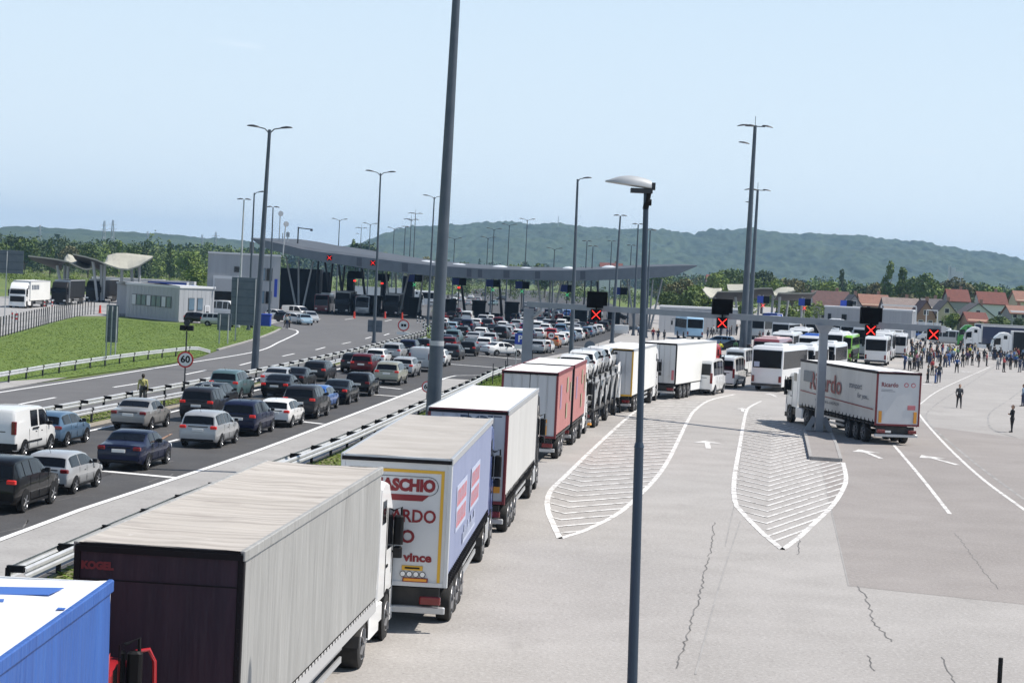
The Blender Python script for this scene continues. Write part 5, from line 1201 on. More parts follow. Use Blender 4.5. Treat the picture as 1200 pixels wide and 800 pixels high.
# -------- the mass of cars fanning out to the booths: (rear bottom centre, kind, colour)
FARC = [(547,417.5,'hatchback','black'),(566,411.5,'hatchback','white'),(527,422,'estate','graphite'),(594,414.5,'saloon','graphite'),(553,404,'saloon','silver'),(573,404.5,'hatchback','silver'),(562,397,'estate','white'),(529,404,'off-roader','teal'),(525,411,'hatchback','maroon'),
 (541,396,'hatchback','graphite'),(546,389,'off-roader','navy'),(557,384.5,'hatchback','white'),(546,378,'van','white'),(565,380,'people carrier','silver'),(573,379.5,'hatchback','white'),(580,377,'hatchback','black'),(585,399,'off-roader','black'),(592,396,'people carrier','silver'),(588,388,'hatchback','white'),(597,392,'hatchback','silver'),
 (604,386,'estate','silver'),(603,379,'off-roader','navy'),(614,382,'hatchback','white'),(620,379,'hatchback','black'),(528,376,'people carrier','black'),(535,370,'estate','maroon'),(528,390,'hatchback','light blue'),(535,383.5,'saloon','graphite'),(553,373,'hatchback','black'),(562,371,'hatchback','red'),
 (516,402,'estate','silver'),(515,393,'off-roader','black'),(518,384,'hatchback','white'),(517,376,'hatchback','maroon'),(524,368,'hatchback','silver'),(610,375,'saloon','silver'),(628,375,'hatchback','graphite'),
 (637,413.5,'hatchback','white'),(628,414.5,'estate','silver'),(646,408,'hatchback','orange'),(654,405,'hatchback','white'),(660,402,'hatchback','white'),(667,400.5,'estate','steel blue'),(675,399,'people carrier','white'),(681,397,'hatchback','black'),(687,395,'hatchback','steel blue'),(693,393,'estate','silver'),(700,391,'hatchback','white'),(706,388.5,'people carrier','graphite'),(711,386,'off-roader','black'),
 (630,397,'hatchback','white'),(629,389,'people carrier','white'),(638,391,'hatchback','white'),(640,384.5,'hatchback','silver'),(648,385,'estate','graphite'),(657,386,'people carrier','white'),(665,389,'hatchback','white'),(663,380,'estate','black'),(655,377,'hatchback','maroon'),(672,384,'saloon','silver'),(682,379,'off-roader','black'),(640,376,'hatchback','black'),(649,373,'estate','graphite'),(672,374,'hatchback','maroon'),(692,378,'saloon','brown'),
 (615,391,'estate','purple'),(607,399,'hatchback','white'),(618,399,'saloon','navy'),(645,397,'hatchback','red'),(576,392,'saloon','black'),(570,387,'people carrier','graphite'),
 (531,357,'van','white'),(541,353,'hatchback','white'),(551,350,'saloon','white'),(536,348,'people carrier','white'),(560,354,'hatchback','silver'),(524,361,'hatchback','white'),(549,343.5,'hatchback','black'),(557,344.5,'hatchback','black'),(566,347,'hatchback','graphite'),(548,358,'saloon','silver'),(513,362,'hatchback','grey'),(505,360,'estate','silver'),
 (616,361,'saloon','grey'),(623,366,'estate','navy'),(613,370,'hatchback','black'),(700,372,'saloon','grey')]
for i, (x, y, k_, c_) in enumerate(FARC):
    p = at(x, y); hd = -.10 - (.03 if x > 620 else 0) + random.uniform(-.02,.02); 
    if p.y > 430: p.x *= 1.0
    car(k_, c_, p, hd, lit=(i % 5 == 0), full=False); QUEUE.append((p, k_, c_))
_r2 = random.Random(3)
for x, y in [(521,372),(530,366),(541,375),(540,388),(550,396),(534,396),(519,408),(560,376),(568,375),(583,384),(594,384),(597,375),(608,392),(612,386),(622,386),(622,393),(633,381),(631,371),(641,370),(648,390),(656,394),(665,395),(673,391),(680,388),(686,385),(693,384),(698,381),(664,371),(683,372),(655,368),(612,404),(622,407),(634,404),(587,406),(604,408),(541,410),(536,417),(556,391)]:
    FARC.append((x, y)); k_ = _r2.choice(['hatchback','hatchback','estate','saloon','people carrier','off-roader']); c_ = _r2.choice(['white','silver','black','graphite','navy','grey','steel blue','black','maroon','silver','blue'])
    p = at(x, y)
    if min((q[0]-p).length for q in QUEUE) < 3.6: continue
    car(k_, c_, p, -.11, full=False); QUEUE.append((p, k_, c_))
lone = [(581,358,'hatchback','teal',math.pi-.35,'single teal car on the empty road beyond the booths'),(590,352,'hatchback','black',math.pi-.4,'small dark car far beyond the booths on the empty road')]
for x, y, k_, c_, hd, lb in lone: car(k_, c_, at(x, y), hd, lb, full=False, group='cars beyond the booths')
car('saloon','white',at(567,416.5),-.95,'white saloon turning out of the queue beside the black hatchback',full=True,group='cars waiting in the queue')
def near_feature(p, me_):
    best = sorted((((q[0]-p).length, q) for q in QUEUE if q[0] is not me_), key=lambda t: t[0])
    return best
# labels for the far mass: what it is, which column of the jam and which cars stand round it
allcars = [o for o in bpy.data.objects if o.parent is None and o.get('group') == 'cars waiting in the queue' and not o.get('label')]
info = {}
for o in allcars:
    p = o.location; bodyc = [c for c in o.children if c.name.startswith('body')][0].material_slots[0].material.name.replace('paint_','').replace('_',' ')
    kd = [k for k in PROF if (k if k in ('van','minibus') else k.replace(' ','_').replace('-','_')) in o.name.replace('_car','')]
    info[o.name] = (p.copy(), kd[0] if kd else 'car', bodyc)
def desc(n): return '%s %s' % (info[n][2], info[n][1])
labels_used = set()
for o in allcars:
    p, kd, c_ = info[o.name]; f = Vector((math.sin(.11), math.cos(.11), 0)); r_ = Vector((f.y,-f.x,0))
    ah = [(((info[q.name][0]-p).dot(f)), q.name) for q in allcars if q is not o and abs((info[q.name][0]-p).dot(r_)) < 2.3 and (info[q.name][0]-p).dot(f) > 1]
    bh = [((-(info[q.name][0]-p).dot(f)), q.name) for q in allcars if q is not o and abs((info[q.name][0]-p).dot(r_)) < 2.3 and (info[q.name][0]-p).dot(f) < -1]
    sd_ = [((info[q.name][0]-p).length, q.name) for q in allcars if q is not o and abs((info[q.name][0]-p).dot(r_)) >= 2.3]
    zone = 'beyond the booths' if p.y > 400 else 'at the booths' if p.y > 325 else 'in the wide jam'
    parts = []
    if bh: parts.append('ahead of a '+desc(min(bh)[1]))
    elif ah: parts.append('behind a '+desc(min(ah)[1]))
    lab = '%s %s %s, %s' % (c_, kd, zone, parts[0] if parts else 'in a lane of its own')
    if lab in labels_used and sd_: lab = '%s %s %s, %s, beside a %s' % (c_, kd, zone.replace('in the wide jam','in jam'), parts[0] if parts else 'alone', desc(min(sd_)[1]))
    k = 0
    base = lab
    while lab in labels_used and k < len(sd_):
        lab = '%s %s %s, beside a %s' % (c_, kd, zone, desc(sorted(sd_)[k][1])); k += 1
    labels_used.add(lab); o['label'] = lab
# parked cars by the buildings
for (x, y, k_, c_, hd, lb) in [(351,380.5,'saloon','light blue',math.pi+.25,'pale blue parked car facing the viewer at the plaza edge'),(357,377.5,'people carrier','silver',math.pi+.3,'pale silver car parked behind the pale blue one'),
      (333,379,'hatchback','white',math.pi+.9,'white car with an open door parked left of the pale blue car'),(321,377.5,'estate','graphite',math.pi+1.0,'dark grey car parked behind the blue container'),(311,374,'hatchback','white',math.pi+.9,'white hatchback parked against the grey building'),(343,372,'off-roader','grey',math.pi+.2,'grey off-roader parked deep in the shade of the canopy'),
      (330,373,'van','white',math.pi+1.0,'white van parked under the left end of the canopy')]:
    car(k_, c_, at(x, y)+Vector((0, 3.5, 0)), hd, lb, full=False, group='cars parked by the grey building')
q = at(236,381.5); car('people carrier','silver',q,-math.pi/2-.03,'silver people carrier standing side on beside the low grey building',full=True,group='cars parked by the grey building')
q = at(247,372.5); car('minibus','white',q+Vector((0,2,0)),-math.pi/2-.7,'white high roofed van in front of the garage door',full=False,group='cars parked by the grey building')
q = at(219,378.5); car('hatchback','black',q+Vector((-.5,1,0)),-math.pi/2,'black hatchback squeezed beside the low grey building',full=False,group='cars parked by the grey building')
q = at(262,383); car('hatchback','silver',q+Vector((0,1,0)),-math.pi/2,'silver hatchback half hidden by the large sign back',full=False,group='cars parked by the grey building')
p = at(309,382); mb = MB(); mb.rbox(-.9,.9,-.7,.7,0,1.45,.08); mb.rbox(-.98,.98,-.78,.78,1.45,1.62,.08); o = mb.build('waste_container', 'blue_sign'); o.location = p; tag(o, 'blue waste container behind the tall lamp mast', 'container')

# ------------------------------------------------------------------ LORRIES
mat('side_board_grey', (.42,.42,.42), .6); mat('tarp_grey', (.27,.27,.262), .6, ncol=(.325,.325,.315), nscale=.5, bump=1., bscale=2.6, stretch=(1,3.2,.22)); mixn(M['tarp_grey'], (.39,.39,.38), 1.6, .48, .66, .7, (1,4,.25)); mixn(M['tarp_grey'], (.20,.20,.195), 1.9, .54, .68, .6, (1,5,.2)); mixn(M['tarp_grey'], (.19,.19,.185), .8, .55, .8, .5, (1,2,.5)); mixn(M['tarp_grey'], (.22,.212,.20), 2.5, .58, .8, .5, (1,3,.6))  # lighter and darker upright streaks paint the shading of wrinkles into the colour
mat('tarp_purple', (.024,.016,.027), .6, spec=.3, ncol=(.040,.024,.036), nscale=1.2, bump=1., bscale=2, stretch=(2.5,1,.35)); mixn(M['tarp_purple'], (.060,.044,.055), 2.2, .54, .8, .6, (2.5,1,.3))
mat('roof_beige', (.40,.368,.33), .75, ncol=(.50,.465,.425), nscale=1.6, stretch=(.12,3.4,1), detail=7); mixn(M['roof_beige'], (.22,.195,.172), 1.3, .50, .60, .5, (.10,4.5,1)); mixn(M['roof_beige'], (.24,.21,.19), 1.3, .55, .75, .6, (.6,2,1)); mixn(M['roof_beige'], (.5,.47,.44), 3, .66, .72, .8)
mat('roof_stone', (.36,.335,.305), .75, ncol=(.43,.405,.375), nscale=.7, stretch=(.6,1.6,1), detail=7); mixn(M['roof_stone'], (.28,.26,.24), .6, .52, .72, .5)
mat('roof_white', (.80,.80,.80), .55, ncol=(.76,.755,.745), nscale=.6); mixn(M['roof_white'], (.66,.65,.63), 1.2, .6, .8, .5)
mat('tarp_blue', (.022,.085,.32), .55, ncol=(.03,.11,.38), nscale=.9, bump=1., bscale=3, stretch=(1,3,.18)); mixn(M['tarp_blue'], (.016,.06,.24), 2.4, .52, .66, .6, (1,4,.2)); mixn(M['tarp_blue'], (.07,.17,.45), 2.0, .60, .70, .5, (1,5,.15)); mat('tarp_blue_roof', (.74,.755,.78), .5, ncol=(.70,.72,.75), nscale=.8); mat('tarp_blue_patch', (.035,.12,.42), .5)  # tarp_blue: upright streaks put fold shading into the colour
mat('curtain_lilac', (.20,.235,.37), .5, ncol=(.235,.27,.41), nscale=.5, bump=.2, bscale=2, stretch=(1,2,.3))
mat('curtain_white', (.47,.465,.45), .55, ncol=(.54,.535,.52), nscale=.6, bump=.25, bscale=2, stretch=(1,2,.3)); mat('box_white', (.70,.70,.67), .45, ncol=(.76,.76,.735), nscale=.3)
mat('curtain_pink', (.40,.15,.14), .5, ncol=(.44,.175,.16), nscale=.5, bump=.2, bscale=2, stretch=(1,2,.3))
mat('door_white', (.52,.535,.55), .45, ncol=(.57,.585,.60), nscale=.6); mixn(M['door_white'], (.40,.40,.40), 1.6, .58, .8, .5)
mat('door_panel_grey', (.46,.475,.50), .45, ncol=(.50,.515,.54), nscale=.6, stretch=(8,1,.3))
mat('frame_black', (.012,.011,.013), .6, spec=.15); mat('frame_red', (.16,.02,.025), .5); mat('chassis', (.03,.03,.032), .7, ncol=(.06,.055,.05), nscale=2)
mat('yellow_frame', (.62,.36,.03), .5); mat('dark_red_text', (.20,.008,.014), .5); mat('navy_text', (.05,.07,.11), .5); mat('faded_red', (.50,.16,.18), .6); mat('faded_white', (.42,.46,.58), .6)
mat('chevron_amber', (.70,.30,.03), .5); mat('alu', (.48,.49,.50), .4, .5); mat('kogel_red', (.16,.02,.025), .6)
mat('cab_blue', (.035,.085,.33), .35, coat=.8); mat('cab_red', (.42,.015,.02), .35, coat=.8); mat('cab_dark', (.015,.017,.02), .5, spec=.2); mat('cab_green', (.05,.32,.05), .35, coat=.8); mat('cab_navy', (.02,.03,.08), .35, coat=.8)
def curtain_mesh(name, x, y0, y1, z0, z1, mats, parent, wave=.02, seed=0, nx=90, nz=12, sx=1, straps=0, scal=.0, sag=1.):
    rng = random.Random(seed); ph = [rng.uniform(0, 6.3) for _ in range(6)]; V_ = []; F_ = []
    for i in range(nx+1):
        y = y0+(y1-y0)*i/nx
        for j in range(nz+1):
            v = j/nz; z = z0+(z1-z0)*v
            d = math.sin(y*2.1+ph[0])*.45 + math.sin(y*5.3+ph[1]+v*1.5)*.3 + math.sin(y*13+ph[2]-v*2.5)*.25*noise.noise(Vector((y*.7, v*2, seed)))
            d += noise.noise(Vector((y*1.1, v*1.2, seed*3.1)))*1.1
            e = math.sin(math.pi*min(1,max(0,v)))**.6
            zz = z + (scal*(.5-.5*math.cos(2*math.pi*y/.66))**2 if j == 0 else 0)
            V_.append((x+sx*(wave*d*e*sag - .0), y, zz))
    for i in range(nx):
        for j in range(nz): a = i*(nz+1)+j; F_.append((a, a+nz+1, a+nz+2, a+1))
    mb = MB(); mb.add(V_, F_, 0)
    if straps:
        n_ = int((y1-y0)/straps)
        for k in range(n_): y = y0+(k+.5)*straps; mb.box(x+sx*.015-.012, x+sx*.015+.012, y-.025, y+.025, z0-.22, z0+.14, 1); mb.box(x+sx*.02-.018, x+sx*.02+.018, y-.045, y+.045, z0-.06, z0+.03, 1)
    o = mb.build(name, mats, parent, smooth=60, fix=False); return o
def roof_mesh(name, y0, y1, z, w_, m, parent, wave=.02, bows=.6, seed=0):
    ny = int((y1-y0)/.12); nx = 10; V_ = []; F_ = []
    for i in range(ny+1):
        y = y0+(y1-y0)*i/ny
        for j in range(nx+1):
            u = j/nx*2-1; e = 1-abs(u)**6; zz = z - wave*(.5-.5*math.cos(2*math.pi*y/bows))*e + noise.noise(Vector((u*1.5, y*1.3, seed)))*wave*.8*e
            V_.append((u*w_/2, y, zz))
    for i in range(ny):
        for j in range(nx): a = i*(nx+1)+j; F_.append((a, a+1, a+nx+2, a+nx+1))
    mb = MB(); mb.add(V_, F_); return mb.build(name, m, parent, smooth=60, fix=False)
def cab(root, y0, m, H_=3.75, mirror=True, W=2.48, scale=1., style=0):
    """a forward control cab whose back wall stands at y0"""
    hw_ = W/2; prof = [(0,1.0),(0,H_-.12),(.45,H_),(1.1,H_-.10),(1.72,H_-.62),(2.0,H_-1.05),(2.18,2.02),(2.28,1.55),(2.30,.55),(2.26,.38),(2.0,.38),(1.92,1.02)]
    if style == 1: prof = [(0,1.0),(0,H_-.45),(.6,H_-.4),(1.5,H_-.5),(1.9,H_-.85),(2.18,1.95),(2.28,1.5),(2.30,.55),(2.26,.38),(2.0,.38),(1.92,1.02)]
    rings = []
    for x, k in ((-hw_,.96),(-hw_+.06,.99),(-hw_+.16,1.0),(hw_-.16,1.0),(hw_-.06,.99),(hw_,.96)):
        cy, cz = 1.05, 2.0; rings.append([(x, y0+cy+(y-cy)*k, cz+(z-cz)*(k if z > 1.2 else 1)) for y, z in prof])
    mb = MB(); mb.loft(rings); body = mb.build('cab', m, root, smooth=25)
    a, b = prof[5], prof[6]
    if style == 1: a, b = prof[4], prof[5]
    n = Vector((0, (a[1]-b[1]), (b[0]-a[0]))).normalized()*.014
    def q(t, x): return Vector((x, y0+b[0]+(a[0]-b[0])*t, b[1]+(a[1]-b[1])*t))+n
    mb = MB(); mb.add([q(.06,-hw_*.93), q(.06,hw_*.93), q(.93,hw_*.90), q(.93,-hw_*.90)], [(0,1,2,3)]); mb.build('windscreen', 'glass', body)
    mb = MB(); mb.rbox(-hw_*.85, hw_*.85, y0+2.302, y0+2.33, .95, 1.75, .05); mb.rbox(-hw_*.9, hw_*.9, y0+2.302, y0+2.325, .42, .6, .03); mb.build('grille', 'black_plastic', body)
    for s in (-1, 1):
        xs = s*(hw_+.006); zt = b[1]+.95
        mb = MB(); mb.add([(xs+s*.004,y0+1.12,b[1]+.0),(xs+s*.004,y0+2.0,b[1]-.02),(xs+s*.004,y0+1.84,zt-.12),(xs+s*.004,y0+1.12,zt-.02)], [(0,1,2,3)]); mb.build('side_window', 'glass', body)
        mb = MB()
        for (u0,v0),(u1,v1) in (((.95,1.05),(.95,zt)),((.95,1.05),(2.0,1.05)),((2.05,1.1),(2.12,b[1]))): mb.bar((xs,y0+u0,v0),(xs*.998,y0+u1,v1),.018)
        mb.box(xs-.015,xs+.015,y0+1.08,y0+1.28,1.62,1.68); mb.build('door_seam', 'black', body)
        mb = MB(); mb.disc_cyl((s*(hw_-.02), y0+1.32, .52), (1,0,0), .60, .06, 20); mb.build('wheel_arch', 'black', body)
        if mirror:
            mb = MB(); mb.rbox(s*(hw_+.13)-.11, s*(hw_+.13)+.11, y0+1.85, y0+2.02, b[1]+.02, b[1]+.68, .05); mb.rbox(s*(hw_+.13)-.10, s*(hw_+.13)+.10, y0+1.85, y0+2.02, b[1]-.28, b[1]-.02, .05)
            mb.tube([(s*hw_*.96,y0+1.9,b[1]+.75),(s*(hw_+.18),y0+1.96,b[1]+.86),(s*(hw_+.2),y0+1.96,b[1]+.2)], .03, 6); mb.tube([(s*hw_*.96,y0+1.9,b[1]-.12),(s*(hw_+.18),y0+1.96,b[1]-.2)], .025, 6); mb.build('mirror', 'black_plastic', body)
        mb = MB(); mb.rbox(s*hw_*.74-.2, s*hw_*.74+.2, y0+2.27, y0+2.36, .62, .86, .04); mb.build('headlight', 'head_lamp', body)
        mb = MB(); mb.add([(s*(hw_-.02),y0-.45,1.3),(s*(hw_-.02),y0,1.3),(s*(hw_-.02),y0,H_-.15),(s*(hw_-.12),y0-.45,H_-.35)], [(0,1,2,3)]); mb.add([(s*(hw_-.05),y0-.45,1.3),(s*(hw_-.05),y0,1.3),(s*(hw_-.05),y0,H_-.15),(s*(hw_-.15),y0-.45,H_-.35)], [(3,2,1,0)]); mb.build('side_deflector', m, body, fix=False)
    mb = MB(); mb.rbox(-hw_-.012, hw_+.012, y0+1.86, y0+2.345, .32, .62, .05); mb.rbox(-hw_-.012, hw_+.012, y0+.1, y0+.72, .55, .95, .05); mb.build('bumper', m if style == 0 else 'black_plastic', body)
    for s in (-1, 1): mb = MB(); mb.rbox(s*(hw_+.005)-.01, s*(hw_+.005)+.01, y0+.25, y0+.75, H_-.95, H_-.45, .003); mb.build('sleeper_window', 'glass', body)
    mb = MB(); mb.rbox(-hw_*.85, hw_*.85, y0+1.98, y0+2.25, a[1]+.02, a[1]+.10, .03); mb.build('sun_visor', 'black_plastic', body)
    return body
def lorry(p, hd, label, roof='roof_white', side='curtain_white', rear='door_white', frame='frame_black', cabm='white_paint', L_=13.6, H_=4.0, name='articulated_lorry', group='lorries', tractor=True, style='curtain', cabH=3.75, axles=(1.9,3.2,4.5), skirt=None, wave=.015, strap=.66, scal=.0, rimm='steel_rim', full=True, W=2.55, cabstyle=0, seed=1, roofwave=.02, band='alu', z0=1.12, drawbar=None, bars=True):
    root = empty(name, (p.x, p.y, .006), hd, label, 'lorry', group); hw_ = W/2; rh = H_-.02
    roof_mesh('roof', .02, L_-.02, H_, W-.05, roof, root, wave=roofwave, seed=seed)
    for s in (-1, 1):
        if style == 'curtain': curtain_mesh('side_curtain', s*(hw_-.02), .10, L_-.08, z0+.10, H_-.13, [side, 'frame_black'], root, wave=wave, seed=seed+s, sx=s, straps=strap, scal=scal, nx=160 if full else 30, nz=12 if full else 4)
        else: mb = MB(); mb.box(s*(hw_-.03) if s > 0 else -hw_+.0, hw_ if s > 0 else -(hw_-.03), .06, L_-.04, z0, H_-.10); mb.build('side_wall', side, root)
        mb = MB(); mb.rbox(min(s*(hw_-.07), s*(hw_+.012)), max(s*(hw_-.07), s*(hw_+.012)), .0, L_, H_-.14, H_+.012, .02); mb.build('roof_rail', band, root)
    for y in (0, L_): pass
    mb = MB(); mb.box(-hw_+.03, hw_-.03, L_-.06, L_-.0, z0, H_-.02); mb.build('front_wall', 'door_white' if rear != 'tarp_purple' else rear, root)
    mb = MB(); mb.box(-hw_+.09, hw_-.09, .03, .09, z0, H_-.10); dw = mb.build('rear_doors', rear, root)
    mb = MB(); mb.rbox(-hw_, -hw_+.10, 0, .12, z0-.06, H_-.01, .02); mb.rbox(hw_-.10, hw_, 0, .12, z0-.06, H_-.01, .02); mb.box(-hw_+.10, hw_-.10, .0, .12, H_-.12, H_-.005); mb.box(-hw_+.10, hw_-.10, .0, .12, z0-.06, z0+.04); mb.build('rear_frame', frame, root)
    mb = MB(); mb.box(-hw_+.02, hw_-.02, -.018, -.002, H_-.135, H_-.05); mb.build('rain_gutter', 'frame_black', root)
    if rear not in ('tarp_purple','tarp_blue') and full and bars:
        for x in (-hw_*.62, -hw_*.28, hw_*.28, hw_*.62): mb = MB(); mb.tube([(x,.005,z0+.05),(x,.005,H_-.14)], .017, 6); mb.box(x-.05,x+.05,-.02,.02,z0+.5,z0+.62); mb.build('lock_bar', 'alu', root)
        mb = MB(); mb.box(-.012,.012,.018,.032,z0+.04,H_-.12); mb.build('door_gap', 'black', root)
    mb = MB(); mb.box(-.55,-.42,.3,L_-.3,.78,z0); mb.box(.42,.55,.3,L_-.3,.78,z0); mb.box(-hw_+.02,hw_-.02,.06,L_-.1,z0-.06,z0-.002); mb.box(-hw_+.2,hw_-.2,.25,.4,.55,1.0)
    for y in axles: mb.tube([(-hw_+.3,y,.5),(hw_-.3,y,.5)], .08, 6)
    mb.build('chassis', 'chassis', root)
    mb = MB(); mb.rbox(-hw_+.04, hw_-.04, .04, .18, .45, .60, .03); mb.build('underrun_bar', 'alu', root)
    for s in (-1, 1): mb = MB(); mb.rbox(s*(hw_-.38)-.24, s*(hw_-.38)+.24, -.01, .10, .66, .84, .03); mb.build('tail_light', 'brake_light', root)
    mb = MB(); mb.box(-.85, -.33, .0, .03, .68, .80); mb.build('number_plate', 'plate', root)
    for s in (-1, 1):
        for y in axles: add_wheel(root, s*(hw_-.20), y, .50, .34, rimm, full=full)
        if skirt: mb = MB(); mb.rbox(s*(hw_-.05)-.02, s*(hw_-.05)+.02, axles[-1]+.7, L_-4.3, .48, 1.02, .01); mb.build('side_skirt', skirt, root)
        else: mb = MB(); mb.bar((s*(hw_-.08),axles[-1]+.7,.62),(s*(hw_-.08),L_-4.0,.62),.04,.12); mb.bar((s*(hw_-.08),axles[-1]+.7,.88),(s*(hw_-.08),L_-4.0,.88),.04,.12); mb.build('side_guard', 'alu', root)
        if full: mb = MB(); mb.rbox(s*(hw_-.30)-.2, s*(hw_-.30)+.2, axles[-1]+1.1, axles[-1]+2.3, .55, 1.0, .05); mb.build('tool_box', 'chassis', root)
    if tractor:
        y0 = L_+.50; b = cab(root, y0, cabm, cabH, style=cabstyle, W=2.42)
        mb = MB(); mb.box(-.5,.5,L_-3.4,y0+1.9,.62,.98); mb.build('tractor_frame', 'chassis', root)
        for s in (-1, 1):
            add_wheel(root, s*(hw_-.2), y0+1.32, .51, .32, rimm, full=full); add_wheel(root, s*(hw_-.28), L_-1.65, .51, .52, rimm, full=full)
            mb = MB(); mb.rbox(s*(hw_-.32)-.3, s*(hw_-.32)+.3, L_-.75, L_+.6, .42, 1.05, .08); mb.build('fuel_tank', cabm if cabm == 'white_paint' else 'alu', root)
            mb = MB(); mb.loft([[(s*(hw_-.5), L_-1.65+.62*math.cos(a), .52+.62*math.sin(a)) for a in [k*math.pi/8 for k in range(0,9)]] + [(s*(hw_-.5), L_-1.65+.58*math.cos(a), .52+.58*math.sin(a)) for a in [k*math.pi/8 for k in range(8,-1,-1)]], [(s*(hw_+.0), L_-1.65+.62*math.cos(a), .52+.62*math.sin(a)) for a in [k*math.pi/8 for k in range(0,9)]] + [(s*(hw_+.0), L_-1.65+.58*math.cos(a), .52+.58*math.sin(a)) for a in [k*math.pi/8 for k in range(8,-1,-1)]]]); mb.build('mudguard', 'chassis', root)
    return root
def along(p, hd, d, side=0.): return p + Vector((-math.sin(hd), math.cos(hd), 0))*d + Vector((math.cos(hd), math.sin(hd), 0))*side
def lorry_from_roof(rr, rl, hd=None, W=2.55):
    """ground point of the rear centre from the photographed rear roof corners (4 m up)"""
    a, b = at(*rr, 4.0), at(*rl, 4.0); d = (a-b).normalized(); h = math.atan2(d.y, d.x) if hd is None else hd
    c = a - Vector((math.cos(h), math.sin(h), 0))*W/2; c.z = 0; return c, h
RX = (math.pi/2, 0, 0)
# 2 grey curtain lorry with the dark tarpaulin rear
pk, hk = lorry_from_roof((287,646.7),(90.7,634), hd=-R(4.75))
kg = lorry(pk, hk, 'near lorry with a grey tarpaulin side, dark purple rear and ribbed beige roof', roof='roof_beige', side='tarp_grey', rear='tarp_purple', frame='frame_black', cabm='white_paint', wave=.03, strap=.0, seed=4, roofwave=.035, band='tarp_grey', cabH=3.62, rimm='steel_rim', group='lorries queueing in the right hand lane', scal=.0)
glyphs('KOGEL', .15, 'lettering', 'kogel_red', kg, (-.92,.016,3.66), RX, bold=.010)
mb = MB()
for z in (3.45, 1.35): mb.box(-1.17,1.17,.018,.03,z,z+.02)
for k in range(14): mb.box(1.205,1.235,-.012,.0,1.2+k*.2,1.26+k*.2)
mb.build('tarp_seam', 'frame_black', kg)
mb = MB(); mb.box(1.262,1.28,.1,13.5,.93,1.20, 0)
for k in range(44): mb.box(1.278,1.290,.25+k*.3,.275+k*.3,1.17,1.235, 1)
mb.build('side_board', ['side_board_grey','frame_black'], kg)
# 3 the white doored lorry with red lettering
pm, hm = lorry_from_roof((531,538),(405,527), hd=-R(3.2))
ms = lorry(pm, hm, 'lorry with white rear doors framed in yellow, red lettering and lilac blue side', roof='roof_stone', side='curtain_lilac', rear='door_white', frame='door_white', cabm='cab_blue', wave=.012, strap=.33, seed=8, roofwave=.03, bars=False, group='lorries queueing in the right hand lane', scal=.05)
mb = MB()
for b_ in ((-1.10,1.10,3.64,3.71),(1.03,1.10,1.12,3.64),(-1.10,-1.03,1.12,3.64)): mb.box(b_[0],b_[1],.018,.030,b_[2],b_[3])
mb.build('yellow_border', 'yellow_frame', ms)
glyphs('MASCHIO', .36, 'lettering', 'dark_red_text', ms, (.17,.022,3.34), RX, bold=.022, width=1.46)
mb = MB(); pts = [(.76+.21*math.cos(-math.pi/2+k*math.pi/8), 3.34+.21*math.sin(-math.pi/2+k*math.pi/8)) for k in range(9)]
for k in range(len(pts)-1): mb.bar((pts[k][0],.024,pts[k][1]),(pts[k+1][0],.024,pts[k+1][1]),.012,.010)
mb.bar((-.8,.024,3.55),(.76,.024,3.55),.012,.010); mb.build('badge_outline', 'frame_black', ms)
mb = MB(); mb.loft([[(-.80,y,3.14),(.78,y,3.14),(.62,y,3.00),(-.80,y,3.00)] for y in (.017,.027)]); mb.build('red_bar', 'dark_red_text', ms)
glyphs('NARDO', .40, 'lettering', 'dark_red_text', ms, (.30,.022,2.64), RX, bold=.010, width=1.28)
glyphs('O', .40, 'lettering', 'dark_red_text', ms, (.32,.022,2.17), RX, bold=.012)
glyphs('vince', .27, 'lettering', 'dark_red_text', ms, (.57,.022,1.71), RX, bold=.012, width=.66)
mb = MB(); mb.rbox(.22,.70,.004,.022,1.42,1.53,.01); mb.build('yellow_plate', 'yellow_frame', ms)
mb = MB(); mb.box(.29,.63,-.002,.003,1.455,1.495); mb.build('plate_line', 'black', ms)
for k in range(4):
    mb = MB(); mb.disc_cyl((.25+k*.15,.012,1.335),(0,1,0),.068,.012,16); d_ = mb.build('speed_disc', 'black', ms); mb = MB(); mb.disc_cyl((.25+k*.15,.003,1.335),(0,1,0),.055,.008,16); mb.build('disc_face', 'sign_white', d_)
mb = MB(); mb.rbox(.25,.83,-.02,-.004,1.16,1.26,.01); rp_ = mb.build('reflector_panel', 'dark_red_text', ms); mb = MB(); mb.box(.28,.80,-.028,-.021,1.18,1.24); mb.build('reflector_face', 'chevron_amber', rp_)
RS = (math.pi/2, 0, math.pi/2)
for yy in (3.2, 7.6):
    mb = MB(); mb.box(1.262,1.270,yy-1.5,yy+1.5,2.1,3.2); pn = mb.build('faded_panel', 'faded_white', ms)
    for j in range(2): glyphs('GRIMME' if False else 'FERRARO' if False else 'HHHHH', .62, 'lettering', 'faded_red', ms, (1.275,yy,2.4+j*.5), RS, bold=.02, width=2.6) if False else None
    mb = MB()
    for j in range(2):
        for k in range(6):                                     # the faded red lettering has weathered into broken blocks
            y = yy-1.35+k*.46; z = 2.2+j*.5; mb.box(1.271,1.275,y,y+.34,z,z+.10); mb.box(1.271,1.275,y,y+.09,z+.105,z+.38); mb.box(1.271,1.275,y+.24,y+.34,z+.105,z+.38)
            if k % 2: mb.box(1.271,1.275,y+.095,y+.235,z+.28,z+.38)
    mb.build('faded_lettering', 'faded_red', ms)
glyphs('transport', .42, 'lettering', 'faded_white', ms, (1.29,6.3,1.62), RS, bold=.01, width=4.2) if False else None
mb = MB(); mb.box(1.272,1.277,4.0,7.9,1.55,1.62)
for k in range(11): mb.box(1.2725,1.2765,4.05+k*.35,4.05+k*.35+.2,1.60,(1.82,1.98,1.82)[k % 3])
mb.build('faded_line', 'faded_white', ms)
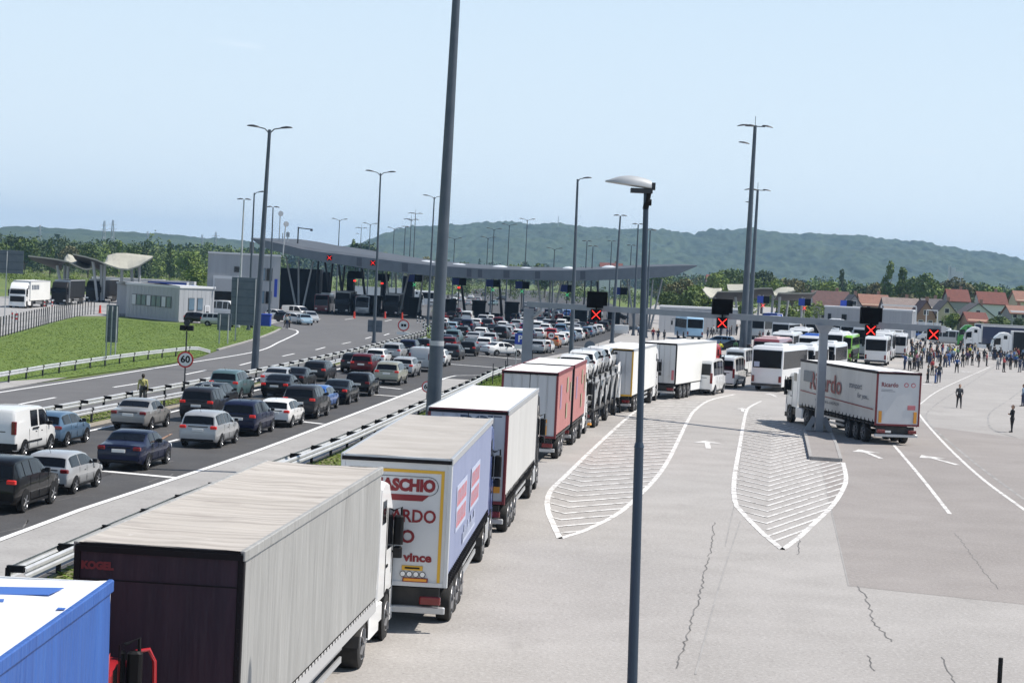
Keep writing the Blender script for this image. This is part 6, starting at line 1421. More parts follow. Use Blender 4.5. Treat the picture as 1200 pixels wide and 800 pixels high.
# 4 the white lorry lettered OI
pd, hdd = lorry_from_roof((596.7,481.6),(505.6,478), hd=-R(4.6))
dl = lorry(pd, hdd, 'white roofed lorry with dark OI lettering on grey doors behind the thick mast', roof='roof_white', side='curtain_white', rear='door_panel_grey', frame='frame_red', cabm='cab_dark', wave=.012, strap=.5, seed=12, group='lorries queueing in the right hand lane', scal=.05)
glyphs('DOI', .46, 'lettering', 'navy_text', dl, (.28,.024,3.62), RX, bold=.014, width=1.05)
mb = MB(); mb.box(.62,1.06,.02,.026,3.78,3.82); mb.build('small_line', 'navy_text', dl); glyphs('Spedition', .13, 'lettering', 'navy_text', dl, (.72,.024,2.72), RX)
mb = MB(); mb.box(.28,1.10,-.012,-.002,1.42,1.62); mb.build('reflector_face', 'chevron_amber', dl); mb = MB(); mb.box(.68,.86,.016,.026,1.2,1.36); mb.build('warning_label', 'faded_red', dl)
# 5 drawbar lorry with pink sides: two bodies
pp, hp = at(655,437,4.0), -R(6.5); pp = pp - Vector((math.cos(hp), math.sin(hp), 0))*1.275; pp.z = 0
pr = lorry(pp, hp, 'rear trailer body of the pink sided road train, white roof and grey ribbed doors', L_=7.6, roof='roof_white', side='curtain_pink', rear='door_panel_grey', frame='frame_red', tractor=False, axles=(2.2,3.5), strap=0, seed=21, name='drawbar_trailer', group='lorries queueing in the right hand lane', band='frame_red', skirt=None)
pr['category'] = 'trailer'
p2 = along(pp, hp, 8.6)
pf = lorry(p2, hp, 'front body and cab of the pink sided road train behind the car transporter', L_=7.6, roof='roof_white', side='curtain_pink', rear='door_panel_grey', frame='frame_black', cabm='white_paint', axles=(1.6,2.9), strap=0, seed=22, name='rigid_lorry', group='lorries queueing in the right hand lane', band='frame_red')
mat('patch_blue', (.33,.22,.34), .6); mat('patch_green', (.33,.30,.20), .6)
for t_ in (pr, pf):
    for (yy, zz, w_, h_, m_) in ((1.3,2.3,.6,1.1,'patch_blue'),(4.6,2.9,.7,.7,'patch_green'),(4.5,1.7,.6,.7,'patch_green'),(6.4,2.4,.5,.9,'patch_green')): mb = MB(); mb.rbox(1.285,1.292,yy,yy+w_,zz,zz+h_,.003); mb.build('side_patch', m_, t_)
mb = MB(); mb.rbox(.55,.85,-.015,-.002,1.2,1.9,.01); mb.build('reflector_face', 'chevron_amber', pr)
# 7 white trailer with a yellow edge, 8 white reefer
p7 = at(722,415.5,4.0) if False else None
a7, b7 = at(743,409.5,4.0), at(697,408,4.0); 
h7 = -R(10); c7 = a7 - Vector((math.cos(h7), math.sin(h7), 0))*1.275; c7.z = 0
l7 = lorry(c7, h7, 'white roofed lorry with a yellow door edge in front of the car transporter', roof='roof_white', side='box_white', rear='door_panel_grey', frame='yellow_frame', cabm='white_paint', style='box', seed=31, group='lorries queueing in the right hand lane', full=True)
p8, h8 = lorry_from_roof((794,402.6),(757,401), hd=-R(17.5))
l8 = lorry(p8, h8, 'white refrigerated lorry with a red cab beside the two white vans', roof='roof_white', side='box_white', rear='door_white', frame='frame_black', cabm='cab_red', style='box', seed=32, group='lorries queueing in the right hand lane', skirt='white_paint', full=True)
glyphs('FRIGO', .34, 'lettering', 'navy_text', l8, (-.95,.022,3.1), (math.pi/2, math.pi/2, 0), width=1.0) if False else None
mb = MB(); mb.box(.95,1.12,-.02,-.004,1.4,2.1); mb.build('reflector_face', 'faded_red', l8); mb = MB(); mb.box(-1.1,-.93,.015,.024,2.7,3.6); mb.build('upright_lettering', 'navy_text', l8)
# 1 blue tarpaulin lorry, its front end in the lower left corner
fr = at(133,680,4.0); r2 = at(0,775,4.0); dd = (fr-r2); h1 = -math.atan2(dd.x, dd.y); c1 = along(fr, h1, -13.6, -1.275); c1.z = 0
bl = lorry(c1, h1, 'blue tarpaulin lorry with a pale roof in the bottom left corner', roof='tarp_blue_roof', side='tarp_blue', rear='tarp_blue', frame='frame_black', cabm='cab_red', wave=.035, strap=0, seed=41, band='tarp_blue', roofwave=.03, cabH=3.12, cabstyle=1, group='lorries queueing in the right hand lane')
for c_b in kids(bl):
    if c_b.name.startswith('cab'):
        pv_ = Vector((1.15, 14.1, 0)); c_b.matrix_local = Matrix.Translation(pv_+Vector((.0,-.1,0))) @ Matrix.Rotation(.10, 4, 'Z') @ Matrix.Translation(-pv_)
        mb = MB(); mb.tube([(1.15,16.0,2.35),(1.35,16.15,2.6),(1.52,16.22,2.62),(1.60,16.24,2.45),(1.62,16.24,1.9),(1.55,16.22,1.72),(1.2,16.0,1.65)], .032, 8); mb.build('mirror_arm', 'cab_red', c_b)
_iv = Matrix.Rotation(-h1, 3, 'Z')
for cs in (((-40,686),(75,688),(56,696),(-40,695)),((-20,701),(5,701),(4,704),(-20,704)),((68,711),(77,711.5),(75,713.5),(66,713))):
    q_ = [_iv @ (at(*c, 4.02)-c1) for c in cs]; mb = MB(); mb.loft([[Vector((v.x, v.y, zz)) for v in q_] for zz in (4.003, 4.012)]); mb.build('roof_patch', 'tarp_blue_patch', bl)

# crossing lorry with the big red lettering (drives left, its left side faces us)
ra, rb_ = at(1028.5,435,4.0), at(1077.5,437.4,4.0)
fa = at(921.6,418,4.0); hr = math.atan2(-(fa-ra).x, (fa-ra).y)
rc = ra + Vector((math.cos(hr), math.sin(hr), 0))*1.275; rc.z = 0
print('RICARDO', ra, fa, (fa-ra).length, math.degrees(hr), rc)
ri = lorry(rc, hr, 'white curtain lorry with large dark red lettering crossing behind the gantry column', roof='roof_white', side='curtain_white', rear='door_white', frame='frame_red', cabm='white_paint', seed=51, strap=.62, wave=.012, group='lorries turning in the lorry park', band='frame_black', cabH=3.55, cabstyle=1, scal=.04, bars=False)
RL_ = (math.pi/2, 0, -math.pi/2); XL = -1.305
def sy(fr_): return 13.6*fr_
glyphs('Ricardo', 1.5, 'lettering', 'dark_red_text', ri, (XL, sy(.635), 2.80), RL_, bold=.02, width=5.7)
glyphs('transport', .50, 'lettering', 'navy_text', ri, (XL, sy(.25), 3.0), RL_, width=2.1, shear=.2); glyphs('for you...', .45, 'lettering', 'navy_text', ri, (XL, sy(.15), 2.45), RL_, width=1.9, shear=.2) if False else glyphs('for you...', .40, 'lettering', 'navy_text', ri, (XL, sy(.15), 2.5), RL_, width=1.9, shear=.2)
glyphs('info@sg-k-morsko', .24, 'lettering', 'navy_text', ri, (XL, sy(.50), 1.78), RL_, width=4.0) if False else glyphs('0039-0424-k-0427529', .24, 'lettering', 'navy_text', ri, (XL, sy(.60), 1.74), RL_, width=4.2)
mb = MB(); mb.bar((XL,.4,1.92-.02),(XL,13.2,2.12),.012,.06); mb.build('red_stripe', 'dark_red_text', ri)
mb = MB(); mb.rbox(XL-.004,XL+.004,11.0,12.7,2.72,3.38,.002); mb.build('window_print', 'sign_back', ri)
glyphs('Ricardo', .34, 'lettering', 'dark_red_text', ri, (-.52,.02,3.28), RX, bold=.006, width=.95)
mb = MB(); mb.box(-1.0,-.35,.02,.026,3.0,3.02); mb.box(-1.0,-.2,.02,.026,2.92,2.94); mb.build('small_line', 'navy_text', ri)
for x in (.42,.82): mb = MB(); mb.disc_cyl((x,.02,3.3),(0,1,0),.13,.012,16); d_ = mb.build('round_sticker', 'faded_red', ri); mb = MB(); mb.disc_cyl((x,.012,3.3),(0,1,0),.08,.006,12); mb.build('sticker_centre', 'door_white', d_)
mb = MB(); mb.rbox(.55,1.0,.01,.024,1.95,2.2,.01); mb.build('red_label', 'faded_red', ri)
for s in (-1,1): mb = MB(); mb.rbox(s*1.0-.09,s*1.0+.09,-.02,-.004,1.22,1.85,.01); mb.build('reflector_face', 'chevron_amber', ri)

# 6 car transporter with cars on two decks
pc = at(650,553) ; cy = along(pp, hp, 20.2)
ct = empty('car_transporter', (cy.x+.15, cy.y, .006), -R(8.5), 'two deck car transporter loaded with pale cars between the pink lorry and the white one', 'lorry', 'lorries queueing in the right hand lane'); hc = -R(8.5)
mb = MB(); mb.box(-1.0,1.0,.3,17.0,.75,.95); mb.box(-1.22,-1.05,.2,10.5,1.0,1.15); mb.box(1.05,1.22,.2,10.5,1.0,1.15); mb.build('lower_deck', 'chassis', ct)
mb = MB(); mb.box(-1.22,-.55,.3,17.2,2.55,2.65); mb.box(.55,1.22,.3,17.2,2.55,2.65)
for k in range(10): mb.box(-1.22,1.22,.5+k*1.8,.62+k*1.8,2.48,2.56)
mb.build('upper_deck', 'alu', ct)
for s in (-1,1):
    for k, y in enumerate((.6,3.6,6.6,9.6,12.6)):
        mb = MB(); mb.box(s*1.2-.06,s*1.2+.06,y-.1,y+.1,.5,2.9); mb.build('post', 'dark_steel', ct)
        mb = MB(); mb.bar((s*1.2,y+.1,1.0),(s*1.2,y+2.7,2.5),.09); mb.build('brace', 'alu', ct)
    for y in (2.4,3.7,8.6,13.8): add_wheel(ct, s*1.05, y, .46, .3, 'steel_rim')
    mb = MB(); mb.rbox(s*.9-.2,s*.9+.2,-.02,.08,.7,.85,.03); mb.build('tail_light', 'brake_light', ct)
    mb = MB(); mb.rbox(s*1.12-.1,s*1.12+.1,-.3,.2,.3,.4,.03); mb.build('ramp_end', 'chevron_amber', ct)
mb = MB(); mb.rbox(-1.2,1.2,-.05,.1,.42,.6,.03); mb.build('underrun_bar', 'alu', ct)
cab(ct, 15.2, 'white_paint', 2.5+.9, style=1)
def carried(kind, col, y, z, i, lb, pitch=.0, rz=0.):
    c = car(kind, col, Vector((0,0,0)), hc, lb, full=True, group='cars loaded on the transporter'); q = along(Vector((ct.location.x, ct.location.y, 0)), hc, y)
    c.location = (q.x, q.y, z); c.rotation_euler = (pitch, 0, hc); return c
for i, (k_, c_, y, z, pt) in enumerate([('hatchback','white',-.2,2.66,.0),('hatchback','white',4.2,2.68,.03),('hatchback','silver',8.5,2.75,.0),('hatchback','white',12.8,2.72,.0),('hatchback','white',.2,1.0,.0),('hatchback','silver',4.7,1.0,.0),('hatchback','white',9.1,1.0,0)]):
    carried(k_, c_, y, z, i, ['rearmost white hatchback on the top deck of the transporter','second white hatchback on the top deck of the transporter','silver hatchback, third on the top deck of the transporter','foremost white hatchback on the top deck above the cab','rearmost white hatchback on the lower deck of the transporter','silver hatchback on the lower deck of the transporter','foremost white hatchback on the lower deck of the transporter'][i], pt)

# -------- coaches
mat('coach_white', (.72,.73,.74), .3, coat=.6); mat('coach_green', (.22,.55,.03), .3, coat=.6); mat('coach_maroon', (.20,.05,.06), .3, coat=.6); mat('coach_pink_roof', (.58,.42,.42), .4); mat('coach_blue', (.05,.16,.55), .3, coat=.6)
mat('coach_pale_blue', (.30,.50,.68), .3, coat=.6); mat('coach_silver', (.40,.43,.46), .3, .3, coat=.6); mat('coach_yellow', (.7,.6,.05), .3, coat=.6)
def coach(p, hd, label, body='coach_white', roof='coach_white', L_=12., H_=3.6, W=2.5, glass_to=.55, panel='coach_glass', double=False, group='coaches parked in rows', front=False, brand=None, z_panel=None, name='coach'):
    root = empty(name, (p.x, p.y, .006), hd, label, 'coach', group); hw_ = W/2
    prof = [(.12,.40),(.04,.8),(0,1.4),(.05,H_*.66),(.16,H_-.28),(.34,H_-.06),(.7,H_),(L_-1.0,H_),(L_-.5,H_-.12),(L_-.2,H_*.7),(L_,1.3),(L_-.02,.7),(L_-.1,.36)]
    rings = []
    for x, k, dz in ((-hw_,.0,.10),(-hw_+.03,.03,.03),(-hw_+.16,.08,0),(hw_-.16,.08,0),(hw_-.03,.03,.03),(hw_,.0,.10)):
        rings.append([(x, max(.02+.10-k, y) if y < 1 else min(L_-.1+k, y), z-(dz if z > H_*.8 else 0)) for y, z in prof])
    mb = MB(); mb.loft(rings); mb.build('body', body, root, smooth=30)
    mb = MB(); mb.rbox(-hw_+.12, hw_-.12, .6, L_-1.0, H_-.02, H_+.035, .1); mb.build('roof', roof, root)
    zb = H_*(1-glass_to) if not double else H_*.66
    mb = MB(); mb.rbox(-hw_+.10, hw_-.10, .0, .16, z_panel or H_*.52, H_-.32, .05); mb.build('rear_window', panel, root)
    mb = MB(); mb.add([(-hw_+.1, L_+.012, 1.35), (hw_-.1, L_+.012, 1.35), (hw_-.14, L_-.18, H_*.72), (-hw_+.14, L_-.18, H_*.72)], [(0,1,2,3)]); mb.add([(-hw_+.14, L_-.175, H_*.72+.01), (hw_-.14, L_-.175, H_*.72+.01), (hw_-.2, L_-.46, H_-.2), (-hw_+.2, L_-.46, H_-.2)], [(0,1,2,3)]); mb.build('windscreen', 'glass', root)
    for s in (-1, 1):
        for z0_, z1_ in (((H_*.50, H_-.38),) if not double else ((H_*.63, H_-.32), (H_*.30, H_*.50))):
            mb = MB(); mb.rbox(min(s*(hw_-.03), s*(hw_+.008)), max(s*(hw_-.03), s*(hw_+.008)), .45, L_-.55, z0_, z1_, .004); mb.build('side_window', 'coach_glass', root)
        for y in ((2.4,L_-2.7) if L_ < 12.5 else (2.2,3.5,L_-2.7)): add_wheel(root, s*(hw_-.16), y, .5, .3, 'steel_rim', full=False); 
        mb = MB()
        for y in ((2.4,L_-2.7) if L_ < 12.5 else (2.2,3.5,L_-2.7)): mb.disc_cyl((s*(hw_-.01), y, .55), (1,0,0), .6, .05, 16)
        mb.build('wheel_arch', 'black', root)
        mb = MB(); mb.rbox(s*(hw_-.16)-.11, s*(hw_-.16)+.11, -.02, .14, .75, 1.25, .03); mb.build('tail_light', 'brake_light', root)
        mb = MB(); mb.tube([(s*(hw_-.1),L_-.3,H_-.5),(s*(hw_+.35),L_+.25,H_-.55),(s*(hw_+.38),L_+.3,H_-.8)], .03, 6); mb.rbox(s*(hw_+.38)-.12, s*(hw_+.38)+.12, L_+.22, L_+.38, H_-1.5, H_-.85, .04); mb.build('mirror', 'black_plastic', root)
        mb = MB(); mb.rbox(s*(hw_-.35)-.2, s*(hw_-.35)+.2, L_-.08, L_+.03, .65, .9, .04); mb.build('headlight', 'head_lamp', root)
    mb = MB(); mb.rbox(-.8,.8,2.2,4.6,H_+.03,H_+.2,.1); mb.build('air_unit', roof, root)
    mb = MB(); mb.box(-hw_+.05, hw_-.05, -.012, .2, .42, .62); mb.build('bumper', 'chassis', root)
    return root
def coach_at(px_l, py, z, hd, **k):
    """place by the rear left roof corner"""
    a = at(px_l, py, z) if 'Y' not in k else atd(px_l, py, k.pop('Y')); c = a + Vector((math.cos(hd), math.sin(hd), 0))*1.25; c.z = 0; return c
H18 = -R(18)
cb = at(897,458.5); c1_ = coach(Vector((cb.x, cb.y, 0)), -R(19), 'white coach with a dark rear window, nearest of the coaches, left of the crossing lorry', L_=11.0)
glyphs('AUTOBUSI', .22, 'lettering', 'sign_white', c1_, (-.1,-.01,3.12), RX, width=1.5) if False else None
mb = MB(); mb.rbox(-1.05,-.6,-.012,-.002,1.95,2.35,.01); mb.build('sticker', 'faded_white', c1_)
def ground_from_roof(px, py, H_): q = at(px, py, H_); return Vector((q.x, q.y, 0))
def co(px, py, H_, hd, label, **k):
    q = atd(px, py, k.pop('Y')); p = Vector((q.x+1.25*math.cos(hd), q.y+1.25*math.sin(hd), 0)); zz = q.z; return coach(p, hd, label, H_=max(3.0, min(4.1, zz)), **k)
co(921, 404.5, 3.5, -R(17), 'white coach behind the nearest one, half hidden by the gantry column', Y=174, L_=9)
co(948, 401, 3.5, -R(17), 'white coach with a white corner pillar between the half hidden coach and the green one', Y=189, L_=9)
co(973, 391.5, 3.9, -R(14), 'bright green coach in the middle of the row', Y=230, body='coach_green', roof='coach_white', double=True, L_=12)
co(1014, 394, 3.6, -R(13), 'white coach with grey mirrored panels right of the green one', Y=229, L_=10)
co(1022, 388.5, 3.9, -R(13), 'tall white coach with a dark blue rear window at the right end of the row', Y=248, L_=12)
co(1036, 384, 3.6, -R(12), 'white coach with a yellow roof edge behind the tall white one', Y=275, roof='coach_yellow', L_=12)
co(1040, 391, 3.3, -R(12), 'narrow white coach showing right of the tall white one', Y=262, L_=12)
co(883, 396, 3.3, -R(15), 'maroon coach with a pinkish roof behind the nearest white coach', Y=196, body='coach_maroon', roof='coach_pink_roof', L_=11)
co(936, 392.5, 3.4, -R(14), 'white coach with a bright blue roof end behind the maroon one', Y=222, body='coach_white', roof='coach_blue', L_=12)
co(960, 385, 3.5, -R(10), 'silver coach in the far row left of the terminal building', Y=262, body='coach_silver', roof='coach_silver', L_=12)
co(985, 380, 3.5, -R(10), 'pale coach in the far row in front of the terminal building', Y=285, roof='coach_white', L_=12)
co(1000, 383, 3.4, -R(12), 'low silver coach directly behind the green one', Y=252, body='coach_silver', L_=10)
co(905, 389, 3.4, -R(14), 'white coach between the maroon one and the blue roofed one', Y=236, L_=11)
co(925, 384.5, 3.5, -R(12), 'white coach roof above the maroon coach', Y=262, L_=12)
co(962, 388.5, 3.5, -R(14), 'white coach wedged between the blue roofed one and the green one', Y=226, L_=11)
co(998, 387, 3.5, -R(13), 'silver coach between the green one and the grey panelled one', Y=252, body='coach_silver', L_=12)
co(1012, 381, 3.5, -R(11), 'pale coach in the far row right of the message board', Y=292, L_=12)
co(905, 377, 3.4, -R(16), 'silver coach in the far row left of the blue box lorry', Y=296, body='coach_silver', L_=12)
co(970, 374.5, 3.5, -R(10), 'white coach at the back against the terminal building', Y=318, L_=12)
co(895, 371, 3.4, -R(18), 'white coach farthest back below the middle shell canopy', Y=335, L_=12)
co(878, 372, 3.4, -R(20), 'grey coach in the shade below the shell canopies', Y=318, body='coach_silver', L_=12)
co(944, 376, 3.5, -R(14), 'white coach beside the blue lorry box in the far row', Y=300, L_=12)
q = at(814,398.5); coach(Vector((q.x, q.y, 0)), R(6), 'pale blue coach standing alone in front of the long service building', body='coach_pale_blue', roof='coach_white', L_=10, H_=3.4)
mat('box_blue', (.02,.06,.35), .4)
q = at(914,398); lorry(Vector((q.x+2, q.y+30, 0)), -R(14), 'blue box lorry among the far coaches', roof='box_blue', side='box_blue', rear='box_blue', L_=8, style='box', tractor=True, full=False, H_=3.8, axles=(1.6,), group='lorries among the far coaches', name='rigid_lorry')
# vans near the refrigerated lorry
q = at(843,465); car('minibus','white',Vector((q.x-1.4,q.y+1.2,0)),-R(16),'white passenger van with open dark rear just right of the red cab',full=True,group='vans beside the lorries')
q = at(868,457); car('minibus','white',Vector((q.x-1.3,q.y+1.6,0)),-R(16),'second white passenger van left of the nearest coach',full=True,group='vans beside the lorries')
q = at(883,445); car('minibus','white',Vector((q.x-1.3,q.y+4,0)),-R(16),'white van roof between the passenger vans and the nearest coach',full=True,group='vans beside the lorries')
q = at(861,407); car('estate','steel blue',Vector((q.x,q.y,0)),R(70),'steel blue estate parked by the foot of the tall floodlight mast',full=False,group='cars in the lorry park')
q = at(880,412); car('saloon','black',Vector((q.x,q.y,0)),R(75),'black saloon parked right of the steel blue estate',full=False,group='cars in the lorry park')
q = at(1070,396); car('hatchback','blue',Vector((q.x,q.y,0)),-R(120),'small blue hatchback by the thin white portal leg',full=False,group='cars in the lorry park')
q = at(722,374); car('saloon','black',Vector((q.x-2,q.y,0)),-R(80),'dark car crossing behind the right end of the canopy',full=False,group='cars in the lorry park')
# small white trailer with writing near the column feet
q = at(728,392); mb = MB(); mb.rbox(-1.1,1.1,-.6,.6,.6,1.5,.05); mb.box(-1.0,1.0,-.4,.4,.25,.6); o = mb.build('small_trailer', 'white_paint'); o.location = q; tag(o, 'small white board fronted trailer at the foot of the lamp mast', 'trailer')
# lorries at the right edge, driving left
def far_lorry(px, py, hd, label, **k):
    q = at(px, py); p = along(Vector((q.x, q.y, 0)), hd, -16.4); return lorry(p, hd, label, full=False, group='lorries parked at the right edge', **k)
far_lorry(1160, 420, R(84), 'white cabbed lorry with a dark teal tarpaulin, nearest of those at the right edge', side='cab_dark', roof='roof_white', rear='door_white', cabm='white_paint', strap=0)
far_lorry(1128, 409.5, R(82), 'white cabbed lorry with a navy tarpaulin behind the teal one', side='cab_navy', roof='roof_white', rear='door_white', cabm='white_paint', strap=0)
far_lorry(1121, 405.5, R(80), 'green cabbed lorry left of the white cabs at the right edge', side='cab_navy', roof='roof_stone', rear='door_white', cabm='cab_green', strap=0)
for i, (x, y) in enumerate([(1105,404),(1112,405),(1099,402)]):
    q = at(x, y); car('minibus','white' if i != 1 else 'silver',Vector((q.x+4,q.y+2+i*3,0)),R(70)+math.pi*0,['white van left of the green cab','silver van between the white vans and the green cab','leftmost white van in front of the panel wall'][i],full=False,group='vans in front of the panel wall')
# far left lorries, driving towards the viewer
q = at(17,361); p = Vector((q.x, q.y+16.4, 0)); wl_ = lorry(p, math.pi+.02, 'white lorry facing the viewer under the left shell canopy', side='box_white', roof='roof_white', rear='door_white', style='box', full=False, group='lorries at the far left truck terminal')
glyphs('TRANS', 1.1, 'lettering', 'navy_text', wl_, (-1.29, 9.5, 2.9), (math.pi/2,0,-math.pi/2), width=4.5) if False else None
mb = MB()
for k in range(5): mb.box(-1.288,-1.282,8+k*1.0,8.7+k*1.0,2.7,3.4)
mb.build('side_lettering', 'navy_text', wl_)
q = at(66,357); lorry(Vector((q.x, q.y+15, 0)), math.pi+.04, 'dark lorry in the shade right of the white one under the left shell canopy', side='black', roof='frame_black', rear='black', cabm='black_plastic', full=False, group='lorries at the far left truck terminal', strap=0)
q = at(118,354); lorry(Vector((q.x-1, q.y+14, 0)), math.pi, 'dark lorry between the canopy columns at the far left', side='black', roof='frame_black', rear='black', cabm='black_plastic', full=False, group='lorries at the far left truck terminal', strap=0)  # bodywork coloured black to add darkness under the shell roof
for i, (px, yt, Y, m_, lb, lt) in enumerate([(146,323,380,'box_white','white trailer box behind the cream shell canopy',13.6),(181,324.5,372,'box_white','long white trailer box seen side on above the low grey building',13.6),(214,325.5,360,'box_blue','blue lorry behind the low grey building',7)]):
    c = atd(px, yt, Y); lorry(Vector((c.x-6, Y, 0)), -math.pi/2, lb, side=m_, roof='roof_white' if i < 2 else 'box_blue', rear='door_white', cabm='white_paint' if i < 2 else 'cab_blue', style='box', full=False, L_=lt, H_=max(3.6,min(4.2,c.z)), group='lorries at the far left truck terminal', axles=(1.6,2.9) if lt < 10 else (1.9,3.2,4.5), tractor=(i != 1))
# dark lorries and coaches facing the viewer in the shade under the canopy
for i, (px, py, kd) in enumerate([(401,366,'l'),(424,367,'c'),(461,368,'l'),(385,363,'c')]):
    q = at(px, py+2); 
    if kd == 'l': lorry(Vector((q.x, 352+16.4, 0)), math.pi, ['grey lorry coming through the booths under the left of the canopy','','dark lorry at the booth beneath the middle of the canopy',''][i], side='cab_dark', roof='roof_stone', rear='door_white', cabm='cab_dark', full=False, strap=0, group='lorries under the canopy')
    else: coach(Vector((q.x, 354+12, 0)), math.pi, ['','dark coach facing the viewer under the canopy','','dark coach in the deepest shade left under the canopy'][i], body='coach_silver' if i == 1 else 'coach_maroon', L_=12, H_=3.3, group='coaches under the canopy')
q = at(440,355); lorry(Vector((q.x-4, 470, 0)), -math.pi/2+.1, 'white lorry seen side on beyond the left end of the canopy', side='box_white', roof='roof_white', rear='door_white', style='box', full=False, group='lorries beyond the canopy')
q = at(460,355); coach(Vector((q.x+2, 480, 0)), -math.pi/2+.1, 'white coach seen side on beyond the canopy', L_=12, group='coaches beyond the canopy')
# ================================================================== PEOPLE
SKIN = (.42,.26,.18)
mat('skin', SKIN, .55); mat('hair_dark', (.02,.014,.010), .7); mat('hair_brown', (.08,.045,.025), .7); mat('shoe', (.02,.018,.017), .6)
CL = {'black':(.015,.015,.017),'navy':(.02,.03,.07),'blue':(.03,.08,.24),'pale blue':(.20,.28,.38),'white':(.5,.5,.49),'grey':(.20,.20,.21),'red':(.26,.025,.03),'yellow':(.62,.60,.05),'brown':(.13,.08,.05),'green':(.06,.16,.07),'beige':(.42,.36,.27),'pink':(.55,.22,.28),'purple':(.07,.04,.10),'pale yellow':(.42,.40,.15),'dark grey':(.06,.062,.066)}
def cloth(c): return mat('cloth_'+c.replace(' ','_'), CL[c], .8)
def person_mesh(name, pose, vox=.022):
    """one continuous body from tapered limbs, remeshed; materials by nearest limb"""
    ls, rs = pose.get('legs', (.10,.02)), None
    lean = pose.get('lean', 0.)
    hip, chest, neck, head = Vector((0,0,.93)), Vector((0,lean*.5,1.32)), Vector((0,lean*.8,1.50)), Vector((0,lean*.9+.01,1.64))
    segs = []          # (a, b, ra, rb, material, flat)
    segs.append((hip, Vector((0,lean*.25,1.12)), .145, .130, 1)); segs.append((Vector((0,lean*.25,1.12)), chest, .132, .158, 0)); segs.append((Vector((-.13,lean*.6,1.40)), Vector((.13,lean*.6,1.40)), .078, .078, 0)); segs.append((hip+Vector((-.05,0,-.03)), hip+Vector((.05,0,-.03)), .125, .125, 1))
    segs.append((chest, neck, .10, .058, 0)); segs.append((neck-Vector((0,0,.02)), head, .052, .055, 2)); segs.append((head-Vector((0,0,.02)), head+Vector((0,0,.045)), .088, .094, 2)); segs.append((head+Vector((0,-.02,.05)), head+Vector((0,-.02,.075)), .096, .088, 3)); segs.append((head+Vector((0,-.045,-.02)), head+Vector((0,-.035,.05)), .080, .085, 3))
    segs.append((head+Vector((0,.085,-.005)), head+Vector((0,.105,-.02)), .014, .016, 2))
    st = pose.get('stride', .04)
    for s, k in ((-1, st), (1, -st)):
        h = hip+Vector((s*.09,0,-.06)); kn = Vector((s*(.10+pose.get('spread',0)*.5), k*.75+ (.05 if k > .1 else .01), .50)); an = Vector((s*(.11+pose.get('spread',0)), k*1.25, .09))
        segs.append((h, kn, .098, .066, 1)); segs.append((kn, an, .064, .046, 1)); segs.append((an+Vector((0,-.03,-.045)), an+Vector((0,.15,-.055)), .045, .036, 4))
    for s, key in ((-1,'la'),(1,'ra')):
        sh = Vector((s*.185, lean*.6, 1.405)); el, wr = pose.get(key, ((.05,-.02,-.28),(.06,.06,-.52))); e = sh+Vector((s*el[0],el[1],el[2])); w_ = sh+Vector((s*wr[0],wr[1],wr[2]))
        segs.append((sh, e, .058, .047, 0)); segs.append((e, w_, .045, .032, 0 if pose.get('sleeves', True) else 2)); hd_ = w_+(w_-e).normalized()*.07; segs.append((w_, hd_, .034, .030, 2)); d = (w_-e).normalized()
        for t in (-.025,-.008,.008,.025): segs.append((hd_, hd_+d*.07+Vector((0,t,0)), .012, .008, 2))
        segs.append((w_+d*.03, w_+d*.07+Vector((0,.04,0)), .013, .010, 2))
    return segs_mesh(name, segs, vox)
def segs_mesh(name, segs, vox):
    mb = MB()
    for (a, b, ra, rb, mi) in segs:
        a, b = Vector(a), Vector(b); t = (b-a).normalized(); u = t.cross(Vector((0,0,1)) if abs(t.z) < .95 else Vector((0,1,0))).normalized(); v = t.cross(u); rings = []
        for f, c, r_ in ((-.9,a,ra),(-.5,a,ra),(0,a,ra),(0,b,rb),(.5,b,rb),(.9,b,rb)):
            q = math.sqrt(max(0, 1-f*f)); rings.append([c + t*f*r_ + (u*math.cos(k*math.pi/5)+v*math.sin(k*math.pi/5))*r_*q for k in range(10)])
        flat = .72 if mi in (0,1) and abs(t.z) > .9 and ra > .12 else 1
        rings = [[Vector((p.x, c_.y+(p.y-c_.y)*flat, p.z)) for p in r_] for r_ in rings for c_ in (a,)]
        mb.loft(rings)
    me = bpy.data.meshes.new(name); me.from_pydata(mb.v, [], mb.f); o = bpy.data.objects.new(name, me); COL.objects.link(o)
    bm = bmesh.new(); bm.from_mesh(me); bmesh.ops.recalc_face_normals(bm, faces=bm.faces); bm.to_mesh(me); bm.free()
    md = o.modifiers.new('r', 'REMESH'); md.mode = 'VOXEL'; md.voxel_size = vox; md.use_smooth_shade = True
    bpy.context.view_layer.update(); dg = bpy.context.evaluated_depsgraph_get(); out = bpy.data.meshes.new_from_object(o.evaluated_get(dg)); bpy.data.objects.remove(o); out.name = name
    for m_ in ('cloth_black','cloth_navy','skin','hair_dark','shoe'): out.materials.append(M.get(m_) or cloth(m_[6:]))
    P_ = np.array([p.center[:] for p in out.polygons]); best = np.full(len(P_), 1e9); mi_ = np.zeros(len(P_), int)
    for (a, b, ra, rb, mi) in segs:
        a, b = np.array(a), np.array(b); ab = b-a; t = np.clip(((P_-a)@ab)/(ab@ab), 0, 1); d = np.linalg.norm(P_-(a+t[:,None]*ab), axis=1)/(ra+(rb-ra)*t); m2 = d < best; best[m2] = d[m2]; mi_[m2] = mi
    out.polygons.foreach_set('material_index', mi_); out.update(); return out
cloth('black'); cloth('navy')
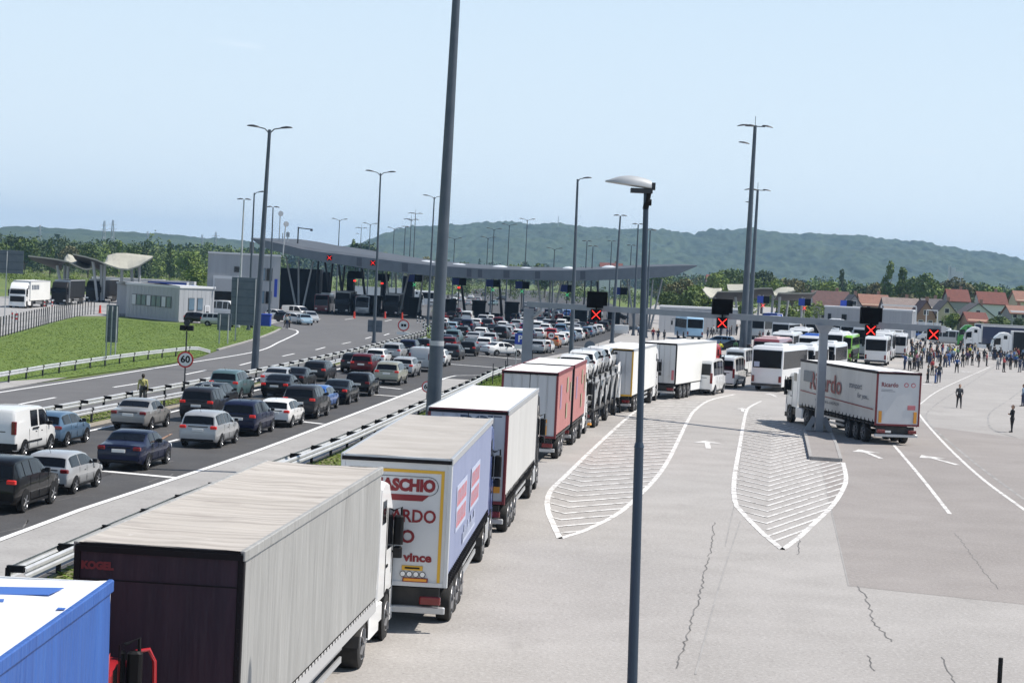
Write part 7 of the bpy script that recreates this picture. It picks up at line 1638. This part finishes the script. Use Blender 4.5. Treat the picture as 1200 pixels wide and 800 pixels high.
POSES = {
 'standing': dict(stride=.03),
 'standing with hands on hips': dict(stride=.02, spread=.04, la=((.13,-.08,-.26),(.02,.05,-.42)), ra=((.13,-.08,-.26),(.02,.05,-.42))),
 'walking': dict(stride=.17, la=((.03,.06,-.27),(-.02,.18,-.42)), ra=((.04,-.10,-.26),(.02,-.02,-.48)), lean=.05),
 'holding up a phone': dict(stride=.03, la=((.04,-.02,-.28),(.05,.05,-.52)), ra=((.05,.10,-.24),(-.06,.28,-.06))),
 'with folded arms': dict(stride=.04, la=((.05,.04,-.27),(-.16,.20,-.24)), ra=((.05,.04,-.27),(-.16,.22,-.20))),
 'with one arm raised': dict(stride=.05, la=((.05,-.02,-.28),(.06,.04,-.52)), ra=((.16,.06,.12),(.20,.14,.36))),
}
PM = {k: person_mesh('person', v) for k, v in POSES.items()}
PM['short_sleeves'] = person_mesh('person', dict(POSES['standing'], sleeves=False))
def person(p, hd, pose, top, legs, label, h=1.72, hair='hair_dark', group=None, mesh=None):
    o = bpy.data.objects.new('person', PM[mesh or pose]); COL.objects.link(o); o.location = (p[0], p[1], p[2]+.008); o.rotation_euler = (0,0,hd); s = h/1.76; o.scale = (s*1.1,s*1.12,s)
    for i, m in ((0, cloth(top)), (1, cloth(legs)), (3, M[hair])): o.material_slots[i].link = 'OBJECT'; o.material_slots[i].material = m
    return tag(o, label, 'person', group)
person(at(1123.5,478), R(175), 'walking', 'dark grey', 'black', 'person in a dark grey jacket and black trousers walking alone across the lorry park', 1.75)
person(at(1185.5,506.5), R(100), 'with folded arms', 'black', 'black', 'person in a black patterned top standing alone near the right edge', 1.68, hair='hair_brown')
person(at(1198.5,476), R(60), 'standing', 'pale blue', 'navy', 'person in a pale top cut off by the right edge above the lone woman', 1.7)
pmn = at(166.5,474.5); person(pmn, R(10), 'standing', 'pale yellow', 'dark grey', 'man in a yellow green vest with a black strap standing inside the central barrier', 1.72)
mb = MB(); mb.bar((-.17,-.135,1.44),(.14,-.14,1.02),.05,.02); mb.rbox(.02,.26,-.20,-.10,.86,1.06,.03); o = mb.build('shoulder_bag', 'black'); o.location = pmn; o.rotation_euler = (0,0,R(10)); tag(o, 'black shoulder bag on the back of the man in the yellow green vest', 'bag')
person(at(843.5,417), R(30), 'standing with hands on hips', 'yellow', 'navy', 'officer in a bright yellow vest by the white passenger vans')
person(at(861.5,415), R(-20), 'standing', 'green', 'black', 'officer in a dark green vest at the foot of the floodlight mast')
person(at(765,398), R(160), 'standing', 'red', 'navy', 'person in a red top left of the pale blue coach')
person(at(829,397), R(60), 'standing', 'black', 'navy', 'person in black close behind the pale blue coach')
ppl = [(1060,433,'blue','navy'),(1066,434,'white','black'),(1071,433,'black','black'),(1076,435,'grey','black'),(1074,430,'pink','navy'),(1080,432,'black','dark grey'),(1079,424,'black','black'),(1072,420,'dark grey','black'),(1068,426,'black','navy'),
 (1087,448.5,'black','black'),(1092,440,'red','black'),(1096,449,'navy','blue'),(1100,448,'dark grey','navy'),(1090,427,'white','navy'),(1086,425,'black','black'),(1094,426,'pale blue','black'),(1099,424,'black','navy'),(1082,420,'pale blue','navy'),(1097,419,'black','black'),
 (1102,430,'black','black'),(1108,430,'blue','navy'),(1112,428,'blue','black'),(1116,425,'pale blue','navy'),(1121,437,'blue','black'),(1118,421,'yellow','navy'),(1122,423,'green','black'),(1128,430,'black','black'),(1133,428,'purple','black'),(1139,428,'black','black'),(1147,430,'black','black'),(1145,423,'grey','navy'),
 (1156,429,'red','black'),(1153,424,'black','black'),(1169,433,'white','grey'),(1176,436,'red','black'),(1180,428,'pale blue','navy'),(1184,433,'black','black'),(1190,431,'blue','black'),(1195,436,'navy','navy'),(1199,434,'black','navy'),(1193,424,'red','black'),(1188,422,'black','black'),(1172,423,'black','navy'),(1164,422,'dark grey','black'),
 (1110,418,'pale blue','navy'),(1128,418,'white','black'),(1136,419,'yellow','black'),(1104,415,'black','black'),(1090,413,'black','navy'),(1078,412,'navy','black'),(1084,408,'grey','black'),(1160,418,'navy','black'),(1125,413,'black','black'),(1142,415,'beige','navy'),
 (840,392,'black','black'),(845,393,'navy','navy'),(849,392,'pale blue','black'),(853,391,'blue','navy'),(857,393,'black','black'),(836,393,'white','black'),(863,391,'grey','black'),(869,392,'black','navy'),(875,394,'black','black'),(882,396,'navy','black'),
 (888,396,'black','black'),(893,395,'white','navy'),(898,396,'black','dark grey'),(903,396,'grey','black'),(908,397,'black','navy'),(913,397,'red','black'),(884,391,'black','black'),(895,391,'navy','black'),(918,396,'black','black'),(925,396,'pale blue','black'),(890,400,'dark grey','black'),(900,400,'black','black'),
 (771,399,'black','navy'),(778,400,'dark grey','black'),(731,389,'dark grey','black'),(735,391,'black','navy'),(756,394,'navy','black'),(748,393,'pale blue','navy'),(604,380,'black','black'),(613,378,'black','navy'),(652,380,'red','navy'),(336,385,'white','navy'),(334,384,'black','black'),(339,384,'pale blue','black'),(648,378,'navy','black')]
_r = random.Random(11)
for k in range(52):
    x = _r.choice((_r.uniform(1058,1082),_r.uniform(1085,1120),_r.uniform(1100,1165),_r.uniform(1165,1200))); y = _r.uniform(412,431) if x > 1085 else _r.uniform(410,434)
    ppl.append((x, y, _r.choice(['black','black','black','navy','dark grey','grey','blue','white','red','pale blue','brown','green']), _r.choice(['black','navy','black','blue','dark grey'])))
for k in range(22): ppl.append((_r.uniform(832, 930), _r.uniform(390, 399), _r.choice(['black','black','navy','dark grey','white','red']), _r.choice(['black','navy'])))
pk_ = list(POSES); used = {}; used2 = {}
rr_ = random.Random(5)
for i, (x, y, t_, l_) in enumerate(ppl):
    pose = pk_[0] if rr_.random() < .45 else pk_[rr_.randrange(len(pk_))]
    where = 'crowd by crossing lorry' if 1050 < x < 1085 else 'crowd under right red cross' if x < 1125 and x > 1050 else 'crowd before parked lorries' if x > 1050 and x < 1165 else 'crowd at right edge' if x > 1050 else 'by the service building' if 830 < x < 880 else 'shade before far coaches' if x >= 880 else 'near right canopy end' if x > 700 else 'at the booths' if x > 400 else 'between the parked cars'
    lab = 'person in %s top, %s trousers, %s, %s' % (t_, l_, pose.replace('standing with ','').replace('with ',''), where)
    used.setdefault(lab, []).append(i)
    n_ = len(used[lab])
    if n_ > 1:
        k2 = (t_, l_, where); used2[k2] = used2.get(k2, 0)+1; lab = '%s other person in %s top and %s trousers, %s' % (ORD[used2[k2]-1], t_, l_, where)
    person(at(x, y), rr_.uniform(0, 6.28), pose, t_, l_, lab, rr_.uniform(1.6, 1.82), hair='hair_dark' if rr_.random() < .7 else 'hair_brown', group='people standing about', mesh='short_sleeves' if pose == 'standing' and rr_.random() < .4 else None)
# arm resting out of the navy saloon's window
_sg = [((-.42,-.1,.75),(-.42,.0,1.05),.16,.17,0),((-.42,0,1.08),(-.42,.02,1.2),.15,.06,0),((-.42,.03,1.2),(-.42,.05,1.28),.09,.095,2),((-.25,.0,1.08),(-.02,.02,1.03),.06,.055,0),((-.02,.02,1.03),(.14,.12,1.11),.050,.044,2),((.14,.12,1.11),(.32,.28,1.235),.044,.030,2),((.32,.28,1.235),(.39,.34,1.28),.034,.032,2),((.39,.35,1.285),(.45,.42,1.31),.011,.009,2),((.385,.33,1.29),(.455,.39,1.325),.011,.009,2),((.39,.34,1.275),(.46,.40,1.295),.011,.009,2),((.34,.28,1.25),(.36,.27,1.31),.013,.010,2)]
o = bpy.data.objects.new('person', segs_mesh('person', _sg, .012)); COL.objects.link(o); o.location = (ARM.x, ARM.y, 0); o.rotation_euler = (0,0,-.105); tag(o, 'driver of the navy saloon holding a bare forearm out of the window', 'person')
# a thin post and a bracket at the lower edge
q = at(1170.5,812); mb = MB(); mb.tube([(0,0,-.05),(0,0,.75)],.05,8); mb.tube([(.02,0,.70),(.28,0,.72)],.02,6) if False else None; o = mb.build('marker_post','black'); o.location = q; tag(o, 'short black post at the lower right edge of the picture', 'post')
